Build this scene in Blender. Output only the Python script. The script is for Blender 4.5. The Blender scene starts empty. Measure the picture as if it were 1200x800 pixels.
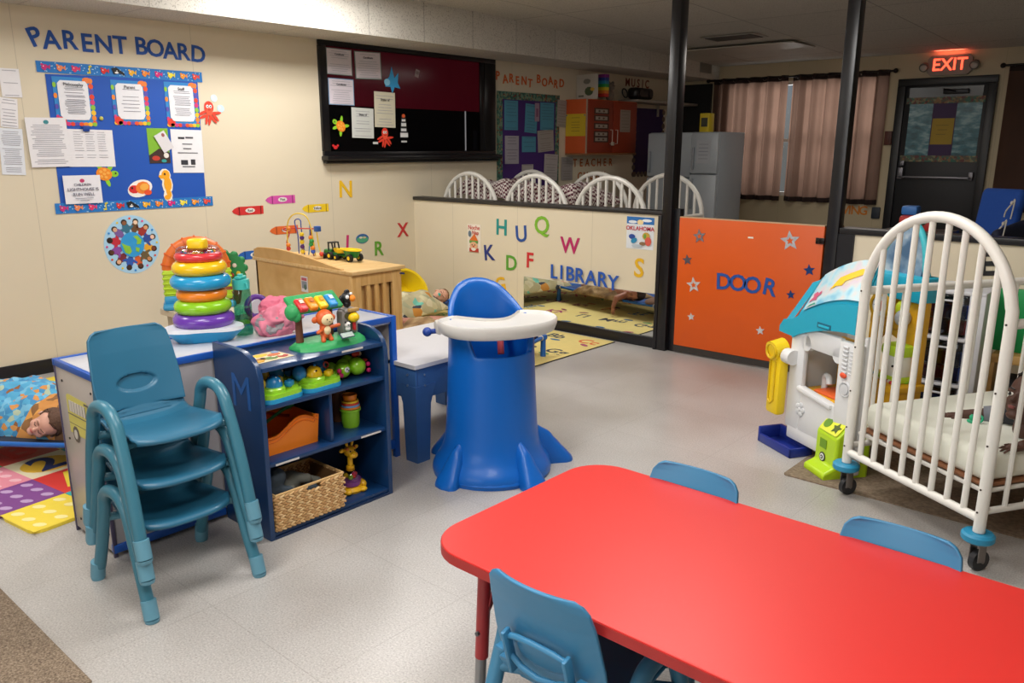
import bpy, bmesh, math, random
from mathutils import Matrix, Vector, noise
R=math.radians; PI=math.pi
SC=bpy.context.scene; COL=SC.collection
rnd=random.Random(7)

# ---------------------------------------------------------------- materials
def lin(h):
    h=h.lstrip('#'); o=[]
    for i in (0,2,4):
        c=int(h[i:i+2],16)/255; o.append(c/12.92 if c<=.04045 else ((c+.055)/1.055)**2.4)
    return (*o,1)
_mats={}
def M(h,rough=.5,bump=0,var=.04,scale=30,metal=0,emit=0,trans=0,spec=.5,coat=0):
    key=(h,rough,bump,var,scale,metal,emit,trans,spec,coat)
    if key in _mats: return _mats[key]
    m=bpy.data.materials.new('m_'+h.strip('#')); m.use_nodes=True; nt=m.node_tree; N=nt.nodes; L=nt.links
    b=N['Principled BSDF']; c=lin(h)
    b.inputs['Roughness'].default_value=rough; b.inputs['Metallic'].default_value=metal
    b.inputs['Specular IOR Level'].default_value=spec; b.inputs['Coat Weight'].default_value=coat
    tc=N.new('ShaderNodeTexCoord'); nz=N.new('ShaderNodeTexNoise'); nz.inputs['Scale'].default_value=scale; nz.inputs['Detail'].default_value=3
    L.new(tc.outputs['Object'],nz.inputs['Vector'])
    mx=N.new('ShaderNodeMix'); mx.data_type='RGBA'
    mx.inputs[6].default_value=tuple(max(0,x*(1-var)) for x in c[:3])+(1,); mx.inputs[7].default_value=tuple(min(1,x*(1+var)) for x in c[:3])+(1,)
    L.new(nz.outputs['Fac'],mx.inputs[0]); L.new(mx.outputs[2],b.inputs['Base Color'])
    if bump:
        bp=N.new('ShaderNodeBump'); bp.inputs['Strength'].default_value=bump; bp.inputs['Distance'].default_value=.01
        L.new(nz.outputs['Fac'],bp.inputs['Height']); L.new(bp.outputs['Normal'],b.inputs['Normal'])
    if emit: b.inputs['Emission Color'].default_value=c; b.inputs['Emission Strength'].default_value=emit
    if trans: b.inputs['Transmission Weight'].default_value=trans; b.inputs['IOR'].default_value=1.35
    _mats[key]=m; return m
def nodemat(name):
    m=bpy.data.materials.new(name); m.use_nodes=True; nt=m.node_tree
    return m,nt.nodes,nt.links,nt.nodes['Principled BSDF']
def ramp(N,stops,interp='LINEAR'):
    r=N.new('ShaderNodeValToRGB'); r.color_ramp.interpolation=interp; e=r.color_ramp.elements
    while len(e)<len(stops): e.new(.5)
    for i,(p,h) in enumerate(stops): e[i].position=p; e[i].color=lin(h)
    return r
def pattern_mat(name,stops,scale=10,kind='voronoi',rough=.8,bump=.0,stretch=(1,1,1),detail=3,coord='Object'):
    m,N,L,b=nodemat(name); tc=N.new('ShaderNodeTexCoord'); mp=N.new('ShaderNodeMapping'); mp.inputs['Scale'].default_value=stretch
    L.new(tc.outputs[coord],mp.inputs[0])
    if kind=='voronoi':
        t=N.new('ShaderNodeTexVoronoi'); t.inputs['Scale'].default_value=scale; sp=N.new('ShaderNodeSeparateColor'); L.new(t.outputs['Color'],sp.inputs[0]); fac=sp.outputs[0]; L.new(mp.outputs[0],t.inputs['Vector'])
        r=ramp(N,stops,'CONSTANT')
    else:
        t=N.new('ShaderNodeTexNoise'); t.inputs['Scale'].default_value=scale; t.inputs['Detail'].default_value=detail; fac=t.outputs['Fac']; L.new(mp.outputs[0],t.inputs['Vector'])
        r=ramp(N,stops)
    L.new(fac,r.inputs[0]); L.new(r.outputs[0],b.inputs['Base Color']); b.inputs['Roughness'].default_value=rough
    if bump:
        bp=N.new('ShaderNodeBump'); bp.inputs['Strength'].default_value=bump; bp.inputs['Distance'].default_value=.01; L.new(fac,bp.inputs['Height']); L.new(bp.outputs[0],b.inputs['Normal'])
    return m
def floor_mat():
    m,N,L,b=nodemat('vinyl_tile'); tc=N.new('ShaderNodeTexCoord')
    n1=N.new('ShaderNodeTexNoise'); n1.inputs['Scale'].default_value=150; n1.inputs['Detail'].default_value=4; n1.inputs['Roughness'].default_value=.7
    n2=N.new('ShaderNodeTexNoise'); n2.inputs['Scale'].default_value=1.3; n2.inputs['Detail'].default_value=4
    L.new(tc.outputs['Object'],n1.inputs[0]); L.new(tc.outputs['Object'],n2.inputs[0])
    r=ramp(N,[(.30,'#938e8a'),(.44,'#b2aeaa'),(.56,'#bfbbb7'),(.74,'#dad6d2')]); L.new(n1.outputs['Fac'],r.inputs[0])
    br=N.new('ShaderNodeTexBrick'); br.offset=0; br.inputs['Scale'].default_value=1; br.inputs['Brick Width'].default_value=.61; br.inputs['Row Height'].default_value=.61
    br.inputs['Mortar Size'].default_value=.0016; br.inputs['Color1'].default_value=(1,1,1,1); br.inputs['Color2'].default_value=(.95,.95,.95,1); br.inputs['Mortar'].default_value=(.78,.77,.76,1)
    L.new(tc.outputs['Object'],br.inputs[0])
    mx=N.new('ShaderNodeMix'); mx.data_type='RGBA'; mx.blend_type='MULTIPLY'; mx.inputs[0].default_value=1
    L.new(r.outputs[0],mx.inputs[6]); L.new(br.outputs['Color'],mx.inputs[7])
    r2=ramp(N,[(.3,'#cfcac4'),(.6,'#ffffff')]); L.new(n2.outputs['Fac'],r2.inputs[0])
    m2=N.new('ShaderNodeMix'); m2.data_type='RGBA'; m2.blend_type='MULTIPLY'; m2.inputs[0].default_value=.6
    L.new(mx.outputs[2],m2.inputs[6]); L.new(r2.outputs[0],m2.inputs[7]); L.new(m2.outputs[2],b.inputs['Base Color'])
    rr=N.new('ShaderNodeMapRange'); rr.inputs[3].default_value=.22; rr.inputs[4].default_value=.42; L.new(n2.outputs['Fac'],rr.inputs[0]); L.new(rr.outputs[0],b.inputs['Roughness'])
    return m
def wall_mat(name,h,axis,step=1.22,off=0.0):
    m,N,L,b=nodemat(name); tc=N.new('ShaderNodeTexCoord'); sp=N.new('ShaderNodeSeparateXYZ'); L.new(tc.outputs['Object'],sp.inputs[0])
    a=N.new('ShaderNodeMath'); a.operation='ADD'; a.inputs[1].default_value=100*step-off; L.new(sp.outputs[axis],a.inputs[0])
    mo=N.new('ShaderNodeMath'); mo.operation='MODULO'; mo.inputs[1].default_value=step; L.new(a.outputs[0],mo.inputs[0])
    lt=N.new('ShaderNodeMath'); lt.operation='LESS_THAN'; lt.inputs[1].default_value=.004; L.new(mo.outputs[0],lt.inputs[0])
    nz=N.new('ShaderNodeTexNoise'); nz.inputs['Scale'].default_value=1.6; nz.inputs['Detail'].default_value=5; L.new(tc.outputs['Object'],nz.inputs[0])
    c=lin(h); r=N.new('ShaderNodeMix'); r.data_type='RGBA'; r.inputs[6].default_value=tuple(x*.93 for x in c[:3])+(1,); r.inputs[7].default_value=c; L.new(nz.outputs['Fac'],r.inputs[0])
    mx=N.new('ShaderNodeMix'); mx.data_type='RGBA'; L.new(lt.outputs[0],mx.inputs[0]); L.new(r.outputs[2],mx.inputs[6]); mx.inputs[7].default_value=tuple(x*.74 for x in c[:3])+(1,)
    L.new(mx.outputs[2],b.inputs['Base Color']); b.inputs['Roughness'].default_value=.55
    return m
def ceil_mat(name,h,bw=1.22,rh=.61,off=(0,0,0),rot=(0,0,0),mort=.5):
    m,N,L,b=nodemat(name); tc=N.new('ShaderNodeTexCoord'); mp=N.new('ShaderNodeMapping'); mp.inputs['Location'].default_value=off; mp.inputs['Rotation'].default_value=rot
    L.new(tc.outputs['Object'],mp.inputs[0]); br=N.new('ShaderNodeTexBrick'); br.offset=0; br.inputs['Scale'].default_value=1
    br.inputs['Brick Width'].default_value=bw; br.inputs['Row Height'].default_value=rh; br.inputs['Mortar Size'].default_value=.006
    c=lin(h); br.inputs['Color1'].default_value=c; br.inputs['Color2'].default_value=tuple(x*.93 for x in c[:3])+(1,); br.inputs['Mortar'].default_value=tuple(x*mort for x in c[:3])+(1,)
    L.new(mp.outputs[0],br.inputs[0]); nz=N.new('ShaderNodeTexNoise'); nz.inputs['Scale'].default_value=110; nz.inputs['Detail'].default_value=3; L.new(tc.outputs['Object'],nz.inputs[0])
    r=ramp(N,[(.36,'#8d8a84'),(.44,'#ffffff')]); L.new(nz.outputs['Fac'],r.inputs[0])
    mx=N.new('ShaderNodeMix'); mx.data_type='RGBA'; mx.blend_type='MULTIPLY'; mx.inputs[0].default_value=.55; L.new(br.outputs['Color'],mx.inputs[6]); L.new(r.outputs[0],mx.inputs[7])
    L.new(mx.outputs[2],b.inputs['Base Color']); b.inputs['Roughness'].default_value=.9
    return m
def glass_mat(name,tint='#ffffff',gloss=.12,mixf=.25,rough=.02):
    m,N,L,b=nodemat(name); N.remove(b); o=N['Material Output']
    t=N.new('ShaderNodeBsdfTransparent'); t.inputs[0].default_value=lin(tint); g=N.new('ShaderNodeBsdfGlossy'); g.inputs['Roughness'].default_value=rough
    fr=N.new('ShaderNodeLayerWeight'); fr.inputs[0].default_value=.5; pw=N.new('ShaderNodeMath'); pw.operation='POWER'; pw.inputs[1].default_value=4; L.new(fr.outputs['Facing'],pw.inputs[0]); mt=N.new('ShaderNodeMath'); mt.operation='MULTIPLY_ADD'; mt.inputs[1].default_value=.6; mt.inputs[2].default_value=gloss*.6; L.new(pw.outputs[0],mt.inputs[0])
    mx=N.new('ShaderNodeMixShader'); L.new(mt.outputs[0],mx.inputs[0]); L.new(t.outputs[0],mx.inputs[1]); L.new(g.outputs[0],mx.inputs[2]); L.new(mx.outputs[0],o.inputs[0])
    return m
def curtain_mat(name,h,transl=.5):
    m,N,L,b=nodemat(name); o=N['Material Output']; c=lin(h); tr=N.new('ShaderNodeBsdfTranslucent')
    tc=N.new('ShaderNodeTexCoord'); nz=N.new('ShaderNodeTexNoise'); nz.inputs['Scale'].default_value=3; nz.inputs['Detail'].default_value=4; L.new(tc.outputs['Object'],nz.inputs[0])
    r=N.new('ShaderNodeMix'); r.data_type='RGBA'; r.inputs[6].default_value=tuple(x*.7 for x in c[:3])+(1,); r.inputs[7].default_value=c; L.new(nz.outputs['Fac'],r.inputs[0])
    L.new(r.outputs[2],b.inputs['Base Color']); L.new(r.outputs[2],tr.inputs[0]); b.inputs['Roughness'].default_value=.8
    mx=N.new('ShaderNodeMixShader'); mx.inputs[0].default_value=transl; L.new(b.outputs[0],mx.inputs[1]); L.new(tr.outputs[0],mx.inputs[2]); L.new(mx.outputs[0],o.inputs[0])
    return m
def wood_mat(name,h1,h2,stretch=(1,6,6),rough=.4,scale=4):
    m,N,L,b=nodemat(name); tc=N.new('ShaderNodeTexCoord'); mp=N.new('ShaderNodeMapping'); mp.inputs['Scale'].default_value=stretch; L.new(tc.outputs['Object'],mp.inputs[0])
    nz=N.new('ShaderNodeTexNoise'); nz.inputs['Scale'].default_value=scale; nz.inputs['Detail'].default_value=6; nz.inputs['Distortion'].default_value=.6; L.new(mp.outputs[0],nz.inputs[0])
    r=ramp(N,[(.3,h1),(.7,h2)]); L.new(nz.outputs['Fac'],r.inputs[0]); L.new(r.outputs[0],b.inputs['Base Color']); b.inputs['Roughness'].default_value=rough
    return m
def plaid_mat():
    m,N,L,b=nodemat('plaid'); tc=N.new('ShaderNodeTexCoord'); mp=N.new('ShaderNodeMapping'); mp.inputs['Rotation'].default_value=(.4,.5,.7); L.new(tc.outputs['Object'],mp.inputs[0])
    ck=N.new('ShaderNodeTexChecker'); ck.inputs['Scale'].default_value=42; L.new(mp.outputs[0],ck.inputs[0]); ck.inputs[1].default_value=lin('#d8cfc8'); ck.inputs[2].default_value=lin('#5d2434')
    L.new(ck.outputs[0],b.inputs['Base Color']); b.inputs['Roughness'].default_value=.9; return m

# ---------------------------------------------------------------- mesh builder
class MB:
    def __init__(s): s.bm=bmesh.new(); s.mats=[]; s.mi=0; s.T=Matrix()
    def mat(s,m):
        if m not in s.mats: s.mats.append(m)
        s.mi=s.mats.index(m); return s
    def _fin(s,verts,faces=None,T=None):
        X=s.T if T is None else s.T@T
        for v in verts: v.co=X@v.co
        fs=faces if faces is not None else {f for v in verts for f in v.link_faces}
        for f in fs: f.material_index=s.mi
    def box(s,c,d,bev=0,rz=0,seg=2,rot=None):
        g=bmesh.ops.create_cube(s.bm,size=1); vs=g['verts']
        for v in vs: v.co=Vector((v.co.x*d[0],v.co.y*d[1],v.co.z*d[2]))
        if bev:
            es=list({e for v in vs for e in v.link_edges}); r=bmesh.ops.bevel(s.bm,geom=es,offset=min(bev,min(d)*.49),segments=seg,affect='EDGES',profile=.5)
            vs=list({v for f in r['faces'] for v in f.verts}|{v for v in vs if v.is_valid})
            st=set(vs); fr=list(vs)
            while fr:
                v=fr.pop()
                for e in v.link_edges:
                    o=e.other_vert(v)
                    if o not in st: st.add(o); fr.append(o)
            vs=list(st)
        s._fin(vs,T=Matrix.Translation(c)@(rot if rot is not None else Matrix.Rotation(rz,4,'Z'))); return s
    def b2(s,lo,hi,bev=0): return s.box([(a+b)/2 for a,b in zip(lo,hi)],[abs(b-a) for a,b in zip(lo,hi)],bev)
    def cyl(s,p0,p1,r0,r1=None,seg=16,caps=True):
        p0=Vector(p0);p1=Vector(p1); r1=r0 if r1 is None else r1; d=p1-p0; L=d.length
        if L<1e-6: return s
        g=bmesh.ops.create_cone(s.bm,cap_ends=caps,segments=seg,radius1=r0,radius2=r1,depth=L)
        T=Matrix.Translation((p0+p1)/2)@d.to_track_quat('Z','Y').to_matrix().to_4x4(); s._fin(g['verts'],T=T); return s
    def ell(s,c,r,seg=16,rot=None):
        if isinstance(r,(int,float)): r=(r,r,r)
        g=bmesh.ops.create_uvsphere(s.bm,u_segments=seg,v_segments=max(6,seg//2+2),radius=1)
        T=Matrix.Translation(c)@(rot if rot is not None else Matrix())@Matrix.Diagonal((*r,1)); s._fin(g['verts'],T=T); return s
    def cap(s,p0,p1,r0,r1=None,seg=12):
        r1=r0 if r1 is None else r1; s.cyl(p0,p1,r0,r1,seg); s.ell(p0,r0,seg); s.ell(p1,r1,seg); return s
    def tube(s,pts,r,seg=10,closed=False,caps=True,smooth=0,flat=1.0):
        pts=[Vector(p) for p in pts]
        if smooth:
            q=[]; n=len(pts); rng=n if closed else n-1
            for i in range(rng):
                p0=pts[(i-1)%n] if closed or i>0 else pts[0]; p1=pts[i]; p2=pts[(i+1)%n]; p3=pts[(i+2)%n] if closed or i+2<n else pts[-1]
                for k in range(smooth):
                    t=k/smooth; q.append(.5*((2*p1)+(-p0+p2)*t+(2*p0-5*p1+4*p2-p3)*t*t+(-p0+3*p1-3*p2+p3)*t**3))
            if not closed: q.append(pts[-1])
            pts=q
        n=len(pts); rr=r if isinstance(r,(list,tuple)) else [r]*n
        if len(rr)!=n: rr=[rr[min(len(rr)-1,int(i*(len(rr)-1)/(n-1)+.5))] for i in range(n)]
        rings=[]; up=None; allv=[]
        for i in range(n):
            a=pts[(i-1)%n] if (closed or i>0) else pts[i]; b=pts[(i+1)%n] if (closed or i<n-1) else pts[i]
            t=(b-a).normalized()
            if up is None: up=Vector((0,0,1)) if abs(t.z)<.9 else Vector((1,0,0))
            x=up.cross(t).normalized(); y=t.cross(x); up=y
            ring=[s.bm.verts.new(pts[i]+(x*math.cos(2*PI*k/seg)+y*math.sin(2*PI*k/seg)*flat)*rr[i]) for k in range(seg)]; rings.append(ring); allv+=ring
        fs=[]
        for i in range(n if closed else n-1):
            A=rings[i];B=rings[(i+1)%n]
            for k in range(seg): fs.append(s.bm.faces.new((A[k],A[(k+1)%seg],B[(k+1)%seg],B[k])))
        if caps and not closed: fs.append(s.bm.faces.new(rings[0][::-1])); fs.append(s.bm.faces.new(rings[-1]))
        s._fin(allv,fs); return s
    def lathe(s,prof,c=(0,0,0),seg=28,sx=1,sy=1,T=None):
        rings=[];allv=[];fs=[]
        for r,z in prof:
            if r<1e-5: v=s.bm.verts.new((0,0,z)); rings.append([v]); allv.append(v)
            else:
                ring=[s.bm.verts.new((r*sx*math.cos(2*PI*k/seg),r*sy*math.sin(2*PI*k/seg),z)) for k in range(seg)]; rings.append(ring); allv+=ring
        for A,B in zip(rings,rings[1:]):
            for k in range(seg):
                k2=(k+1)%seg
                if len(A)==1 and len(B)==1: continue
                if len(A)==1: fs.append(s.bm.faces.new((A[0],B[k2],B[k])))
                elif len(B)==1: fs.append(s.bm.faces.new((A[k],A[k2],B[0])))
                else: fs.append(s.bm.faces.new((A[k],A[k2],B[k2],B[k])))
        s._fin(allv,fs,Matrix.Translation(c)@(T if T is not None else Matrix())); return s
    def torus(s,c,R0,r,seg=32,rs=12,T=None,sz=1):
        prof=None; vs=[];rings=[];fs=[]
        for i in range(seg):
            a=2*PI*i/seg; ring=[]
            for k in range(rs):
                b=2*PI*k/rs; q=R0+r*math.cos(b); ring.append(s.bm.verts.new((q*math.cos(a),q*math.sin(a),r*sz*math.sin(b))))
            rings.append(ring); vs+=ring
        for i in range(seg):
            A=rings[i];B=rings[(i+1)%seg]
            for k in range(rs): fs.append(s.bm.faces.new((A[k],B[k],B[(k+1)%rs],A[(k+1)%rs])))
        s._fin(vs,fs,Matrix.Translation(c)@(T if T is not None else Matrix())); return s
    def prism(s,pts,z0,z1,T=None,holes=None,bev=0):
        bot=[s.bm.verts.new((x,y,z0)) for x,y in pts]; top=[s.bm.verts.new((x,y,z1)) for x,y in pts]; n=len(pts); fs=[]
        for i in range(n): j=(i+1)%n; fs.append(s.bm.faces.new((bot[i],bot[j],top[j],top[i])))
        def capf(vs,flip):
            f=s.bm.faces.new(vs[::-1] if flip else vs); return f
        f1=capf(bot,True); f2=capf(top,False); fs+=[f1,f2]
        s._fin(bot+top,fs,T)
        f1.normal_update(); f2.normal_update()
        if n>4: bmesh.ops.triangulate(s.bm,faces=[f1,f2],quad_method='BEAUTY',ngon_method='BEAUTY')
        return s
    def grid(s,f,nu,nv,closed_u=False):
        V=[[s.bm.verts.new(f(i/(nu if closed_u else nu-1),j/(nv-1))) for j in range(nv)] for i in range(nu)]; fs=[]
        for i in range(nu if closed_u else nu-1):
            for j in range(nv-1): i2=(i+1)%nu; fs.append(s.bm.faces.new((V[i][j],V[i2][j],V[i2][j+1],V[i][j+1])))
        s._fin([v for r in V for v in r],fs); return s
    def text(s,txt,size,c=(0,0),T=None,depth=.003,z=0,bold=0,sx=1):
        me=text_mesh(txt,bold); 
        if not me: return s
        X=(T if T is not None else Matrix())@Matrix.Translation((c[0],c[1],z))@Matrix.Diagonal((size*sx,size,depth,1))
        vs=[s.bm.verts.new(v) for v in me[0]]; fs=[]
        for f in me[1]:
            try: fs.append(s.bm.faces.new([vs[i] for i in f]))
            except ValueError: pass
        s._fin(vs,fs,X); return s
    def build(s,name,mats=None,parent=None,loc=None,rotz=0,smooth=True,ang=38,mods=None,norm=True):
        if mats is not None: s.mats=[mats] if not isinstance(mats,(list,tuple)) else list(mats)
        bm=s.bm
        if norm: bmesh.ops.recalc_face_normals(bm,faces=bm.faces[:])
        me=bpy.data.meshes.new(name)
        if smooth:
            ca=math.cos(R(ang))
            for f in bm.faces: f.smooth=True
            for e in bm.edges:
                if len(e.link_faces)==2 and e.link_faces[0].normal.dot(e.link_faces[1].normal)<ca: e.smooth=False
        bm.to_mesh(me); bm.free()
        for m in s.mats: me.materials.append(m)
        o=bpy.data.objects.new(name,me); COL.objects.link(o)
        if parent is not None: o.parent=parent
        if loc is not None: o.location=loc
        if rotz: o.rotation_euler=(0,0,rotz)
        for k in mods or []:
            t=k[0]; md=o.modifiers.new(t,t)
            for a,v in k[1].items(): setattr(md,a,v)
        return o
_tm={}
def text_mesh(txt,bold):
    k=(txt,bold)
    if k in _tm: return _tm[k]
    cu=bpy.data.curves.new('t','FONT'); cu.body=txt; cu.align_x='CENTER'; cu.align_y='CENTER'; cu.extrude=.5; cu.size=1; cu.offset=bold; cu.resolution_u=3
    o=bpy.data.objects.new('t',cu); COL.objects.link(o); bpy.context.view_layer.update()
    dg=bpy.context.evaluated_depsgraph_get(); me=bpy.data.meshes.new_from_object(o.evaluated_get(dg))
    r=([v.co.copy() for v in me.vertices],[tuple(p.vertices) for p in me.polygons])
    bpy.data.objects.remove(o); bpy.data.meshes.remove(me); _tm[k]=r; return r
def tag(o,label=None,cat=None,group=None,kind=None):
    if label: o['label']=label
    if cat: o['category']=cat
    if group: o['group']=group
    if kind: o['kind']=kind
    return o
def root(name,label,cat,loc=(0,0,0),rz=0,group=None,kind=None):
    o=bpy.data.objects.new(name,None); COL.objects.link(o); o.location=loc; o.rotation_euler=(0,0,rz); o.empty_display_size=.1
    return tag(o,label,cat,group,kind)
def dup(o,loc,rz,label=None,group=None):
    ch=[c for c in bpy.data.objects if c.parent==o]
    r=o.copy(); COL.objects.link(r); r.location=loc; r.rotation_euler=(0,0,rz)
    if label: r['label']=label
    if group: r['group']=group
    for c in ch:
        g=[d for d in bpy.data.objects if d.parent==c]
        n=c.copy(); COL.objects.link(n); n.parent=r
        for d in g: k=d.copy(); COL.objects.link(k); k.parent=n
    return r
# frames of the vertical surfaces: local x = to the right, local y = up, local z = out of the wall
def TL(y,z,n=0,rot=0): return Matrix(((0,0,1,n),(1,0,0,y),(0,1,0,z),(0,0,0,1)))@Matrix.Rotation(rot,4,'Z')
def TM(x,z,n=0,rot=0,y0=0.0): return Matrix(((1,0,0,x),(0,0,-1,y0-n),(0,1,0,z),(0,0,0,1)))@Matrix.Rotation(rot,4,'Z')
def TH(x,y,z,rot=0): return Matrix.Translation((x,y,z))@Matrix.Rotation(rot,4,'Z')
def disc_pts(cx,cy,rx,ry,rot=0,n=20): return [(cx+rx*math.cos(a)*math.cos(rot)-ry*math.sin(a)*math.sin(rot),cy+rx*math.cos(a)*math.sin(rot)+ry*math.sin(a)*math.cos(rot)) for a in [2*PI*i/n for i in range(n)]]
def star_pts(cx,cy,r,k=.42,rot=PI/2,n=5): return [(cx+(r if i%2==0 else r*k)*math.cos(rot+PI*i/n),cy+(r if i%2==0 else r*k)*math.sin(rot+PI*i/n)) for i in range(2*n)]
def rr_pts(x0,y0,x1,y1,r,n=5):
    o=[]
    for cx,cy,a0 in((x1-r,y0+r,-PI/2),(x1-r,y1-r,0),(x0+r,y1-r,PI/2),(x0+r,y0+r,PI)):
        for i in range(n+1): a=a0+PI/2*i/n; o.append((cx+r*math.cos(a),cy+r*math.sin(a)))
    return o
def flat(name,T,shapes,label,cat,group=None,th=.0015,parent=None,rough=.6):
    """a flat sticker, sheet or print: every shape a thin layer over the one before"""
    b=MB(); z=0
    for sh in shapes:
        k=sh[0]; col=sh[-1]; z1=z+th
        if k!='m': b.mat(M(col,rough) if isinstance(col,str) else col)
        if k=='p': b.prism(sh[1],0 if z==0 else z-th*.2,z1,T)
        elif k=='d': b.prism(disc_pts(*sh[1]),0 if z==0 else z-th*.2,z1,T)
        elif k=='r': x0,y0,x1,y1=sh[1]; b.prism([(x0,y0),(x1,y0),(x1,y1),(x0,y1)],0 if z==0 else z-th*.2,z1,T)
        elif k=='t': b.text(sh[1],sh[2],sh[3],T,depth=th,z=z+th*.5,bold=sh[4])
        elif k=='m': # many small shapes on one layer
            for k2,s2 in enumerate(sh[1]):
                z1=z+th+(k2%9)*.00013; b.mat(M(s2[-1],rough)); 
                if s2[0]=='d': b.prism(disc_pts(*s2[1],n=10) if len(s2[1])<6 else disc_pts(*s2[1]),z,z1,T)
                elif s2[0]=='r': x0,y0,x1,y1=s2[1]; b.prism([(x0,y0),(x1,y0),(x1,y1),(x0,y1)],z,z1,T)
                elif s2[0]=='p': b.prism(s2[1],z,z1,T)
        z=z1 if k!='t' else z1+th*.5
        if k=='m': z=z+.0001*9
        if k in('m',) and False: pass
    o=b.build(name,parent=parent,smooth=False)
    if parent is None: tag(o,label,cat,group)
    return o
def doc(w,h,seed=0,paper='#e9e7ea',ink='#a3a1aa',logo=None,border=None,lines=11,title=None,margin=.14,two=False):
    r=random.Random(seed); W,H=w/2,h/2; sh=[('r',(-W,-H,W,H),border or paper)]
    if border: sh.append(('r',(-W*.94,-H*.94,W*.94,H*.94),paper))
    m=[]
    top=H*(1-margin*(1.6 if (logo or title) else 1)); bot=-H*(1-margin)
    for i in range(lines):
        y=top-(top-bot)*i/max(1,lines-1)
        if r.random()<.12: continue
        if two:
            for q in(-.7,-.2,.32): m.append(('r',(W*q,y-.0017,W*(q+.3+r.random()*.1),y+.0013),ink))
        else:
            a=W*(1-margin-r.random()*.3); m.append(('r',(-a,y-.0022,a,y+.0016),ink))
    if logo: m.append(('d',(0,H*.82,.017,.014),logo))
    sh.append(('m',m))
    if title: sh.append(('t',title,h*.11,(0,H*.55),0.0,'#3a3a40'))
    return sh
# ================================================================= SETTING
CREAM='#dfd3ba'; BLACK='#17161a'
def S(b,name,mats=None,**k): o=b.build(name,mats,**k); tag(o,kind='structure'); return o
ST=lambda o,l,c: tag(o,l,c,kind='structure')
mblk=M(BLACK,.38,var=.15,scale=8)
b=MB(); b.b2((-.3,-8.5,-.1),(9.5,5.3,0)); ST(S(b,'floor',floor_mat(),smooth=False),'pale grey speckled vinyl tile floor of the whole room','floor')
b=MB(); b.b2((-.15,-8.5,0),(0,5.3,2.9)); ST(S(b,'wall_left',wall_mat('cream_panel_left',CREAM,1,1.22,-3.42),smooth=False),'long cream panelled wall behind the blue parent board','wall')
# back wall with the window opening
b=MB(); Y0=5.1
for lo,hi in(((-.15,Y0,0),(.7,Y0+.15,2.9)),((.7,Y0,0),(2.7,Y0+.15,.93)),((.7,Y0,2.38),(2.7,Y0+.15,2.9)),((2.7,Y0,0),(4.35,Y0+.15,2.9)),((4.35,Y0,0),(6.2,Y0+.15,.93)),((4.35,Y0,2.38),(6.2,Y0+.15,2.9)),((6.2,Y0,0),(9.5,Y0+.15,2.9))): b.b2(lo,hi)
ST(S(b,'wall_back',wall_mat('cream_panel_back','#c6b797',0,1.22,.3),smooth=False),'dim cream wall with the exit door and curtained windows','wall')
b=MB(); b.b2((9.4,-8.5,0),(9.5,5.3,2.9)); ST(S(b,'wall_right',wall_mat('cream_panel_right',CREAM,1),smooth=False),'cream wall closing the room beyond the crib','wall')
b=MB(); b.b2((-.15,-8.6,0),(9.5,-8.5,2.9)); ST(S(b,'wall_front',wall_mat('cream_panel_front',CREAM,0),smooth=False),'cream wall behind the red table side of the room','wall')
# ceiling : level over the near room, sagging slightly towards the back wall
b=MB(); 
def cz(y): return 2.76 if y<.4 else 2.76-(y-.4)/4.7*.155
b.grid(lambda u,v:(-.1+9.6*u,-8.6+v*9.0,2.76),2,2); b.grid(lambda u,v:(-.1+9.6*u,.4+v*4.9,cz(.4+v*4.9)),2,2)
ST(S(b,'ceiling',ceil_mat('ceiling_tile','#c9c4ba',1.22,1.22,(.1,.35,0)),smooth=False),'white acoustic tile ceiling with thin dark joints','ceiling')
b=MB(); b.b2((0,-8.5,2.437),(.55,5.1,2.80)); ST(S(b,'trim_1',ceil_mat('soffit_tile','#cfcac0',1.22,.61,(0,.32,0),(0,0,0),.7),smooth=False),'white boxed soffit running along the cream wall','soffit')
b=MB(); b.b2((.551,4.55,2.50),(.56,4.85,2.63)); 
for i in range(7): b.b2((.556,4.56,2.51+i*.017),(.566,4.84,2.516+i*.017))
tag(b.build('vent_grille',M('#8f8b82',.6)),'small grey vent grille on the far end of the soffit','vent')
# baseboards
b=MB(); b.b2((0,-8.5,0),(.014,5.1,.10),.004); ST(S(b,'baseboard_left',mblk),'black rubber baseboard under the cream panelled wall','baseboard')
b=MB(); b.b2((.014,-.02,0),(2.84,0,.085),.004); ST(S(b,'baseboard_middle',mblk),'black baseboard under the low partition and mirror','baseboard')
# low partition
b=MB(); b.b2((0,0,0),(2.845,.1,1.045)); ST(S(b,'wall_middle',wall_mat('cream_partition','#e2d6bc',0,.813,.54),smooth=False),'low cream partition with the coloured letters and LIBRARY','wall')
b=MB(); b.b2((0,-.018,1.045),(2.845,.118,1.078),.006); ST(S(b,'trim_2',M('#2b2827',.4,var=.2)),'dark wooden cap on the low cream partition','trim')
b=MB(); b.b2((4.27,0,0),(9.4,.1,1.0)); ST(S(b,'wall_middle_right',wall_mat('cream_partition_right','#e8dcc2',0,1.22,.2),smooth=False),'low cream partition behind the crib and activity playhouse','wall')
b=MB(); b.b2((4.17,-.018,1.0),(9.4,.118,1.04),.006); b.b2((4.12,-.012,0),(4.27,.11,1.0)); b.b2((4.27,-.016,0),(9.4,0,.085)); ST(S(b,'trim_3',mblk),'black cap and end board of the partition behind the crib','trim')
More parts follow.
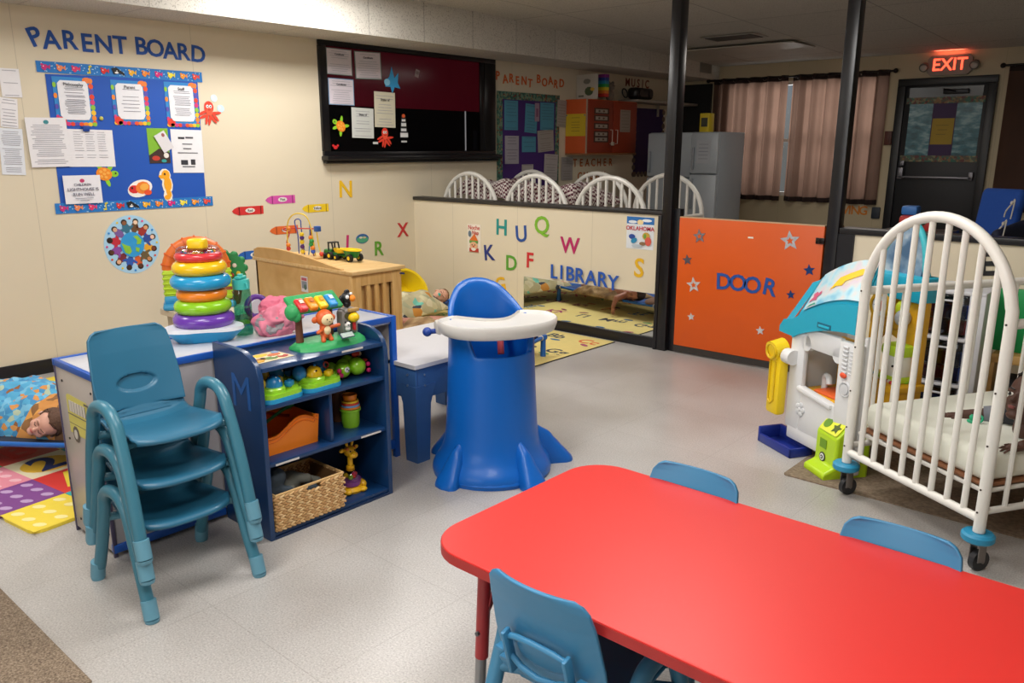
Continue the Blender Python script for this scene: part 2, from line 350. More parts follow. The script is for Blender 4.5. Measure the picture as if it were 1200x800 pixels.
# posts
b=MB(); b.b2((2.845,-.045,0),(2.925,.06,2.80),.004); ST(S(b,'trim_4',M('#141316',.3,var=.3,scale=14)),'black square post between the mirror partition and the orange gate','post')
b=MB(); b.b2((2.925,.0,0),(2.975,.06,1.1),.004); b.b2((2.815,-.05,0),(2.845,-.003,1.045),.003); ST(S(b,'trim_5',mblk),'black jamb board beside the orange gate','trim')
b=MB(); b.b2((4.085,-.02,0),(4.165,.07,2.80),.004); ST(S(b,'trim_6',M('#1a191c',.3,var=.3,scale=14)),'black square post behind the activity playhouse','post')
# orange gate
g=root('door_1','orange half height gate lettered DOOR with foil stars','gate',(2.985,0,0),0,kind='structure')
MO=M('#dd5a12',.42,var=.06,scale=5)
b=MB(); b.b2((0,-.02,.06),(1.09,.02,1.04),.004); b.build('gate_panel',MO,g)
b=MB(); b.b2((0,-.018,1.04),(1.09,.02,1.047)); b.build('gate_top_edge',M('#c9a57e',.6),g)
b=MB(); b.b2((0,-.022,.012),(1.09,.018,.06)); b.build('kick_strip',M('#4a4744',.35,metal=.6),g)
b=MB(); b.b2((1.04,-.032,.925),(1.10,-.02,.965),.004); b.cyl((1.07,-.04,.93),(1.07,-.04,.96),.006); b.cyl((1.05,-.036,.945),(1.1,-.036,.945),.006); b.build('latch',M('#2a2420',.4,metal=.5),g)
b=MB(); b.b2((.555,-.0225,.925),(.595,-.02,.937)); b.build('tape_label',M('#efe4d2'),g)
def gate_let(ch,x,z,rot,lab):
    o=flat('letter_cutout',TM(x,z,.021,rot),[('t',ch,.165,(0,0),.02,'#1d4f9e')],lab,'letter','blue letters of DOOR on the orange gate',th=.004)
gate_let('D',3.375,.592,.05,'blue cut-out letter D starting the word on the orange gate')
gate_let('O',3.487,.594,0,'blue cut-out letter O beside the D on the orange gate')
gate_let('O',3.600,.590,0,'blue cut-out letter O beside the R on the orange gate')
gate_let('R',3.728,.590,-.14,'blue cut-out letter R ending the word on the orange gate')
def foil(h,r=.18): return M(h,r,metal=.35,var=.35,scale=60)
for x,z,r,c,lab,inner in((3.158,.912,.055,'#8d8a92','silver and orange outlined star high on the orange gate near the mirror post','#dd5a12'),(3.068,.728,.042,'#6b6470','small dark foil star near the mirror post edge of the gate',None),(3.133,.545,.062,'#e8e6e6','large white star beside the letter D on the gate','#dd5a12'),(3.127,.30,.032,'#e6e1e0','tiny white star low on the gate below the D',None),(3.684,.275,.034,'#dfdcdc','tiny white star low on the gate below the R',None),(3.847,.93,.072,'#c9ccd2','big silver foil star near the gate latch','#dd5a12'),(3.998,.742,.042,'#2a4a86','blue foil star below the gate latch',None),(3.885,.56,.033,'#2a4a86','small blue foil star beside the letter R on the gate',None)):
    b=MB(); b.prism(star_pts(0,0,r,.45,PI/2+.15),0,.003,TM(x,z,.021)); 
    if inner: b.mat(foil(c)); b.mats=[foil(c)]; b.mat(MO); b.prism(star_pts(0,0,r*.38,.45,PI/2+.15),.002,.0045,TM(x,z,.021)); o=b.build('star_sticker',smooth=False)
    else: o=b.build('star_sticker',foil(c,.25),smooth=False)
    tag(o,lab,'star')
# ---- black interior window on the left wall
w=root('window_1','black framed interior window with a dark red valance behind','window',kind='structure')
b=MB(); b.b2((0,-1.03,1.50),(.006,1.16,2.425)); b.build('window_back',M('#0c0b0d',.6),w)
b=MB()
for lo,hi in(((0,-1.062,1.511),(.05,-.985,2.394)),((0,1.0,1.511),(.05,1.17,2.394)),((0,-1.06,2.395),(.05,1.17,2.437)),((0,-1.06,1.44),(.05,1.17,1.51)),((.0,.93,1.511),(.03,.999,2.394))): b.b2(lo,(hi[0]*.6 if hi[0]>.04 else .026,hi[1],hi[2]),.004)
b.b2((0,-1.075,1.432),(.10,1.20,1.475),.012); b.b2((0,-1.06,1.405),(.06,1.18,1.432),.008); b.build('window_frame',M('#100f12',.28),w)
b=MB(); b.b2((.0235,-.99,1.505),(.0255,1.0,2.4)); b.build('window_glass',glass_mat('glass1','#c9c9cd',.02,rough=.12),w)
b=MB(); b.grid(lambda u,v:(.014+.004*math.sin(u*70)*(.6+.4*v),-.985+1.93*u,1.905+.485*v),120,3); b.build('valance',M('#8a1a2c',.8,emit=.22),w)  # cloth given a faint glow so it reads as lit behind the pane
b=MB(); b.b2((.009,.72,1.515),(.012,.735,1.93)); b.build('painted_streak',M('#d9d6d0',.5,emit=.7),w)  # glowing strip standing in for a streak of light in the dark pane
b=MB(); b.b2((.009,.84,1.52),(.012,.90,1.72)); b.build('painted_reflection',M('#3b3c45',.5),w)  # grey patch painted as a reflection in the dark glass
def wdoc(name,q,lab,**k):
    (y0,z1),(y1,_),_,(_,z0)=q; cy=(q[0][0]+q[1][0]+q[2][0]+q[3][0])/4; cz_=(q[0][1]+q[1][1]+q[2][1]+q[3][1])/4
    wd=(q[1][0]-q[0][0]+q[2][0]-q[3][0])/2; hh=(q[0][1]-q[3][1]+q[1][1]-q[2][1])/2
    rot=math.atan2(q[1][1]-q[0][1],q[1][0]-q[0][0]); n=k.pop('n',.003); grp=k.pop('group',None)
    return flat(name,TL(cy,cz_,n,rot),doc(wd,hh,**k),lab,'paper',grp)
GN=.0275
wdoc('certificate',[(-.981,2.378),(-.708,2.377),(-.72,2.161),(-.995,2.158)],'dark green bordered certificate in the upper corner of the black window',n=GN,seed=1,border='#6f7f80',paper='#cfc6cc',title='Certificate')
wdoc('certificate',[(-.67,2.373),(-.373,2.382),(-.39,2.144),(-.693,2.141)],'certificate with a green border beside another at the top of the black window',n=GN,seed=2,border='#5f7a70',paper='#cfc6cc',title='Certificate')
wdoc('certificate',[(-.979,2.131),(-.694,2.13),(-.716,1.907),(-.985,1.908)],'certificate with a blue border below the two green bordered ones',n=GN,seed=3,border='#6a90b4',paper='#d5ccd4',title='Certificate')
wdoc('licence_sheet',[(-.475,2.043),(-.226,2.039),(-.234,1.727),(-.481,1.726)],'yellowish portrait licence sheet above the octopus on the black window',n=GN,seed=4,paper='#d9d3bb',title='State of')
wdoc('licence_sheet',[(-.745,1.893),(-.497,1.888),(-.492,1.623),(-.742,1.633)],'greenish white portrait licence sheet beside the turtle on the black window',n=GN,seed=5,paper='#d5d8d2',title='State of')
def octopus(T,s,lab):
    sh=[('d',(0,.35*s,.3*s,.36*s),'#e8402a')]; m=[]
    for i in range(7):
        a=-PI*.95+i*PI*.9/6; x,y=math.cos(a),math.sin(a)
        m.append(('d',(x*.42*s,.1*s+y*.45*s,.36*s,.085*s,a+.25*(-1)**i),'#e8402a'))
    sh.append(('m',m+[('d',(0,.1*s,.22*s,.22*s),'#f0583a'),('d',(-.1*s,.4*s,.08*s,.1*s),'#ffffff'),('d',(.1*s,.4*s,.08*s,.1*s),'#ffffff')])); sh.append(('m',[('d',(-.1*s,.4*s,.035*s,.05*s),'#222222'),('d',(.1*s,.4*s,.035*s,.05*s),'#222222'),('d',(0,.2*s,.1*s,.03*s),'#a01818')]))
    return flat('octopus_cutout',T,sh,lab,'sticker')
def turtle(T,s,lab,shell='#ef8b1d',skin='#8fce2a'):
    m=[('d',(.62*s,.12*s,.26*s,.2*s,.2),skin)]+[('d',(x*s,y*s,.34*s,.13*s,a),skin) for x,y,a in((.3,.4,1.1),(-.3,.36,2.2),(.25,-.42,-1.0),(-.35,-.36,-2.3))]
    return flat('turtle_cutout',T,[('m',m),('d',(0,0,.48*s,.4*s),shell),('m',[('d',(x*s,y*s,.11*s,.09*s),'#f6b04a') for x,y in((0,0),(.22,.1),(-.22,.1),(.12,-.18),(-.14,-.18),(0,.24))]+[('d',(.68*s,.17*s,.05*s,.06*s),'#26301a')])],lab,'sticker')
turtle(TL(-.868,1.727,GN,2.4),.11,'green and orange turtle cut-out low on the black window')
octopus(TL(-.364,1.63,GN),.13,'red octopus cut-out on the black window below the licence')
b=[('p',[(-.09,-.02),(-.03,.03),(.0,.12),(.03,.02),(.08,.07),(.07,-.02),(.1,-.07),(.03,-.06),(0,-.12),(-.02,-.06),(-.08,-.06)],'#3b9fd8'),('d',(-.06,-.02,.035,.03),'#8fd0f0')]
flat('fish_cutout',TL(-.257,2.15,GN),b,'blue angelfish cut-out on the black window','sticker')
flat('crab_cutout',TL(-.935,1.545,GN),[('d',(0,0,.022,.016),'#d8282a'),('m',[('d',(-.025,.016,.012,.01),'#d8282a'),('d',(.025,.016,.012,.01),'#d8282a')])],'tiny red crab cut-out in the bottom corner of the black window','sticker')
flat('lighthouse_cutout',TL(-.13,1.74,GN),[('p',[(-.05,-.11),(.05,-.11),(.025,.10),(-.025,.10)],'#17161a'),('m',[('r',(-.045,-.1,.05,-.06),'#e8e8e8'),('r',(-.035,-.045,.03,-.02),'#e8e8e8'),('r',(-.03,0,.03,.03),'#e8e8e8'),('r',(-.022,.045,.022,.065),'#e8e8e8'),('d',(0,.095,.02,.018),'#e0602a')])],'black and white striped lighthouse cut-out on the black window','sticker')
flat('tag_sticker',TL(.06,2.23,GN,-.3),[('r',(-.025,-.035,.025,.035),'#a89a9a'),('m',[('r',(-.018,-.01,.018,.02),'#7c6a6c')])],'small grey tag sticker high on the black window','sticker')
flat('label_strip',TL(-.48,1.585,GN),[('r',(-.03,-.01,.03,.01),'#dadada')],'short white label strip beside the octopus','sticker')
flat('label_strip',TL(-.13,1.60,GN),[('r',(-.035,-.008,.035,.008),'#cfcfcf')],'short white label strip under the lighthouse cut-out','sticker')
# hooks of the valance seen as light dashes
for i,y in enumerate((-.3,-.16,-.05,.2,.36,.5,.66,.83)):
    pass
# ---- PARENT BOARD title
def letters(txt,pos,size,col,grp,TF,th,where,rots=None,bold=.02,n=.001,skip=''):
    seen={}
    for i,(ch,(a,z)) in enumerate(zip(txt,pos)):
        seen[ch]=seen.get(ch,0)+1
        prev=txt[i-1] if i else None; nxt=txt[i+1] if i+1<len(txt) else None
        side=f'between {prev} and {nxt}' if prev and nxt else (f'before {nxt}' if nxt else f'after {prev}')
        flat('letter_cutout',TF(a,z,n,(rots[i] if rots else 0)),[('t',ch,size,(0,0),bold,col)],f'{col_name[col]} cut-out letter {ch} {side} in {where}','letter',grp,th=th)
col_name={'#1d4fa0':'blue','#d8672a':'orange','#1f55b5':'bright blue','#b8461c':'dim orange','#e08a2a':'orange'}
tp=[(-3.288,2.244),(-3.189,2.232),(-3.074,2.242),(-2.961,2.233),(-2.847,2.235),(-2.733,2.239),(-2.585,2.245),(-2.479,2.239),(-2.368,2.231),(-2.268,2.231),(-2.15,2.224)]
letters('PARENTBOARD',tp,.165,'#1d4fa0','blue letters of PARENT BOARD above the big blue board',TL,.004,'PARENT BOARD over the big blue board',[.35,.05,0,0,0,0,0,0,0,0,-.1])
tp2=[(1.23,2.28),(1.352,2.252),(1.449,2.267),(1.548,2.247),(1.662,2.253),(1.764,2.232),(1.912,2.286),(2.019,2.255),(2.126,2.28),(2.221,2.248),(2.332,2.263)]
letters('PARENTBOARD',tp2,.125,'#d8672a','orange letters over the far purple board',TL,.004,'PARENT BOARD over the far purple board',[0,.1,0,0,0,-.05,0,0,.1,-.1,0])
# ---- big blue board
bb=root('bulletin_board','big blue bulletin board with sea creature borders on the cream wall','board',(0,-2.72,1.6))
b=MB(); b.prism([(-.535,.42),(.545,.44),(.53,-.436),(-.545,-.442)][::-1],0,.004,Matrix(((0,0,1,0),(1,0,0,0),(0,1,0,0),(0,0,0,1)))); b.build('backing_paper',M('#1552b4',.6,var=.03,scale=3),bb,smooth=False)
def border(z,name,tilt):
    T=Matrix(((0,0,1,.004),(1,0,0,0),(0,1,0,z),(0,0,0,1)))@Matrix.Rotation(tilt,4,'Z'); r=random.Random(int(z*100))
    sh=[('r',(-.585,-.036,.585,.036),'#2077c4')]; m=[]
    for i in range(90): m.append(('d',(r.uniform(-.57,.57),r.uniform(-.03,.03),.0035,.003),'#bfe4f4'))
    cs=['#c92a78','#ef8a5a','#e0356a','#d8c83a','#d8282a','#16181c','#f0b428','#f08a28','#d81f7c','#f2e040','#f59a2a','#e2463a']
    m2=[]
    for i,c in enumerate(cs):
        x=-.535+i*.0965; 
        if i==5: m2+=[('p',[(x-.045,.02),(x-.01,.028),(x+.04,-.005),(x+.05,-.026),(x+.01,-.012),(x-.03,-.02)],c)]
        elif i==3: m2+=[('r',(x-.004,-.026,x+.004,.026),c),('d',(x+.006,.022,.012,.006),c),('d',(x-.006,-.02,.012,.006),c)]
        else: m2+=[('d',(x,0,.022,.015,.4),c),('p',[(x+.018,.0),(x+.036,.018),(x+.033,-.016)],c),('d',(x-.014,.014,.009,.007),c),('d',(x-.002,-.016,.01,.006),c)]
    m3=[('d',(-.535+.482-.01,-.008,.014,.006),'#f5f5f5')]+[('d',(-.535+i*.0965-.008,.004,.0035,.0035),'#ffffff') for i in range(12)]
    flat(name,T,sh+[('m',m),('m',m2),('m',m3)],None,None,parent=bb,th=.001)
border(.464,'sea_creature_border',.0); border(-.467,'sea_creature_border',.0)
def bordered(q,lab,seed,lines,title):
    (y0,z1),(y1,_),_,_=q; cy=sum(a for a,_ in q)/4; cz_=sum(a for _,a in q)/4; W=(q[1][0]-q[0][0])/2; H=(q[0][1]-q[3][1])/2; r=random.Random(seed)
    T=TL(cy,cz_,.005,0); m=[]; cs=['#e8502a','#f08a2a','#f2c230','#8fc43a','#d63a7a','#e2402a','#5a4fb0']
    for i in range(9):
        m.append(('d',(W*.9,-H+ H*2*(i+.5)/9,.016,.018),cs[i%7])); 
        if i%2: m.append(('d',(-W*.92,-H+H*2*(i+.5)/9,.012,.018),cs[(i+3)%7]))
        m.append(('d',(-W+2*W*(i+.5)/9,-H*.93,.017,.014),cs[(i+2)%7]))
    m.append(('d',(-W*.75,-H*.82,.032,.03),'#e33b26')); m.append(('d',(W*.72,H*.9,.03,.02),'#f0803a'))
    inner=disc_pts(0,.01,W*.80,H*.84,0,28); inner=[(max(-W*.78,min(W*.74,x*1.25)),max(-H*.76,min(H*.86,y*1.25))) for x,y in inner]
    L=[('r',(-W*.55*(1-.3*r.random()),y-.002,W*.55*(1-.25*r.random()),y+.0014),'#7d7c88') for y in [H*.6-(H*1.15)*i/lines for i in range(lines)] if r.random()>.1]
    flat('bordered_notice',T,[('r',(-W,-H,W,H),'#2e86cc'),('m',m),('p',inner,'#e9e9ee'),('m',L),('t',title,.03,(0,H*.7),0,'#44444c')],lab,'paper')
bordered([(-3.218,2.006),(-2.957,2.013),(-2.968,1.685),(-3.215,1.688)],'fish bordered notice full of text on the blue board',1,20,'Philosophy')
bordered([(-2.832,2.006),(-2.573,2.012),(-2.582,1.701),(-2.83,1.702)],'fish bordered notice with few lines at the middle of the blue board',2,7,'Parent')
bordered([(-2.441,2.014),(-2.187,2.018),(-2.19,1.699),(-2.453,1.694)],'fish bordered notice with a short list beside the octopus',3,15,'Staff')
wdoc('notice_paper',[(-3.52,2.039),(-3.411,2.039),(-3.415,1.858),(-3.544,1.863)],'blank grey folded paper at the top of the wall papers beside the board',seed=11,lines=3)
wdoc('notice_paper',[(-3.545,1.86),(-3.451,1.851),(-3.458,1.667),(-3.571,1.671)],'small printed sheet between two others left of the blue board on the wall',seed=12,lines=9)
wdoc('notice_paper',[(-3.571,1.668),(-3.451,1.662),(-3.449,1.367),(-3.612,1.368)],'long bluish printed sheet lowest of the wall papers beside the board',seed=13,lines=22,paper='#dfe3ea')
wdoc('notice_paper',[(-3.174,1.667),(-2.858,1.663),(-2.864,1.408),(-3.177,1.416)],'landscape calendar sheet with columns pinned on the blue board',seed=15,lines=15,two=True,n=.006)
wdoc('notice_paper',[(-3.426,1.736),(-3.156,1.74),(-3.172,1.416),(-3.414,1.414)],'portrait sheet with a teal logo overlapping the edge of the blue board',seed=14,lines=22,logo='#3d8a92',n=.012)
flat('notice_paper',TL(-3.11,1.258,.014,.0),[('r',(-.125,-.097,.125,.097),'#e9e8ee'),('d',(0,.06,.016,.013),'#c23a6a'),('t','CHILDREN',.024,(0,.032),0,'#55556a'),('t','LIGHTHOUSE IS',.03,(0,0),0,'#55556a'),('t','RUN WELL',.03,(0,-.034),0,'#55556a'),('m',[('r',(-.06,-.062,.06,-.058),'#8c8c98'),('r',(-.03,-.078,.03,-.074),'#8c8c98')])],'landscape sign with a small pink shell over the lower border of the blue board','paper')
flat('notice_paper',TL(-2.307,1.515,.006,-.02),[('r',(-.125,-.16,.125,.16),'#e8e8ec'),('m',[('r',(-.07,.09,-.02,.105),'#33333a'),('r',(-.01,.095,.05,.108),'#55555c'),('r',(-.04,.05,.04,.058),'#66666c'),('r',(-.035,.015,.03,.024),'#66666c'),('r',(-.08,-.015,.08,-.008),'#66666c'),('r',(-.06,-.1,-.005,-.065),'#33333a'),('r',(.02,-.1,.055,-.06),'#33333a'),('r',(-.05,-.118,.05,-.11),'#66666c')])],'white logo sheet beside the green photo on the blue board','paper')
flat('photo_card',TL(-2.53,1.556,.005),[('r',(-.08,-.126,.08,.126),'#7fb52e'),('p',[(-.08,-.126),(.08,-.126),(.08,-.05),(0,-.02),(-.08,-.07)],'#3a2620'),('m',[('d',(-.03,-.09,.03,.018),'#c23a2a'),('d',(.05,-.07,.02,.02),'#e8e4dc'),('d',(.03,-.11,.02,.012),'#2a9a9a')])],'green photo card with dark food picture on the blue board','card')
flat('folded_tag',TL(-2.49,1.585,.013,.5),[('r',(-.045,-.07,.045,.07),'#dcd9dc'),('m',[('d',(.02,.045,.012,.014),'#a05a5a')])],'white hanging tag pinned over the green photo card','card')
b=MB(); b.mat(M('#123f96')); b.b2((.012,-3.062,1.652),(.022,-3.018,1.69),.003); tag(b.build('clip'),'blue clip holding the calendar sheet to the board','clip')
b=MB(); b.mat(M('#c9c35a',.4)); b.ell((.01,-2.925,1.742),(.008,.014,.014)); tag(b.build('push_pin'),'yellow push pin alone on the blue board','pin')
turtle(TL(-2.95,1.36,.004,-.2),.115,'orange and green turtle cut-out under the calendar on the blue board')
flat('snail_cutout',TL(-2.703,1.25,.005),[('p',disc_pts(0,0,.095,.06,.3),'#f4f0ea'),('m',[('d',(-.045,-.005,.04,.03),'#d8282a'),('d',(.02,.005,.055,.045,.3),'#ef7f2a'),('d',(.055,-.03,.03,.02),'#e8502a')]),('m',[('d',(.03,.01,.035,.025,.3),'#f6b04a'),('d',(-.06,.005,.008,.008),'#1a1a1a')])],'red and orange hermit crab cut-out low on the blue board','sticker')
flat('seahorse_cutout',TL(-2.50,1.27,.005),[('m',[('d',(-.005,.07,.045,.05),'#f6f0e0'),('d',(.008,0,.042,.07),'#f6f0e0'),('d',(.005,-.08,.035,.045),'#f6f0e0')]),('m',[('d',(0,.072,.032,.038),'#f4a81e'),('d',(-.035,.06,.022,.012,-.3),'#f4a81e'),('d',(.01,.005,.03,.055),'#f4a81e'),('d',(.012,-.06,.018,.035,.3),'#f4a81e'),('d',(-.002,-.092,.024,.018),'#f4a81e')]),('m',[('d',(-.008,.08,.007,.009),'#2a1a10')])],'orange seahorse cut-out low on the blue board','sticker')
octopus(TL(-2.10,1.80,.004),.13,'red octopus cut-out at the edge of the big blue board')
flat('bubble_cutout',TL(-2.05,1.915,.002),[('d',(0,0,.028,.028),'#cfe6ec'),('m',[('d',(-.008,.008,.008,.01),'#f4fafa')])],'pale bubble cut-out just above the wall octopus','sticker')
flat('bubble_cutout',TL(-2.00,1.84,.002),[('d',(0,0,.03,.028),'#c6e4ee'),('m',[('d',(-.008,.008,.008,.01),'#f4fafa')])],'pale blue bubble cut-out beside the wall octopus','sticker')
# round children-of-the-world sticker
sh=[('p',disc_pts(0,0,.205,.215,0,48),'#a9d3ee')]; m=[]; m2=[]
cs=[('#6b4a2a','#f0d0b0'),('#31708a','#8a5a3a'),('#7a5a9a','#d8a888'),('#c22a3a','#2a1a14'),('#8a4aa0','#5a3420'),('#7a2a34','#e8b48a'),('#2a58b0','#3a2418'),('#d8602a','#5a3420'),('#6a5a3a','#c88a5a'),('#e8a82a','#7a3a20'),('#2a4a9a','#f0c8b0'),('#a03028','#d8a070')]
for i,(c,f) in enumerate(cs):
    a=2*PI*i/12+PI/2-.25; x,y=math.cos(a),math.sin(a)
    m+=[('d',(x*.125,y*.13,.045,.026,a),c),('d',(x*.115-y*.03,y*.12+x*.03,.03,.01,a+1.2),c),('d',(x*.115+y*.03,y*.12-x*.03,.03,.01,a-1.2),c),('d',(x*.165,y*.172,.022,.022),'#2f1d14')]
    m2+=[('d',(x*.16,y*.166,.016,.016),f)]; a2=a+.26; m2.append(('d',(math.cos(a2)*.185,math.sin(a2)*.192,.008,.008),['#e8502a','#f2d02a','#2a8ad8','#e0408a'][i%4]))
sh+=[('m',m),('m',m2),('p',disc_pts(0,0,.088,.092,0,32),'#2f9ad8'),('m',[('p',[(-.08,.02),(-.05,.0),(-.02,-.01),(-.01,-.05),(-.03,-.07),(-.06,-.055)],'#8cc43a'),('p',[(.01,.06),(.04,.065),(.07,.03),(.06,.0),(.03,-.0),(.035,.03)],'#8cc43a'),('p',[(.02,-.02),(.05,-.03),(.04,-.06),(.02,-.05)],'#8cc43a')])]
flat('globe_sticker',TL(-2.805,.845,.001),sh,'round pale blue sticker of children standing around a globe','sticker',th=.001)
# crayon stickers
def crayon(y,z,L,col,dark,rot,txt,lab):
    h=.034
    flat('crayon_cutout',TL(y,z,.001,rot),[('p',[(-L/2,0),(-L/2+.02,h*.55),(-L/2+.06,h),(L/2,h),(L/2,-h),(-L/2+.06,-h),(-L/2+.02,-h*.55)],col),('m',[('r',(-L/2+.062,-h,-L/2+.07,h),dark),('r',(L/2-.03,-h,L/2-.022,h),dark),('d',(.02,0,.045,.02),'#e9e4dc')]),('t',txt,.03,(.02,0),0,'#333333')],lab,'sticker')
crayon(-1.83,1.04,.29,'#cf2c2c','#7c1414',0,'Red','red crayon cut-out on the cream wall')
crayon(-1.515,1.115,.29,'#cf4fa4','#8a2a6c',0,'Pink','pink crayon cut-out highest of those on the cream wall')
crayon(-1.165,1.024,.28,'#eec81e','#a88a10',0,'Yellow','yellow crayon cut-out on the cream wall')
crayon(-1.50,.857,.28,'#df682a','#9a3c12',0,'Orange','orange crayon cut-out on the cream wall')
crayon(-1.815,.675,.28,'#1f5fb5','#123a78',0,'Blue','blue crayon cut-out lowest on the cream wall')
col_name.update({})
def big(ch,T,size,col,lab,bold=.015): flat('letter_cutout',T,[('t',ch,size,(0,0),bold,col)],lab,'letter',th=.004)
big('N',TL(-.826,1.17,.001,-.03),.21,'#e9b915','yellow cut-out letter N below the black window')
big('X',TL(-.157,.755,.001),.19,'#c22b30','red cut-out letter X near the wall corner')
big('R',TL(-.471,.60,.001,-.03),.19,'#5d9d2b','green cut-out letter R behind the wooden cabinet')
big('I',TL(-.836,.687,.001,-.1),.19,'#c2246a','magenta cut-out letter I behind the toy tractor')
flat('oval_badge',TL(-.66,.715,.001),[('p',disc_pts(0,0,.075,.045,0,24),'#2b5f9a'),('p',disc_pts(0,-.008,.068,.03,0,20),'#4aa07a'),('m',[('d',(-.02,.012,.02,.01),'#d8d4c0'),('d',(.022,.01,.02,.01),'#c8b890')])],'blue and green oval badge beside the green letter R','sticker')
MB_=lambda ch,x,z,c,s,rot,lab:big(ch,TM(x,z,.001,rot),s,c,lab)
MB_('H',1.168,.842,'#1f8f8a',.20,-.02,'teal cut-out letter H on the low partition')
MB_('U',1.402,.80,'#27509c',.20,.08,'blue cut-out letter U on the low partition')
MB_('Q',1.636,.89,'#7ab32c',.21,.06,'lime green cut-out letter Q on the low partition')
MB_('W',1.943,.74,'#b71f62',.19,0,'magenta cut-out letter W on the low partition')
MB_('K',1.009,.60,'#27367e',.20,.1,'navy cut-out letter K under the gnome poster')
MB_('D',1.285,.53,'#5aa032',.19,0,'green cut-out letter D on the low partition')
MB_('F',1.502,.575,'#cc2b2f',.19,-.02,'red cut-out letter F on the low partition')
MB_('G',1.155,.32,'#e8b528',.19,.2,'yellow cut-out letter G behind the high chair')
MB_('S',2.634,.616,'#e7b41c',.21,-.03,'yellow cut-out letter S above the mirror')
letters('LIBRARY',[(1.785,.505),(1.868,.507),(1.96,.503),(2.06,.50),(2.178,.492),(2.292,.49),(2.40,.475)],.17,'#1f55b5','blue letters of LIBRARY on the low partition',TM,.004,'LIBRARY above the mirror',[0]*7,.015,.014)
flat('gnome_poster',TM(.822,.725,.001),[('r',(-.085,-.13,.085,.13),'#ece2d2'),('t','Noche',.055,(0,.098),.01,'#c2382c'),('t','Nap',.05,(.02,.052),.01,'#c2382c'),('m',[('d',(-.05,.04,.02,.03),'#6a7a86'),('p',[(-.055,-.02),(.055,-.02),(.01,.045)],'#e0702a'),('r',(-.055,-.045,.055,-.02),'#6a9a4a'),('r',(-.055,-.125,.06,-.09),'#b83226'),('d',(0,-.07,.05,.04),'#e8b48c')]),('m',[('d',(-.018,-.06,.006,.006),'#222222'),('d',(.018,-.06,.006,.006),'#222222'),('d',(0,-.075,.012,.01),'#c85a3a'),('d',(0,-.1,.03,.015),'#eeeae0')])],'small gnome book cover poster on the low partition','poster')
flat('book_cover_poster',TM(2.63,.897,.001),[('r',(-.125,-.125,.125,.125),'#dfe3e6'),('m',[('r',(-.125,.07,.125,.125),'#2a6fb5'),('d',(-.07,.085,.04,.012),'#e9eef2'),('d',(.06,.1,.045,.012),'#e9eef2'),('d',(0,.085,.03,.02),'#f0d8a0')]),('t','OKLAHOMA',.046,(0,.035),.012,'#c4243a'),('m',[('d',(-.07,-.03,.03,.02),'#2a4a9a'),('d',(-.05,-.06,.03,.02,.5),'#2a8ab5'),('d',(.06,-.02,.035,.03),'#c8a03a'),('d',(.08,-.06,.03,.035),'#d85a4a'),('d',(.03,-.08,.03,.015),'#8a6a4a'),('d',(-.02,-.1,.05,.012),'#b8c4cc'),('d',(.05,-.02,.012,.02),'#6a9a3a')])],'square OKLAHOMA story book cover on the low partition','poster')
# mirror
b=MB(); b.b2((1.44,-.010,.088),(2.812,-.002,.435),.002); mm=M('#e8ecea',.015,metal=1,var=0); tag(b.build('mirror',mm,smooth=False),'long low mirror on the partition under the word LIBRARY','mirror')
# sheet over E letters on right partition
big('E',TM(5.05,.875,.001,.12),.19,'#1a1a1c','black cut-out letter E behind the crib',.03)
big('I',TM(5.30,.885,.001,.0),.19,'#1a1a1c','black cut-out letter I behind the crib post',.03)
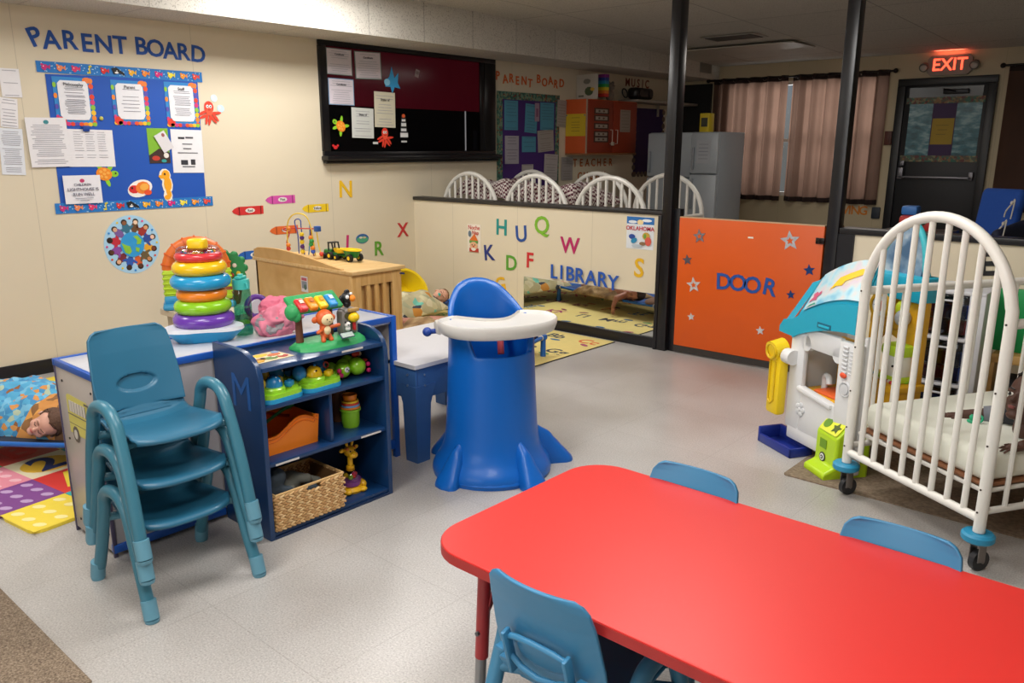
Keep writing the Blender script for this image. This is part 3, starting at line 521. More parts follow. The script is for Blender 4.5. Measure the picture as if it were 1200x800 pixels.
# ================================================================= FURNITURE
MCH=M('#276684',.42,var=.05,scale=6,coat=.1); MCH2=M('#3a7fa8',.42,var=.05,scale=6); MFR=M('#3a7488',.33,var=.05,scale=6); MFR2=M('#3f7fa2',.38,var=.05,scale=6)
def lerp(a,b,t): return a+(b-a)*t
def pl(t,P):
    for (t0,v0),(t1,v1) in zip(P,P[1:]):
        if t<=t1: k=(t-t0)/(t1-t0); k=k*k*(3-2*k) if False else k; return lerp(v0,v1,k)
    return P[-1][1]
def chair(label,group,drop=0,ms=MCH,mf=MFR,foot=True):
    t=root('toddler_chair',label,'chair',group=group)
    # shell path in (x,z)
    path=[(.165,.285),(.158,.300),(.12,.304),(.05,.297),(-.03,.289),(-.10,.287),(-.134,.300),(-.153,.335),(-.170,.39),(-.189,.46),(-.207,.53),(-.226,.59),(-.234,.612)]
    wid=[(0,.150),(.08,.165),(.3,.168),(.45,.155),(.52,.155),(.7,.158),(.88,.149),(.955,.141),(.985,.127),(1,.107)]
    L=[0]
    for a,c in zip(path,path[1:]): L.append(L[-1]+math.dist(a,c))
    def pt(u):
        s=u*L[-1]
        for i in range(len(L)-1):
            if s<=L[i+1]+1e-9: k=(s-L[i])/(L[i+1]-L[i]); return lerp(path[i][0],path[i+1][0],k),lerp(path[i][1],path[i+1][1],k)
        return path[-1]
    def shell(u0,u1,nu):
        def f(a,c):
            u=lerp(u0,u1,a); x,z=pt(u); w=pl(u,wid); y=(c*2-1)*w
            e=abs(c*2-1)
            if u<.5: z+=.012*e**3-.004*(1-e*e)+(.0 if u>.08 else -.012*e**4)
            if u<.12: x-=.035*e**4*(1-u/.12)
            if u>.55: x+=.022*e**2.2
            # oval hand recess in the backrest
            q=((z-.416)/.030)**2+((y)/.068)**2
            if u>.55 and q<1.22: x-=.011*max(0,min(1,(1.22-q)/.22))
            return (x,y,z)
        return f
    sol=('SOLIDIFY',dict(thickness=.009,offset=0))
    b=MB(); b.grid(shell(0,.525,0),28,25); b.build('seat',ms,t,mods=[sol],ang=60)
    b=MB(); b.grid(shell(.5,1,0),90,81); b.build('backrest',ms,t,mods=[sol],ang=60)
    b=MB()
    for s in(-1,1): # ribs behind
        b.box((-.196,s*.088,.40),(.028,.012,.13),.005,rot=Matrix.Rotation(R(-15),4,'Y'))
        b.box((-.188,s*.115,.395),(.03,.03,.01),.004)
    b.tube([(-.190,-.085,.385),(-.197,-.05,.372),(-.200,0,.366),(-.197,.05,.372),(-.190,.085,.385)],.008)
    b.tube([(-.203,-.085,.445),(-.212,-.05,.458),(-.215,0,.462),(-.212,.05,.458),(-.203,.085,.445)],.008); b.build('back_rib',ms,t)
    for s in(-1,1):
        y=s*.195; d=-drop
        b=MB()
        b.tube([(.195,y*1.04,.055+d),(.155,y*1.02,.16),(.10,y,.33),(.078,y,.372),(.045,y,.397),(.0,y,.404),(-.05,y,.395),(-.083,y,.365),(-.098,y,.32),(-.15,y,.18),(-.197,y*1.02,.055+d)],.0215,seg=14,smooth=4); b.build('arm_frame',mf,t)
        b=MB(); b.cap((.085,y*.98,.272),(.05,s*.135,.272),.015); b.build('seat_bracket',mf,t); b=MB(); b.cap((-.118,y*.98,.272),(-.09,s*.13,.272),.015); b.build('seat_bracket',mf,t)
        for x in(.212,-.214):
            b=MB(); x1=x*.93
            b.cyl((x1,y*1.04,.075+d),(x*1.0,y*1.045,.012+d),.0255,.0255,18); b.cyl((x*1.0,y*1.045,.012+d),(x*1.003,y*1.045,.0+d),.0255,.023,18); b.build('foot_cap',M('#5f93a8',.4) if mf is MFR else mf,t)
    b=MB(); b.cap((.05,-.14,.266),(.05,.14,.266),.012); b.cap((-.09,-.13,.262),(-.09,.13,.262),.012); b.build('cross_bar',mf,t)
    return t
c1=chair('blue plastic toddler chair at the bottom of the stack of three','stack of three blue toddler chairs',0); c1.location=(3.385,-4.25,0)
c2=chair('blue plastic toddler chair in the middle of the stack of three','stack of three blue toddler chairs',.004); c2.location=(3.385,-4.25,.15)
c3=chair('blue plastic toddler chair on top of the stack, backrest in full view','stack of three blue toddler chairs',.085); c3.location=(3.385,-4.25,.305)
t1=chair('light blue toddler chair seen from behind at the near side of the red table','chairs at the red table',0,MCH2,MFR2); t1.location=(5.075,-4.016,0); t1.rotation_euler.z=PI/2+.02
t2=dup(t1,(5.02,-3.615,0),-PI/2,'light blue toddler chair across the red table, nearest the high chair'); 
t3=dup(t1,(5.605,-3.615,0),-PI/2,'light blue toddler chair across the red table, nearest the crib wheel')
# ---- red table
t=root('activity_table','long red toddler table with rounded corners and adjustable legs','table',(4.65,-4.18,0))
MR=M('#cf2c26',.42,var=.03,scale=3)
b=MB(); b.prism(rr_pts(0,0,1.83,.765,.13,8),.528,.556); b.build('tabletop',MR,t,ang=30,mods=[('BEVEL',dict(width=.004,segments=2,limit_method='ANGLE'))])
b=MB(); b.prism(rr_pts(-.002,-.002,1.832,.767,.132,8),.526,.552); b.build('edge_band',M('#a32422',.45,var=.2,scale=20),t,ang=30)
for x,y in((.13,.11),(1.70,.11),(.13,.655),(1.70,.655)):
    sx=-1 if x<1 else 1; sy=-1 if y<.4 else 1
    b=MB(); b.cyl((x,y,.527),(x+sx*.012,y+sy*.006,.21),.0185,seg=18); l=b.build('leg',M('#9c2428',.35),t)
    b=MB(); b.cyl((x+sx*.012,y+sy*.006,.25),(x+sx*.02,y+sy*.01,.02),.0155,seg=18); b.build('leg_extension',M('#8f8f90',.3,metal=.8),l)
    b=MB(); b.cyl((x+sx*.02,y+sy*.01,.02),(x+sx*.02,y+sy*.01,0),.02,.022,18); b.build('leg_glide',M('#55555a',.5),l)
    b=MB(); b.cyl((x,y,.33),(x-sx*.055,y,.527),.004); b.cyl((x,y,.33),(x-sx*.035,y-sy*.08,.527),.004); b.build('brace',M('#8a2226',.4,metal=.3),t)
    b=MB(); b.cyl((x+sx*.008,y-.03,.29),(x+sx*.008,y+.01,.29),.006); b.build('leg_screw',M('#66666a',.4,metal=.8),l)
# ---- high chair
def highchair():
    t=root('high_chair','bright blue molded plastic high chair with a pale grey tray','high chair',(3.535,-2.70,0),R(-24))
    MBl=M('#0b5eb6',.36,var=.04,scale=3,coat=.05,spec=.35)
    fa=[(R(x+24),q) for x,q in((-90,.355),(-10,.375),(62,.435),(180,.405))]
    def rad(th,z):
        base=[(0,.29),(.03,.298),(.065,.285),(.10,.258),(.15,.238),(.22,.226),(.4,.216),(.6,.208),(.72,.205),(.95,.20)]
        return pl(z,base)
    def topz(th):
        a=abs((th+PI)%(2*PI)-PI) # 0 = front (+x)
        return pl(a,[(0,.61),(.8,.61),(1.0,.72),(1.5,.745),(1.9,.775),(2.25,.835),(2.6,.895),(2.9,.918),(PI,.923)])
    def f(u,v):
        th=2*PI*u; tz=topz(th); z=None
        if v<.62: z=tz*(v/.62); r=rad(th,z); 
        elif v<.66: z=tz+.006; r=rad(th,tz)-.012*(v-.62)/.04
        elif v<.9: z=lerp(tz,.50,(v-.66)/.24); r=rad(th,z)-.03
        else: z=.50; r=(rad(th,z)-.03)*(1-(v-.9)/.1*.999)
        a=abs((th+PI)%(2*PI)-PI)
        if z>.74 and a>1.5: r+=(z-.74)*.10
        x,y=r*math.cos(th),r*math.sin(th)
        x*=.98
        return (x,y,z)
    b=MB(); b.grid(f,72,52,True); b.build('body',MBl,t,ang=50,mods=[('SUBSURF',dict(levels=1,render_levels=1))])
    for a,rt_ in fa:
        b=MB()
        def fin(u,v):
            # ridge from the body at z .33 down to the tip at r .44
            r=lerp(.17,rt_,u); zt=lerp(.27,.0,u**.72)*1.0+.045*(1-abs(2*u-1))+.012
            zt=max(zt,.055*(1-u**6)+.01); w=lerp(.03,.072,u)*math.sqrt(max(.0,1-max(0,(u-.75)/.25)**2.2))+.001
            s=v*2*PI; y=w*math.cos(s); z=zt*max(0,math.sin(s))**.75 if math.sin(s)>0 else 0
            return (r*math.cos(a)-y*math.sin(a),r*math.sin(a)+y*math.cos(a),z)
        b.grid(fin,22,28); b.build('fin',MBl,t,ang=60)
    b=MB(); b.lathe([(.0,.0),(.285,.0),(.294,.02),(.28,.05),(.25,.08)]); b.build('base_skirt',MBl,t)
    # tray
    def outl(k,n=64):
        o=[]
        for i in range(n):
            a=2*PI*i/n; x=.06+.205*math.cos(a); y=.285*math.sin(a)
            x=.075+.215*(abs(math.cos(a))**.85)*(1 if math.cos(a)>0 else -1)
            if math.cos(a)<0: x=.06-.14*abs(math.cos(a))**.8+.17*max(0,1-(y/.17)**2)*abs(math.cos(a))
            o.append((x*1.0+(k*-.0),y))
        return o
    o0=outl(0); cx=.10
    def sc(o,s): return [(cx+(x-cx)*s,y*s) for x,y in o]
    b=MB(); rings=[]
    for s,z in((.90,.715),(.96,.722),(1.0,.75),(1.005,.772),(.985,.779),(.955,.774),(.93,.765),(.0,.765)):
        rings.append([b.bm.verts.new((x,y,z)) for x,y in sc(o0,s)] if s else None)
    n=len(o0)
    for A,Bq in zip(rings,rings[1:]):
        if Bq is None: b.bm.faces.new(A); continue
        for i in range(n): b.bm.faces.new((A[i],A[(i+1)%n],Bq[(i+1)%n],Bq[i]))
    b.bm.faces.new(rings[0][::-1]); bmesh.ops.triangulate(b.bm,faces=[f for f in b.bm.faces if len(f.verts)>4])
    b.build('tray',M('#d3d0cb',.38,var=.03),t,ang=50)
    for s in(-1,1):
        b=MB(); b.box((-.03,s*.255,.735),(.09,.035,.06),.015,rz=s*.2); b.build('tray_hinge',M('#c6c2bb',.4),t)
        b=MB(); b.cyl((-.02,s*.26,.72),(-.02,s*.305,.72),.012); b.ell((-.02,s*.315,.72),.022); b.build('tray_knob',M('#1c3f94',.35),t)
    b=MB(); b.tube([(-.07,.09,.69),(-.03,.06,.64),(.0,.05,.58)],.016,flat=.4); b.mat(M('#c0444e')); b.box((-.07,.08,.67),(.03,.05,.015),.004,rz=.4); b.build('harness_strap',None,t) if False else b.build('harness_strap',M('#b8434c',.7),t)
    return t
highchair()
flat('care_card',TH(3.62,-2.77,.505,-.6),[('r',(-.05,-.035,.05,.035),'#d9d4cf'),('m',[('r',(-.04,.0,.04,.02),'#c24848'),('r',(-.04,-.02,.02,-.01),'#6a86a8')])],'printed safety card lying on the high chair seat','card')
# ---- navy toy shelf
NV=M('#123763',.33,var=.08,scale=5,coat=.2); NVD=M('#0f2c54',.4,var=.1,scale=5)
t=root('toy_shelf','navy blue low toy shelf with rounded side panels full of baby toys','shelf',(3.065,-3.87,0))
def side(y):
    P=[(0,0),(.335,0),(.335,.66),(.332,.69),(.32,.725),(.29,.755),(.24,.775),(.18,.78),(.0,.78)]
    b=MB(); b.prism(P,y,y+.022,Matrix(((1,0,0,0),(0,0,1,0),(0,1,0,0),(0,0,0,1)))); return b
b=side(0); b.build('side_panel',NV,t,ang=30,mods=[('BEVEL',dict(width=.003,segments=2,limit_method='ANGLE'))]); b=side(.622); b.build('side_panel',NV,t,ang=30,mods=[('BEVEL',dict(width=.003,segments=2,limit_method='ANGLE'))])
b=MB(); b.b2((0,.022,.03),(.008,.622,.73)); b.build('back_panel',M('#0f2a52',.5),t)
for z,nm in((.72,'top_board'),(.565,'shelf_board'),(.328,'shelf_board'),(.03,'bottom_board')): b=MB(); b.b2((.008,.022,z-.018),(.328,.622,z),.002); b.build(nm,NV,t)
b=MB(); b.b2((.008,.335,.328),(.31,.351,.547),.002); b.build('divider',NV,t)
b=MB(); b.b2((.328,.022,0),(.334,.622,.012)); b.build('plinth',NVD,t)
for y,z in((.40,.7205),(.05,.319),(.48,.319)):
    b=MB(); b.b2((.3285,y,z-.008),(.330,y+.11,z+.0)); b.build('label_strip',M('#cfc9c4',.5),t)
b=MB(); b.text('M',.2,(0,0),Matrix(((1,0,0,.2),(0,0,-1,-.001),(0,1,0,.6),(0,0,0,1))),depth=.001,bold=0); b.build('letter_print',M('#1f5596',.4),t)
# ---- long white cabinet with blue edging
GW=M('#b3aaa4',.35,var=.05,scale=4); BT=M('#1a55b0',.35,var=.05)
t=root('storage_cabinet','long grey white storage cabinet with bright blue edging','cabinet',(2.70,-4.345,0))
b=MB(); b.b2((0.01,0.012,.70),(.355,1.435,.735),.003); b.build('cabinet_top',M('#c3c4cb',.25,var=.04),t)
b=MB(); b.b2((0,0,.02),(.36,.015,.72),.002); b.build('end_panel',GW,t); b=MB(); b.b2((.0,1.43,.02),(.345,1.445,.70),.002); b.build('end_panel',GW,t)
b=MB(); b.b2((.345,.015,.04),(.36,.47,.70)); b.b2((.345,.47,.04),(.352,1.12,.70)); b.build('back_panel',M('#a8a3a6',.4,var=.06),t)
b=MB(); b.b2((0,.015,.04),(.01,1.43,.70)); b.build('front_panel',M('#a39ea2',.4),t)
b=MB()
for lo,hi in(((-.003,-.004,.712),(.363,.012,.738)),((.352,-.004,.712),(.366,1.448,.738)),((-.006,-.004,.712),(.01,1.448,.738)),((-.003,1.436,.712),(.363,1.452,.738)),((.345,1.425,0),(.366,1.452,.738)),((.345,.0,.02),(.364,.47,.05)),((.345,1.13,.05),(.362,1.43,.09))): ek=globals().get('ek',0)+.00035;  b.b2([q-ek for q in lo],[q+ek for q in hi],.002)
b.build('edge_trim',BT,t)
for x0_,x1_ in((-.004,.006),(.356,.365)): b=MB(); b.b2((x0_,-.004,.0),(x1_,.012,.711),.002); b.build('panel_edge',M('#4b4560',.4),t)
# bus drawing and star prints on the end panel
T=Matrix(((1,0,0,0),(0,0,-1,-.001),(0,1,0,0),(0,0,0,1)))
def bus():
    X=T@Matrix.Translation((.20,.515,0)); o='#6a6258'; ye='#d3c96a'
    sh=[('p',[(-.115,-.06),(.115,-.06),(.12,.0),(.085,.02),(.075,.095),(-.1,.1),(-.118,.09)],ye),('m',[('r',(-.1,.03,.055,.075),'#cfc9c0')]+[('r',(-.1+i*.026,.03,-.098+i*.026,.075),o) for i in range(7)]+[('r',(-.115,.018,.08,.021),o),('r',(-.115,-.02,.115,-.018),o),('d',(-.06,-.06,.032,.034),o),('d',(.06,-.06,.032,.034),o)]),('m',[('d',(-.06,-.06,.018,.02),'#c9c3bb'),('d',(.06,-.06,.018,.02),'#c9c3bb'),('r',(.055,.083,.1,.09),o)])]
    flat('bus_drawing',X,sh,None,None,parent=t,th=.0006)
bus()
flat('star_drawing',T@Matrix.Translation((.27,.25,0)),[('p',star_pts(0,0,.06),'#7486c4'),('p',star_pts(0,0,.05),'#bdb8bb')],None,None,parent=t,th=.0006)
flat('moon_drawing',T@Matrix.Translation((.26,.13,0)),[('p',disc_pts(0,0,.03,.03),'#c9bf86'),('p',disc_pts(.01,.005,.026,.026),'#b9b4b2')],None,None,parent=t,th=.0006)
# screws
b=MB()
for x,z in((.06,.66),(.06,.42),(.33,.66),(.06,.07),(.33,.09)): b.cyl((x,-.003,z),(x,.002,z),.005,seg=10)
b.build('screw',M('#3a3430',.4,metal=.5),t)
# ---- blue table with white top
t=root('blue_table','low blue plastic table with a plain white top beside the high chair','table',(2.54,-2.915,0))
TB=M('#38629a',.5,bump=.05,var=.08,scale=12)
b=MB(); b.prism(rr_pts(0,0,.685,.86,.012,3),.492,.512); b.build('tabletop',M('#d6d4d6',.35,var=.03),t,ang=30)
b=MB(); b.b2((.01,.01,.33),(.675,.028,.492),.004); b.b2((.01,.832,.33),(.675,.85,.492),.004); b.b2((.01,.028,.33),(.028,.832,.492),.004); b.b2((.657,.028,.33),(.675,.832,.492),.004); b.build('apron',TB,t)
for x,y in((0,0),(1,0),(0,1),(1,1)):
    b=MB(); 
    X0=.005 if x==0 else .68; Y0_=.005 if y==0 else .855; sx=1 if x==0 else -1; sy=1 if y==0 else -1
    for (w0,z0),(w1,z1) in (((.135,.40),(.10,.30)),((.10,.30),(.085,.0))): 
        vs=[b.bm.verts.new((X0+sx*a,Y0_+sy*c,z)) for z,w in((z0,w0),(z1,w1)) for a,c in((0,0),(w,0),(w,w),(0,w))]
        for q in((0,1,2,3),(4,5,6,7),(0,1,5,4),(1,2,6,5),(2,3,7,6),(3,0,4,7)): b.bm.faces.new([vs[k] for k in q])
    b.build('leg',TB,t,smooth=False)
    b=MB()
    for z in(.455,.40): b.cyl((X0-sx*.001,Y0_+sy*.06,z),(X0-sx*.004,Y0_+sy*.06,z),.006,seg=10); b.cyl((X0+sx*.06,Y0_-sy*.003,z),(X0+sx*.06,Y0_+sy*.004,z),.006,seg=10)
    b.build('screw',M('#9ab0c8',.3,metal=.7),t)
flat('photo_print',TH(3.02,-2.27,.5125,.4),[('r',(-.07,-.035,.07,.035),'#c9c0bf'),('m',[('d',(-.02,0,.03,.012),'#8a4a4a'),('d',(.03,.01,.02,.01),'#4a4a56'),('d',(-.05,.01,.015,.01),'#c05a5a')])],'small printed picture lying flat on the white table top','picture')
# ---- wooden cabinet
WD=wood_mat('maple','#cb9a55','#dfb676',(1,8,1),.4,5); WD2=wood_mat('maple_top','#d3a868','#e6c48c',(8,1,8),.35,5)
t=root('wooden_cabinet','maple wooden cabinet with a curved top rail and slatted end','cabinet',(.68,-2.215,0))
b=MB(); b.b2((.02,.0,.0),(1.16,.02,.735)); b.b2((.02,.0,0),(.04,.42,.735)); b.b2((.02,.40,.0),(1.16,.42,.735)); b.build('carcass',WD,t)
b=MB(); b.b2((1.14,-.004,0),(1.165,.075,.735),.003); b.b2((1.14,.345,0),(1.165,.424,.735),.003); b.b2((1.14,.07,.655),(1.163,.35,.735),.002); b.b2((1.14,.07,.0),(1.163,.35,.30),.002); b.b2((1.115,.07,.30),(1.120,.35,.655)); 
for i in range(3): y=.125+i*.07; b.b2((1.142,y,.29),(1.16,y+.03,.66),.002)
b.build('slatted_end',WD,t)
b=MB(); b.b2((0,-.015,.735),(1.19,.445,.76),.004); b.build('cabinet_top',WD2,t)
pr=[(0,0)]+[(1.05,0)]+[(1.05-.0,.006)]+[(1.05*(1-i/20),.006+.075*math.sin(PI*min(1,i/20*.66))**1.2) for i in range(1,20)]+[(0,.055)]
b=MB(); b.prism(pr,-.01,.012,Matrix(((1,0,0,.02),(0,0,1,0),(0,1,0,.76),(0,0,0,1)))); b.build('top_rail',WD,t,ang=30)
b=MB(); b.prism([(0,0),(.035,0),(.035,.02),(0,.02)],0,.01,T=Matrix.Translation((1.16,.41,.70))); b.build('corner_clip',M('#2a3f74'),t)
flat('picture_label',TM(1.31,.62,.001,0,-2.215),[('r',(-.04,-.055,.04,.055),'#dfdcdc'),('m',[('r',(-.03,-.03,.03,.02),'#8a8f9a'),('r',(-.03,.025,.03,.045),'#c05a6a'),('d',(.01,-.02,.015,.02),'#4a6a5a')])],'small picture label stuck on the side of the maple cabinet','label')
# ---- beige toy table by the wall
t=root('play_stand','beige round topped toy stand against the cream wall','stand',(1.50,-3.02,0))
b=MB(); b.prism(rr_pts(-.30,-.22,.30,.24,.10,8),.555,.59); b.build('stand_top',M('#c9bba0',.5),t,mods=[('BEVEL',dict(width=.012,segments=3,limit_method='ANGLE'))])
b=MB(); b.prism(rr_pts(-.26,-.18,.26,.18,.05,5),0,.56); b.build('stand_base',M('#bdae92',.55),t)
# ---- cribs
MW=M('#e7e4dc',.35,var=.03); MT=M('#2b8fb8',.4)
def crib(label,group,L=1.06,simple=False,W=.363,zt=1.315,mattress=True):
    t=root('evacuation_crib',label,'crib',group=group)
    def hoop(y):
        P=[(-W,y,.16),(-W,y,.5),(-W,y,.94)]+[(-W*math.cos(PI*i/16),y,.94+(zt-.021-.94)*math.sin(PI*i/16)) for i in range(1,16)]+[(W,y,.94),(W,y,.5),(W,y,.16)]
        b=MB(); b.tube(P,.0215,seg=12 if not simple else 8,smooth=2 if not simple else 1); b.build('arched_frame',MW,t)
        b=MB(); b.cyl((-W,y,.21),(W,y,.21),.017); b.build('end_rail',MW,t)
        n=8
        for i in range(n):
            x=-W+2*W*(i+1)/(n+1); h=.94+(zt-.021-.94)*math.sqrt(1-(x/W)**2)
            b=MB(); b.cyl((x,y,.21),(x,y,h),.0125,seg=10,caps=False); b.build('slat',MW,t)
    hoop(0); hoop(L)
    for x in(-W,W):
        for z in(.95,.24):
            b=MB(); b.cyl((x,0,z),(x,L,z),.0185 if z>.5 else .013,seg=10); b.build('side_rail',MW,t)
        n=9 if not simple else 7
        for i in range(n):
            y=L*(i+1)/(n+1); b=MB(); b.cyl((x,y,.24),(x,y,.95),.0095,seg=8,caps=False); b.build('side_slat',MW,t)
    if mattress:
        b=MB(); b.box((0,L/2,.325),(2*W-.06,L-.06,.012),.004); b.build('mattress_board',M('#8a5a3a',.6),t)
        b=MB(); b.tube([(-W+.03,.03,.306),(W-.03,.03,.306),(W-.03,L-.03,.306),(-W+.03,L-.03,.306)],.009,closed=True); b.build('mattress_support',MW,t)
        b=MB(); b.box((0,L/2,.392),(2*W-.07,L-.07,.12),.035,seg=4); b.build('mattress',M('#e8e8da',.8,bump=.15,scale=12,var=.04),t)
    for x in(-W,W):
        for y in(0,L):
            b=MB(); b.lathe([(0,.125),(.052,.125),(.058,.132),(.058,.15),(.05,.158),(0,.158)],(x,y,0),seg=20); b.build('wheel_bumper',MT,t)
            b=MB(); b.cyl((x-.012,y+.02,.04),(x+.012,y+.02,.04),.04,seg=20); k=b.build('caster',M('#2a2a2c',.5),t)
            b=MB(); b.box((x-.02,y+.01,.085),(.004,.035,.09),.001); b.box((x+.02,y+.01,.085),(.004,.035,.09),.001); b.cyl((x-.022,y+.02,.04),(x+.022,y+.02,.04),.006); b.box((x,y,.122),(.045,.04,.006)); b.build('caster_fork',M('#8a8480',.35,metal=.8),k)
    if not simple:
        b=MB()
        for x in(-W,W):
            for z in(.95,.7,.5,.33,.24): b.cyl((x*(1.0),-.0235,z),(x,-.020,z),.004,seg=8)
        b.build('bolt',M('#4a4038',.4,metal=.6),t)
    return t
cb=crib('white arched evacuation crib on casters with a pale mattress holding a baby',None); cb.location=(5.27,-2.045,0); cb.rotation_euler.z=R(-31.3)
g='white arched cribs behind the partition'
k1=crib('white arched crib behind the partition nearest the black post',g,L=.95,simple=True,zt=1.32); k1.location=(2.085,.36,0)
k2=dup(k1,(1.315,.30,0),0,'white arched crib behind the partition with a plaid sheet, in front of the purple board')
k3=dup(k1,(.40,.38,0),0,'white arched crib behind the partition nearest the cream wall')
PL=plaid_mat()
def drape(name,lab,x0,y0,rz,w,d,ztop):
    b=MB()
    def f(u,v):
        x=(u-.5)*w; y=(v-.5)*d; ex=max(0,abs(u-.5)*2-.75)/.25; ey=max(0,abs(v-.5)*2-.75)/.25
        z=ztop-.14*(max(ex,ey))**1.5+.03*math.sin(x*13+y*5)+.02*math.sin(y*17-x*3); return (x,y,z)
    b.grid(f,30,30); tag(b.build(name,PL,None,(x0,y0,0),rz,mods=[('SOLIDIFY',dict(thickness=.006))]),lab,'blanket','plaid sheets over the cribs')
drape('plaid_sheet','maroon and white plaid sheet draped over the crib nearest the cream wall',.42,.90,0,.70,.80,1.20)
drape('plaid_sheet','maroon and white plaid sheet draped over the crib in front of the purple board',1.31,.80,0,.70,.80,1.18)
# ---- mats and carpet
BR=pattern_mat('brown_carpet',[(.3,'#5a4a3c'),(.5,'#7d6c5a'),(.7,'#9c8b77')],160,'noise',.95,.2)
b=MB(); b.b2((-.0+.3,-6.2,.0),(3.78,-4.722,.008),.003); tag(b.build('carpet',BR),'brown speckled carpet at the near corner of the floor','carpet')
b=MB(); b.prism(rr_pts(4.655,-1.82,6.6,-.35,.02),.0,.006); tag(b.build('floor_mat',pattern_mat('tan_mat',[(.3,'#6d5c4b'),(.7,'#8f7d68')],60,'noise',.9,.1)),'brown rubber floor mat under the playhouse and crib','mat')
def numbermat():
    S_=.285
    t=root('foam_mat','padded rainbow number mat of coloured squares under the sleeping child','mat',(2.625,-4.487,0),R(8))
    cs=[['#e9cf3e','#7b3f88','#e58fa0','#2f9a58','#d8322c','#e9cf3e','#4a90c8','#d8322c'],['#35b0b4','#d63a34','#e8dcb8','#c8322e','#e9cf3e','#e8dcb8','#7b3f88','#35b0b4'],['#c43a7c','#e8dcb8','#35b0b4','#e9cf3e','#2f9a58','#d8322c','#e58fa0','#e9cf3e'],['#e9cf3e','#2f9a58','#d63a34','#7b3f88','#e8dcb8','#35b0b4','#d63a34','#7b3f88'],['#7b3f88','#e9cf3e','#e58fa0','#d63a34','#e9cf3e','#c43a7c','#35b0b4','#e9cf3e']]
    for j in range(5):
        for i in range(8):
            x1=-S_*i; y0=S_*j
            b=MB(); b.prism(rr_pts(x1-S_,y0,x1,y0+S_,.05 if (i==0 and j==0) else .001,4),0,.014); b.build('mat_square',M(cs[j][i],.45),t,smooth=False)
    def pr(sh,x,y,rot=0): flat('mat_print',TH(x,y,.0142,rot),sh,None,None,parent=t,th=.0006)
    ov=lambda c,bc='#e9cf3e':[('r',(-.14,-.14,.14,.14),bc),('m',[('d',(-.09+.09*(k%3),-.09+.09*(k//3),.03,.018,.5),c) for k in range(9)])]
    pr(ov('#f0e39a'),-S_*.5,S_*.5); pr(ov('#b99ac4','#7b3f88'),-S_*1.5,S_*.5); pr(ov('#f2bcc6','#e58fa0'),-S_*2.5,S_*.5)
    pr([('t','A',.26,(0,0),.03,'#e9cf3e')],-S_*1.5,S_*1.5,PI/2+.0); pr([('d',(0,0,.12,.11),'#e8b93a'),('t','2',.27,(0,0),.03,'#27366f')],-S_*2.5,S_*1.5,PI/2); pr([('d',(0,0,.1,.08),'#bfe4e6')],-S_*.5,S_*1.5)
    pr([('t','S',.26,(0,0),.03,'#e89a3a')],-S_*5.5,S_*2.5,PI/2); pr([('t','3',.26,(0,0),.03,'#e0702a')],-S_*4.5,S_*3.5,PI/2); pr([('t','B',.26,(0,0),.03,'#d8322c')],-S_*3.5,S_*1.5,PI/2)
    return t
numbermat()
def alphamat():
    t=root('alphabet_rug','pale yellow alphabet rug of the library corner','rug',(0,0,0))
    b=MB(); b.b2((.12,-1.74,.0),(2.46,-.06,.008),.002); b.build('rug_body',M('#ecd788',.75,var=.06,scale=20),t)
    b=MB(); b.b2((.11,-1.75,.0),(2.468,-.052,.006),.002); b.build('rug_binding',M('#2f2c28',.8),t)
    cs=['#c2403a','#8a3a4a','#3a3f4a','#5a9a5a','#d8702a','#2a6a9a','#a83a6a']
    L='ABCDEFGHIJKLMNOPQRSTUVWXYZ'; k=0; r=random.Random(3)
    for j in range(4):
        for i in range(7):
            ch=L[k%26]; k+=1
            if (i,j)==(6,0): ch='C'
            if (i,j)==(6,1): ch='G'
            if (i,j)==(5,0): ch='B'
            x=2.32-(6-i)*.335; y=-.22-j*.42
            c=cs[r.randrange(7)]; c={'C':'#e0682a','G':'#3a3f4a','B':'#2f3a44'}.get(ch,c) if (i>=5 and j<2) else c
            flat('letter_print',TH(x,y,.0082,.0),[('t',ch+ch.lower(),.17,(0,0),.02,c),('m',[('d',(r.uniform(-.1,.1),-.11,.05,.022,r.uniform(-.5,.5)),cs[r.randrange(7)])])],None,None,parent=t,th=.0006)
alphamat()
# ================================================================= TOYS ON THE CABINET AND SHELF
# giant ring stacker
t=root('ring_stacker','tall rainbow ring stacking toy on a rocking white and blue base','toy',(2.82,-3.765,.736))
def plate(k,z0,z1,mat,nm,s0=1,s1=1):
    b=MB(); n=48; R0=[]
    for s,z in((s0,z0),(s1,z1)):
        R0.append([b.bm.verts.new((s*(.150+.028*math.cos(3*a))*math.cos(a+2.6),s*(.150+.028*math.cos(3*a))*math.sin(a+2.6),z(a) if callable(z) else z)) for a in [2*PI*i/n for i in range(n)]])
    for i in range(n): b.bm.faces.new((R0[0][i],R0[0][(i+1)%n],R0[1][(i+1)%n],R0[1][i]))
    b.bm.faces.new(R0[0][::-1]); b.bm.faces.new(R0[1]); bmesh.ops.triangulate(b.bm,faces=[f for f in b.bm.faces if len(f.verts)>4])
    return b.build(nm,mat,t,ang=50)
plate(0,.0,.052,M('#1d97cf',.35),'rocker_base',.68,1.0); plate(0,.052,.066,M('#dfe1e8',.3),'base_top',1.0,.985)
for z,Rr,r,c in((.090,.128,.032,'#6a3aa8'),(.148,.118,.030,'#8cc820'),(.200,.104,.028,'#f0861e'),(.256,.124,.031,'#2198cc'),(.314,.112,.031,'#f2c316'),(.362,.098,.020,'#d8353c')):
    b=MB(); b.torus((0,0,z),Rr-r,r*1.03,40,14,sz=.95); b.build('ring',M(c,.25,var=.02,coat=.3),t)
b=MB(); b.torus((0,0,.384),.066,.024,40,12,sz=.8); b.build('rattle_ring',glass_mat('clear_plastic','#efe6ea',.2),t)
b=MB(); 
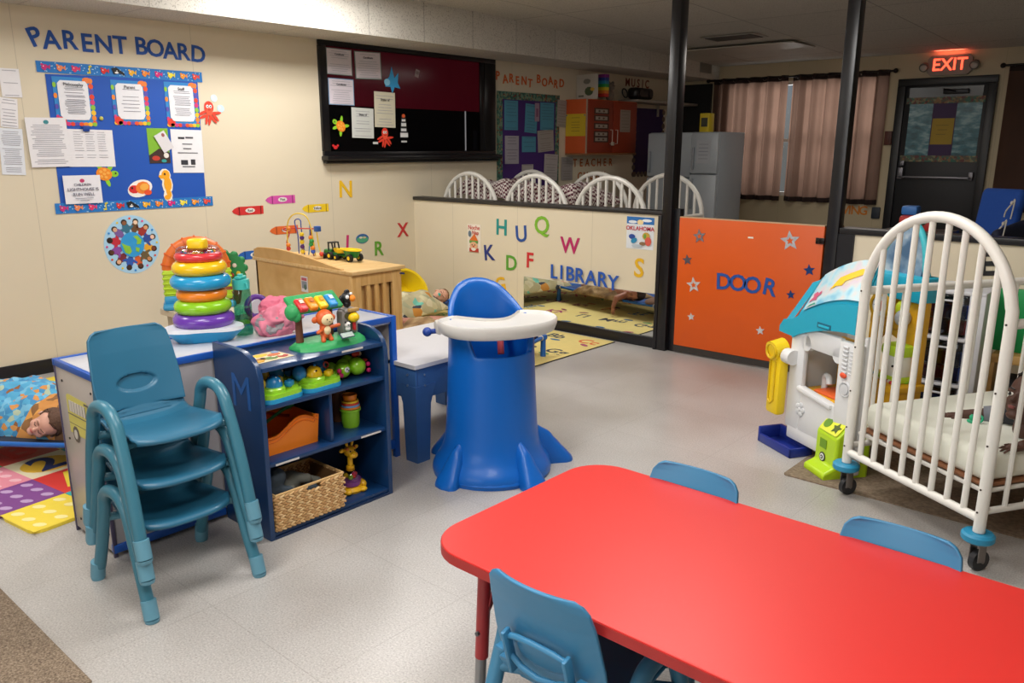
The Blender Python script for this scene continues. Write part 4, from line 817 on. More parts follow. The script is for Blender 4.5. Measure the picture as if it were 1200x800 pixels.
for i in range(12): b.mat(M(['#6a3aa8','#2198cc','#f2c316','#2fa84a'][i%4])); b.ell((.066*math.cos(i*.55),.066*math.sin(i*.55),.38),.006,8)
b.build('rattle_bead',None,t)
b=MB(); b.cyl((0,0,.05),(0,0,.40),.02); b.box((0,0,.412),(.075,.06,.05),.014,rz=.6,seg=3); b.build('peg',M('#f6cf1e',.3),t)
# bottle
t=root('water_bottle','translucent mint green water bottle on the cabinet behind the ring stacker','bottle',(2.86,-3.60,.736)); t.scale=(1.05,1.05,1.15)
b=MB(); b.lathe([(0,.0),(.034,0),(.037,.01),(.037,.16),(.034,.178),(.031,.185)]); b.build('bottle_body',glass_mat('mint','#a5e0d4',.12,rough=.08),t)
b=MB(); b.lathe([(0,.004),(.033,.004),(.0335,.105),(0,.105)]); b.build('water',glass_mat('mint2','#c3ebe2',.05),t)
b=MB(); b.lathe([(.0,.178),(.035,.178),(.036,.20),(.034,.215),(0,.217)]); b.box((.0,.0,.222),(.03,.055,.012),.005,rz=.5); b.cyl((.0,.0,.215),(0,0,.235),.012); b.tube([(.03,.0,.205),(.045,.0,.20),(.048,0,.185)],.004); b.build('bottle_cap',M('#43b9b2',.35),t)
b=MB(); b.lathe([(.0375,.02),(.038,.05),(.0375,.09)]); b.build('bottle_print',glass_mat('mint3','#8fd8cc',.2),t) if False else b.bm.free()
# crumpled pink jacket
def blob(name,c,r,mat,seed,amp,label,cat,scale=6,rot=None,parent=None):
    bm=bmesh.new(); bmesh.ops.create_icosphere(bm,subdivisions=5,radius=1)
    for v in bm.verts:
        n=v.co.normalized(); k=1+amp*(noise.noise(n*scale*.22+Vector((seed,0,0)))*1.1-abs(noise.noise(n*scale*.33+Vector((0,seed,0))))*.7+noise.noise(n*scale*.8+Vector((0,seed,3)))*.18)
        p=Vector((n.x*r[0],n.y*r[1],n.z*r[2]))*k; p.z=max(p.z,-r[2]*.8); v.co=p
    for f in bm.faces: f.smooth=True
    me=bpy.data.meshes.new(name); bm.to_mesh(me); bm.free(); me.materials.append(mat)
    o=bpy.data.objects.new(name,me); COL.objects.link(o); o.location=c; o.parent=parent
    if rot: o.rotation_euler=rot
    if label: tag(o,label,cat)
    return o
j=root('jacket','crumpled pink fleece jacket with grey lining on the cabinet behind the monkey toy','jacket',(2.93,-3.485,.736))
blob('jacket_bundle',(0.01,.0,.062),(.085,.12,.082),M('#dc8096',.9,bump=.2,scale=60),1.7,.42,None,None,5.5,parent=j)
blob('jacket_lining',(.03,-.045,.045),(.06,.07,.055),M('#9a9498',.9,bump=.2,scale=60),4.1,.3,None,None,8,parent=j)
blob('jacket_sleeve',(.05,.03,.06),(.045,.07,.06),M('#e08aa0',.9,bump=.2,scale=60),8.3,.40,None,None,5,parent=j)
blob('jacket_hood',(-.02,.02,.115),(.06,.08,.045),M('#d66f88',.9),6.3,.4,None,None,5,parent=j)
# monkey treehouse toy
t=root('musical_jungle_toy','green musical jungle toy with an orange monkey and four coloured keys','toy',(3.245,-3.43,.72),R(0))
GR=M('#2f9f5a',.5,bump=.3,scale=60,var=.12)
T_=Matrix()
b=MB(); b.lathe([(0,0),(1,0),(.93,.22),(.80,.5),(.5,.62),(0,.66)],seg=28,T=Matrix.Diagonal((.085,.18,.055,1))); 
for v in b.bm.verts:
    v.co.y=max(-.17,min(.17,v.co.y*1.12)); v.co.x=max(-.08,min(.09,v.co.x*1.15))
b.build('grass_base',GR,t)
b=MB(); b.cyl((-.01,-.135,.03),(-.012,-.135,.17),.017,.014,10); b.build('palm_trunk',M('#6b3f2a',.6,bump=.3),t)
b=MB(); b.cyl((-.03,.03,.03),(-.03,.03,.16),.02,.018,10); b.build('palm_trunk',M('#5e3826',.6,bump=.3),t)
b=MB(); b.box((-.01,-.055,.19),(.10,.25,.022),.01,rot=Matrix.Rotation(R(38),4,'Y')); b.ell((.005,-.175,.165),(.035,.028,.035)); b.ell((.02,-.165,.15),(.02,.02,.025)); b.build('leaf_roof',GR,t)
for i,(c) in enumerate(('#d8363a','#f0951f','#f4cf1c','#2f94d8')):
    b=MB(); b.box((.010,-.135+i*.05,.195),(.055,.042,.022),.008,seg=3,rot=Matrix.Rotation(R(38),4,'Y')); b.box((.032,-.135+i*.05,.177),(.02,.04,.025),.008,seg=3,rot=Matrix.Rotation(R(38),4,'Y')); k=b.build('piano_key',M(c,.3,coat=.3),t)
    b=MB(); b.box((.018,-.135+i*.05,.209),(.02,.02,.002),.001,rot=Matrix.Rotation(R(38),4,'Y')); b.build('key_picture',M(['#f3d9c8','#c8702a','#e8a01c','#d8e8f4'][i]),k)
# monkey: head body arms legs joined
b=MB(); OR=M('#d9622a',.45); CR=M('#f0d8a8',.5); b.mat(OR)
b.ell((.045,-.045,.130),(.032,.040,.036)); b.ell((.04,-.09,.125),(.01,.014,.014)); b.ell((.04,0,.125),(.01,.014,.014)); b.cap((.045,-.045,.09),(.045,-.045,.06),.022,.022); b.cap((.05,-.045,.085),(.06,-.09,.075),.008); b.cap((.05,-.045,.085),(.055,.02,.09),.008); b.cap((.05,-.06,.055),(.06,-.065,.035),.010); b.cap((.05,-.03,.055),(.06,-.025,.035),.010)
b.mat(CR); b.ell((.066,-.045,.125),(.016,.030,.026)); b.ell((.062,-.045,.078),(.012,.016,.020))
k=b.build('monkey',None,t)
b=MB()
for y in(-.056,-.034): b.ell((.081,y,.128),.0032,8)
b.ell((.083,-.045,.118),(.002,.003,.002),8); b.build('eye',M('#201510',.3),k)
b=MB(); b.box((-.0,.085,.085),(.05,.045,.11),.015); b.box((.0,.135,.08),(.05,.03,.10),.012); b.box((.0,.11,.135),(.055,.07,.02),.008); b.build('rock_wall',M('#8f8a86',.6,bump=.4,scale=40,var=.25),t)
b=MB(); b.cyl((.026,.088,.115),(.03,.088,.115),.014,seg=16); b.build('cave_hole',M('#4b4a2a',.6),t)
b=MB(); b.box((.03,.12,.138),(.02,.055,.015),.004); b.build('wood_sign',M('#b08a4a',.6),t)
b=MB(); b.ell((.032,.118,.105),(.024,.028,.022)); b.build('yellow_drum',M('#f2c81a',.3),t); b=MB(); b.cyl((.035,.118,.05),(.033,.118,.09),.008); b.build('drum_stand',M('#c22a2e',.4),t)
b=MB(); b.mat(M('#e8e4e0')); b.ell((.045,.075,.08),(.012,.014,.013)); b.ell((.045,.075,.063),(.01,.012,.012)); b.mat(M('#222222')); b.ell((.045,.064,.092),.005,8); b.ell((.045,.086,.092),.005,8); b.ell((.056,.070,.081),.003,8); b.ell((.056,.080,.081),.003,8); b.build('panda',None,t)
b=MB(); b.mat(M('#16151a',.4)); b.ell((.0,.11,.19),(.022,.026,.026)); b.ell((-.005,.085,.182),(.01,.014,.02)); b.ell((.0,.11,.162),(.017,.018,.016)); b.ell((-.005,.115,.215),(.008,.014,.010)); b.mat(M('#f08a1e')); b.ell((.024,.122,.188),(.016,.013,.015)); b.mat(M('#f2f2f2')); b.ell((.018,.100,.195),(.006,.009,.009)); b.ell((.018,.12,.208),(.006,.007,.006)); b.build('toucan',None,t)
b=MB(); b.box((.09,.035,.048),(.004,.07,.03),.002,rot=Matrix.Rotation(R(-50),4,'Y')); b.build('label_plate',M('#2a3a5a'),t); b=MB(); b.box((.0925,.035,.0495),(.003,.062,.024),.001,rot=Matrix.Rotation(R(-50),4,'Y')); b.build('label_picture',M('#a8b8b0',var=.4,scale=120),t)
flat('picture_card',TH(3.25,-3.735,.7205,PI/2+.06),[('r',(-.085,-.065,.085,.065),'#d9c9a2'),('m',[('d',(-.02,.035,.045,.02),'#f0b82a'),('d',(-.06,.02,.02,.012),'#e8e4dc'),('d',(.04,.01,.03,.018),'#c86a3a'),('d',(-.04,-.02,.03,.018),'#a8763a'),('d',(.0,-.03,.03,.02),'#6a8a4a'),('d',(.05,-.035,.025,.018),'#b0423a'),('d',(.065,.04,.015,.018),'#8aa4c8'),('d',(-.065,-.045,.02,.012),'#d8a02a')]),('m',[('d',(-.035,-.02,.01,.01),'#3a2a20'),('d',(.045,-.03,.01,.01),'#f0d8b0'),('d',(.01,-.03,.008,.008),'#e8d8c0')])],'colourful picture card lying flat at the end of the navy shelf top','picture')
# pop-up toys
def popup(x,y,z,rz,lab,s=1,v=0):
    t=root('pop_up_toy',lab,'toy',(x,y,z),rz,'green and blue pop-up toys on the middle shelf'); t.scale=(1.05,.98,1.12)
    LG=M('#93cf2a',.3,coat=.2)
    b=MB(); b.prism(rr_pts(-.06,-.10,.06,.10,.045,6),0,.016); b.build('toy_base',M('#2596c8',.35),t,ang=30)
    b=MB(); b.prism(rr_pts(-.058,-.098,.058,.098,.044,6),.016,.032); b.lathe([(0,.05),(.05,.05),(.055,.045),(.056,.03)],(.0,-.03,0)); b.lathe([(0,.042),(.035,.042),(.038,.03)],(.0,.06,0)); b.build('toy_body',LG,t,ang=30)
    b=MB(); b.lathe([(.034,.05),(.033,.062),(.026,.078),(.012,.087),(0,.089)],(.005,-.02,0)); b.build('dome_button',M(['#2a8fd0','#f2c41c'][v],.25),t)
    b=MB(); b.ell((-.02,-.075,.063),.030); b.build('round_button',M(['#f2c82a','#2f84c8'][v],.25),t)
    b=MB(); b.box((.02,.045,.05),(.03,.04,.025),.008,rz=.4); b.build('switch',M(['#2a8fc8','#f0c81e'][v],.3),t)
    b=MB(); b.box((-.03,.03,.055),(.03,.04,.03),.01); b.build('lever',M(['#f2cf2a','#2a8fd0'][v],.3),t)
    b=MB()
    if v: b.mat(M('#2a1a10')); b.ell((.033,-.03,.074),.004,8); b.mat(M('#2f84c8')); b.ell((.01,-.02,.088),.006,8)
    else: b.mat(M('#f4f4f0')); b.ell((.032,-.012,.071),.005,8); b.ell((.02,-.02,.082),.004,8)
    b.build('face_detail',None,t)
popup(3.325,-3.745,.566,.08,'lime and blue pop-up toy with a blue dome at the end of the middle shelf',v=0)
popup(3.315,-3.545,.566,.05,'lime and blue pop-up toy with a yellow chick dome on the middle shelf',v=1)
o=popup(3.20,-3.66,.566,.3,'lime pop-up toy deeper in the shelf behind the other two',v=0)
b=MB(); b.mat(M('#2a78c0',.3)); b.ell((3.24,-3.49,.63),.038); b.mat(M('#d84a3a')); b.torus((3.275,-3.47,.64),.012,.004,16,6,T=Matrix.Rotation(1.4,4,'Y')); tag(b.build('toy_ball'),'blue ball with a red mark standing behind the yellow chick dome','ball')
b=MB(); b.mat(M('#e0522a',.35)); 
for i in range(6): b.ell((3.17+.02*math.cos(i),-3.72+.025*math.sin(i),.625),.018,12)
tag(b.build('flower_toy'),'orange flower shaped toy at the back of the middle shelf','toy')
# caterpillar : green balls with faces
t=root('caterpillar_toy','lime green ball caterpillar toy with pink feet on the middle shelf','toy',(3.29,-3.34,.566))
pos=[(.0,-.055,.038,.036),(-.03,-.03,.046,.033),(-.045,-.085,.038,.034),(.005,.02,.042,.040),(-.05,.01,.05,.034)]
for x,y,z,r in pos: b=MB(); b.ell((x,y,z),r,20); b.build('ball_segment',M('#8fcf22',.22,coat=.4),t)
b=MB(); b.mat(M('#f4f4f0')); b.ell((.033,-.055,.045),(.006,.013,.013)); b.mat(M('#2a2a60')); b.ell((.037,-.058,.048),.004,8); b.ell((.037,-.050,.042),.004,8); b.build('caterpillar_face',None,t)
b=MB(); b.mat(M('#d6286e'))
for p in((.03,-.085,.025),(.025,-.09,.045),(.03,.065,.02),(.02,.07,.045)): b.ell(p,.011,10)
b.build('foot_bead',None,t)
b=MB(); b.mat(M('#d8402e')); b.ell((-.02,.035,.09),(.014,.02,.012)); b.ell((.0,.062,.06),(.012,.02,.008)); b.mat(M('#e8c8a0')); b.ell((-.03,.06,.085),.013); b.build('antenna_bow',None,t)
# orange bin
t=root('storage_bin','orange plastic bin with a wavy front edge in the navy shelf','bin',(3.20,-3.69,.328))
OG=M('#fa8618',.4)
def wavy(y): return .105+.03*math.sin((y+.02)*22)+(.02 if y>.115 else 0)
b=MB(); 
fr=[(-.135,0),(.125,0),(.138,wavy(.13))]+[(y/100,wavy(y/100)) for y in range(12,-14,-1)]+[(-.145,wavy(-.14))]
b.prism(fr,.115,.120,Matrix(((0,0,1,0),(1,0,0,0),(0,1,0,0),(0,0,0,1)))); b.prism(fr,-.085,-.080,Matrix(((0,0,1,0),(1,0,0,0),(0,1,0,0),(0,0,0,1))))
b.b2((-.08,-.135,0),(.115,.128,.005)); b.b2((-.08,-.137,0),(.115,-.132,.10)); b.b2((-.08,.125,0),(.115,.13,.12)); b.build('bin_body',OG,t,ang=30)
b=MB(); b.tube([(.119,y/100,wavy(y/100)-.005) for y in range(-14,14,1)],.006,seg=8); b.tube([(.121,y/100,wavy(y/100)-.022) for y in range(-14,14,1)],.0025,seg=6); b.build('bin_rim',M('#e8741a',.4),t)
for i,(c) in enumerate(('#2f8a4a','#c8962a','#b03a2e')):
    b=MB(); b.tube([(.0-.02*i,y,.11+.03*math.sin((y+.1*i)*14)) for y in [k*.012-.10 for k in range(18)]],.007,seg=8); tag(b.build('rainbow_arch_toy',M(c,.5),None,(3.185,-3.69,.328)),{'#2f8a4a':'green','#c8962a':'mustard','#b03a2e':'dark red'}[c]+' wavy toy strip lying in the orange bin','toy')
# blue toy with yellow drips
t=root('shaker_toy','turquoise shaker toy with yellow dripping top beside the stacking cups','toy',(3.205,-3.455,.328))
b=MB(); b.lathe([(0,0),(.028,0),(.036,.01),(.04,.06),(.038,.13),(.030,.165),(0,.175)],sx=.8,sy=1); b.build('shaker_body',M('#2ba3c4',.3),t)
b=MB(); b.lathe([(.0405,.115),(.0385,.14),(.032,.168),(0,.178)],sx=.82,sy=1.02)
for i,a in enumerate((-.9,-.45,0,.4,.9)): b.cap((.034*math.cos(a),.041*math.sin(a),.12),(.035*math.cos(a),.042*math.sin(a),[.09,.1,.08,.105,.095][i]),.007)
b.build('yellow_drip',M('#e8b22a',.35),t)
# stacking cups
t=root('stacking_cups','nested stacking cups, green at the bottom and yellow on top','cups',(3.265,-3.345,.328))
z=0
for i,(c,r,h,rm) in enumerate((('#8cc82a',.040,.085,.047),('#e8862a',.038,.012,.045),('#7aa6d8',.037,.010,.0425),('#d8402e',.035,.010,.040),('#e8c22a',.033,.010,.0385),('#ef8a1c',.030,.028,.033))):
    b=MB(); b.lathe([(0,z),(r*.9,z),(r,z+h*.2),(r*1.02,z+h-.008),(rm,z+h-.008),(rm,z+h),(r*.95,z+h),(r*.9,z+h-.006),(0,z+h-.006)]); b.build('cup',M(c,.35),t); z+=h-.001
b=MB(); b.lathe([(0,0),(.035,0),(.04,.15),(.036,.155),(0,.155)]); tag(b.build('stacking_cup_tower',M('#7a4a2a',.5),None,(3.15,-3.33,.328)),'dim brown stack of cups at the back of the navy shelf','cups')
# wicker basket
WK=M('#c39a64',.7,var=.25,scale=25); WKD=M('#8a6238',.8,var=.2)
t=root('wicker_basket','woven water hyacinth basket holding grey soft toys in the navy shelf','basket',(3.262,-3.668,.03))
b=MB(); b.b2((-.105,-.16,.002),(.135,.16,.012)); b.b2((-.108,-.163,0),(-.10,.163,.15)); b.b2((.128,-.163,0),(.134,.163,.10)); b.b2((-.1,-.166,0),(.13,-.16,.15)); b.b2((-.1,.16,0),(.13,.166,.15)); b.build('basket_liner',WKD,t)
def weave(p0,p1,rows,n,skip=None):
    b=MB(); p0=Vector(p0);p1=Vector(p1); d=(p1-p0); L=d.length; d.normalize(); ang=math.atan2(d.y,d.x)
    for j in range(rows):
        z=.013+j*.0215
        for i in range(n):
            q=p0+d*(L*(i+.5+(.25 if j%2 else -.25))/n)
            if skip and skip(i/n,j): continue
            for s in(-1,1):
                b.mat(M(['#cfa873','#bf9560','#d9b785','#b58a58'][(i*3+j+s)%4],.7)); b.ell((q.x,q.y,z+s*.0052),(L/n*.80,.008,.0058),8,Matrix.Rotation(ang,4,'Z')@Matrix.Rotation(-s*.38,4,'Y'))
    return b
weave((.137,-.168,0),(.137,.168,0),7,15,lambda u,j: j==6 and .42<u<.62).build('woven_front',None,t)
weave((-.10,.168,0),(.137,.168,0),7,10).build('woven_side',None,t); weave((-.10,-.168,0),(.137,-.168,0),7,10).build('woven_side',None,t)
weave((-.105,-.168,0),(-.105,.168,0),7,15).build('woven_back',None,t)
b=MB(); b.tube([(.136,-.167,.157),(.136,.167,.157),(-.107,.167,.157),(-.107,-.167,.157)],.006,closed=True,seg=8); b.build('basket_rim',M('#d2ab72',.6),t)
G1=M('#3f4a54',.9,bump=.2,scale=80); G2=M('#8a8a80',.9,bump=.2,scale=80)
b=MB(); b.cap((3.28,-3.80,.13),(3.31,-3.77,.225),.035,.04); b.cap((3.31,-3.79,.165),(3.375,-3.75,.185),.034,.014); b.cap((3.28,-3.79,.20),(3.25,-3.83,.235),.018,.01); b.ell((3.25,-3.78,.13),(.05,.05,.05)); tag(b.build('soft_toy',G1,mods=[('REMESH',dict(mode='VOXEL',voxel_size=.006)),('SMOOTH',dict(iterations=4))]),'dark grey soft toy dolphin hanging over the rim of the basket','soft toy')
b=MB(); b.ell((3.23,-3.66,.15),(.05,.06,.045)); b.cap((3.24,-3.66,.17),(3.29,-3.61,.165),.028,.022); b.cap((3.25,-3.71,.16),(3.32,-3.71,.16),.022,.018); b.cap((3.22,-3.62,.16),(3.30,-3.56,.145),.018,.014); tag(b.build('soft_toy',G2,mods=[('REMESH',dict(mode='VOXEL',voxel_size=.006)),('SMOOTH',dict(iterations=4))]),'light grey soft toy elephant lying in the basket','soft toy')
b=MB(); b.cap((3.33,-3.66,.10),(3.345,-3.60,.12),.022,.02); b.ell((3.33,-3.63,.14),(.03,.04,.02)); tag(b.build('soft_toy',G1,mods=[('REMESH',dict(mode='VOXEL',voxel_size=.006)),('SMOOTH',dict(iterations=4))]),'black soft toy showing at the handle gap of the basket','soft toy')
# giraffe popper
t=root('giraffe_popper','yellow giraffe push toy with a clear ball chamber in the navy shelf','toy',(3.285,-3.375,.03))
YE=M('#e8b21a',.35)
b=MB(); b.lathe([(0,0),(.05,0),(.055,.012),(.045,.025),(.02,.03),(0,.03)]); b.ell((.01,.05,.022),(.03,.02,.022)); b.ell((.03,-.045,.014),(.025,.02,.014)); b.ell((.045,.03,.012),(.02,.02,.012)); b.build('toy_base',YE,t)
b=MB(); b.ell((0,0,.07),(.05,.05,.045),24); b.build('clear_dome',glass_mat('clear2','#e8dce6',.12),t)
b=MB(); b.lathe([(0,.03),(.04,.03),(.046,.05),(.046,.06),(0,.062)]); b.build('purple_bowl',M('#8a4a9a',.4),t)
for x,y,c in((.02,0,'#e03a3a'),(.0,.022,'#e85a2a'),(-.01,-.02,'#d8c82a'),(.022,-.018,'#8ac82a'),(.01,.01,'#e03a8a')):
    b=MB(); b.ell((x,y,.075),.012,12); b.build('small_ball',M(c,.3),t)
b=MB(); b.cyl((0,0,.10),(0,0,.12),.02,.018); b.cyl((0,0,.11),(0,0,.165),.012); b.ell((0,0,.19),(.026,.028,.026)); b.ell((.024,0,.178),(.022,.022,.015)); b.ell((-.005,-.038,.20),(.006,.015,.01)); b.ell((-.005,.038,.20),(.006,.015,.01)); b.cap((0,-.012,.21),(0,-.016,.23),.004,.007); b.cap((0,.012,.21),(0,.016,.23),.004,.007); b.build('giraffe_head',YE,t)
b=MB(); b.mat(M('#201510')); b.ell((.022,-.012,.197),.004,8); b.ell((.022,.012,.197),.004,8); b.mat(M('#c8641c')); b.ell((.01,-.02,.208),.008,8); b.ell((.008,.022,.205),.007,8); b.ell((.04,-.007,.186),.003,8); b.ell((.04,.007,.186),.003,8); b.build('giraffe_face',None,t)
# ================= toys on stand / wooden cabinet
t=root('activity_arch','orange and lime activity arch toy with sea blue base on the beige stand','toy',(1.385,-3.035,.59),math.atan2(.33,.17))
OA=M('#e8742a',.4); LI=M('#b8d82a',.4)
b=MB(); b.tube([(.163*math.cos(a),0,.235+.163*math.sin(a)) for a in [PI*i/20 for i in range(21)]],.037,seg=10,flat=1.0); b.build('arch_tube',OA,t)
b=MB()
for i in range(9): a=PI*(i+.5)/9; b.tube([(.163*math.cos(a+d),0,.235+.163*math.sin(a+d)) for d in(-.03,.03)],.042,seg=12)
b.build('arch_ridge',M('#d8601c',.4),t)
for q in(-1,1):
    b=MB(); b.b2((q*.1615-.034,-.04,.04),(q*.1615+.034,.03,.24),.015)
    for i in range(6): b.b2((q*.1615-.039,-.045,.06+i*.03),(q*.1615+.039,.035,.07+i*.03),.004)
    b.build('lime_post',LI,t)
b=MB(); b.b2((-.21,-.10,.0),(.21,.08,.035),.015); b.b2((-.20,-.055,.03),(-.12,.04,.08),.015); b.build('blue_base',M('#3a9ac8',.4),t)
b=MB(); b.cyl((0,.02,.23),(0,.03,.23),.125,seg=28); b.build('arch_scene',pattern_mat('arch_scene',[(0,'#6a8a2a'),(.35,'#c8a02a'),(.55,'#4a7a2a'),(.75,'#a8522a'),(.9,'#e8c83a')],45,rough=.5),t)
b=MB(); b.prism(disc_pts(0,0,.042,.015),0,.004,Matrix(((1,0,0,0),(0,0,-1,-.034),(0,1,0,.385),(0,0,0,1)))); b.build('name_plate',M('#c23a34'),t); b=MB(); b.prism(disc_pts(0,0,.034,.010),.004,.005,Matrix(((1,0,0,0),(0,0,-1,-.034),(0,1,0,.385),(0,0,0,1)))); b.text('little toys',.014,(0,0),Matrix(((1,0,0,0),(0,0,-1,-.0395),(0,1,0,.385),(0,0,0,1))),depth=.001) if False else None; b.build('name_plate_panel',M('#e8d8d4'),t)
t=root('fruit_tree_toy','green fruit tree toy in a brown pot behind the ring stacker','toy',(1.42,-2.86,.59),math.atan2(.33,.17))
b=MB(); b.prism(disc_pts(0,.22,.115,.10,0,16)+[],-.02,.02,Matrix(((1,0,0,0),(0,0,-1,0),(0,1,0,0),(0,0,0,1))))
for i in range(12): a=2*PI*i/12; b.ell((.108*math.cos(a),0,.22+.095*math.sin(a)),(.025,.02,.025),10)
b.build('tree_crown',M('#2a8a4a',.5),t)
b=MB(); 
for i,(x,z) in enumerate(((-.04,.25),(.0,.28),(.05,.24),(.03,.18),(.07,.19),(-.03,.18),(.0,.22))): b.mat(M(['#c8302e','#1c1c1c','#f0e0d0','#c8302e','#e8c82a','#1c1c1c','#c8302e'][i])); b.ell((x,-.022,z),(.014,.006,.014),10)
b.build('fruit',None,t)
b=MB(); b.lathe([(0,0),(.07,0),(.09,.10),(.095,.10),(.095,.12),(0,.12)]); b.build('tree_pot',M('#8a4a28',.5),t)
b=MB(); b.mat(M('#5a2a8a',.35)); b.torus((1.98,-3.0,.66),.055,.018,28,10,T=Matrix.Rotation(R(80),4,'Y')@Matrix.Rotation(.4,4,'X')); b.mat(M('#d8d4dc')); b.cyl((1.97,-3.0,.66),(1.99,-3.0,.66),.045); tag(b.build('toy_steering_wheel'),'purple and white toy wheel behind the water bottle','toy')
b=MB(); b.mat(M('#c8362e',.4)); b.ell((1.98,-2.97,.54),.09); b.mat(M('#e8a82a')); b.ell((1.95,-3.07,.52),.07); tag(b.build('play_ball'),'red and yellow soft ball behind the water bottle','ball')
b=MB(); b.b2((1.75,-3.2,.0),(2.15,-2.75,.46),.03); tag(b.build('toy_chest',M('#a8543a',.5)),'terracotta coloured toy chest behind the white cabinet','chest')
# bead maze
t=root('bead_maze','wooden bead maze with bent coloured wires on the maple cabinet','toy',(.98,-1.99,.76))
b=MB(); b.b2((-.18,-.11,0),(.2,.11,.018),.006); b.build('maze_base',M('#d8b47a',.5),t)
for c,P in(('#e8c83a',[(-.09,-.06,.0),(-.09,-.06,.22),(-.02,-.05,.31),(.08,-.02,.31),(.12,.0,.22),(.13,.02,0)]),('#3a4f9a',[(-.02,-.02,0),(-.02,-.02,.16),(-.05,-.02,.26),(-.01,0,.27),(.0,.0,.2),(.01,.01,0)]),('#2a80c8',[(.04,.02,0),(.07,.02,.13),(.08,.02,.25)]),('#c8382e',[(-.16,-.04,0),(-.12,-.04,.05),(-.14,-.04,.10),(-.10,-.04,.17),(-.16,-.04,.20),(.16,.02,.215)]),('#8a3a2a',[(.15,.0,0),(.12,.0,.06),(.11,0,.13),(.12,0,.21)]),('#e8c83a',[(.19,.04,0),(.15,.04,.08),(.13,.04,.2)])):
    b=MB(); b.tube(P,.0045,seg=8,smooth=6); b.build('wire',M(c,.35),t)
for x,y,z,c in((-.09,-.06,.06,'#c8382e'),(-.09,-.06,.085,'#e8862a'),(.0,.0,.04,'#f0d02a'),(.0,.0,.075,'#5a2a7a'),(.0,.0,.11,'#f0d02a'),(.0,.0,.14,'#4a2a7a'),(.0,.0,.165,'#f0d02a'),(.13,.0,.05,'#2a5ac8'),(.13,.0,.075,'#e8862a'),(.11,.0,.1,'#2f9a4a'),(.12,.0,.125,'#2f9a4a'),(.11,.0,.15,'#e8862a'),(.19,.03,.035,'#d8402e'),(-.09,-.05,.205,'#e8862a')):
    b=MB(); b.ell((x,y,z),.017,12); b.build('bead',M(c,.35),t)
b=MB(); b.b2((.15,.0,.195),(.19,.04,.235),.005); b.build('bead_cube',M('#2f5aa8',.4),t)
# tractor and trailer
t=root('toy_tractor','green and yellow toy tractor pulling a trailer on the maple cabinet','toy',(1.27,-1.90,.76),.02)
TG=M('#1f7a34',.35); TY=M('#f2d01e',.35); TK=M('#1c1c1c',.6)
b=MB(); b.box((-.07,0,.045),(.09,.06,.045),.01); b.box((-.11,0,.035),(.03,.05,.035),.008); b.box((-.0,0,.04),(.09,.065,.03),.008); b.build('tractor_body',TG,t)
b=MB(); b.tube([(-.055,-.028,.06),(-.055,-.028,.115),(-.015,-.028,.12),(.0,-.028,.06)],.006); b.tube([(-.055,.028,.06),(-.055,.028,.115),(-.015,.028,.12),(.0,.028,.06)],.006); b.box((-.035,0,.12),(.05,.07,.008),.003); b.build('cab_frame',TK,t)
b=MB(); b.lathe([(.0,.05),(.035,.05),(.05,.078),(.052,.08),(.048,.08),(.03,.055),(0,.055)],(.035,0,0),sx=1.1,sy=.8); b.build('yellow_hopper',TY,t)
for x,y,r in((-.10,-.04,.022),(-.10,.04,.022),(-.02,-.045,.028),(-.02,.045,.028),(.045,-.04,.02),(.045,.04,.02)):
    b=MB(); b.cyl((x,y-.012,r),(x,y+.012,r),r,seg=18); k=b.build('wheel',TK,t); b=MB(); b.cyl((x,y-.0135,r),(x,y+.0135,r),r*.5,seg=14); b.build('wheel_hub',TY,k)
t=root('toy_trailer','green toy trailer with a yellow rim and yellow wheel hubs behind the tractor','toy',(1.44,-1.895,.76),.02)
b=MB(); b.box((-.08,0,.03),(.06,.012,.008)); b.grid(lambda u,v:((.04+.025*v)*math.cos(2*PI*u)*1.4,(.03+.015*v)*math.sin(2*PI*u),.03+.05*v),20,3,True); b.box((0,0,.032),(.09,.05,.01),.004); b.build('trailer_tub',TG,t)
b=MB(); b.tube([(.066*1.4*math.cos(2*PI*i/20),.046*math.sin(2*PI*i/20),.082) for i in range(20)],.006,seg=6,closed=True); b.prism([(.06*1.4*math.cos(2*PI*i/20),.042*math.sin(2*PI*i/20)) for i in range(20)],.07,.078); b.build('trailer_rim',TY,t)
for y in(-.045,.045):
    b=MB(); b.cyl((.03,y-.012,.027),(.03,y+.012,.027),.027,seg=18); k=b.build('wheel',TK,t); b=MB(); b.cyl((.03,y-.0135,.027),(.03,y+.0135,.027),.014,seg=14); b.build('wheel_hub',TY,k)
# yellow tub by the wall
b=MB(); b.lathe([(0,0),(.13,0),(.19,.16),(.205,.165),(.205,.175),(.18,.17),(.12,.02),(0,.02)],T=Matrix.Rotation(R(55),4,'Y')@Matrix.Rotation(0,4,'X')); tag(b.build('yellow_tub',M('#f2cf12',.35),None,(.24,-.42,.17)),'yellow plastic basin leaning by the wall corner behind the sleeping baby','basin')
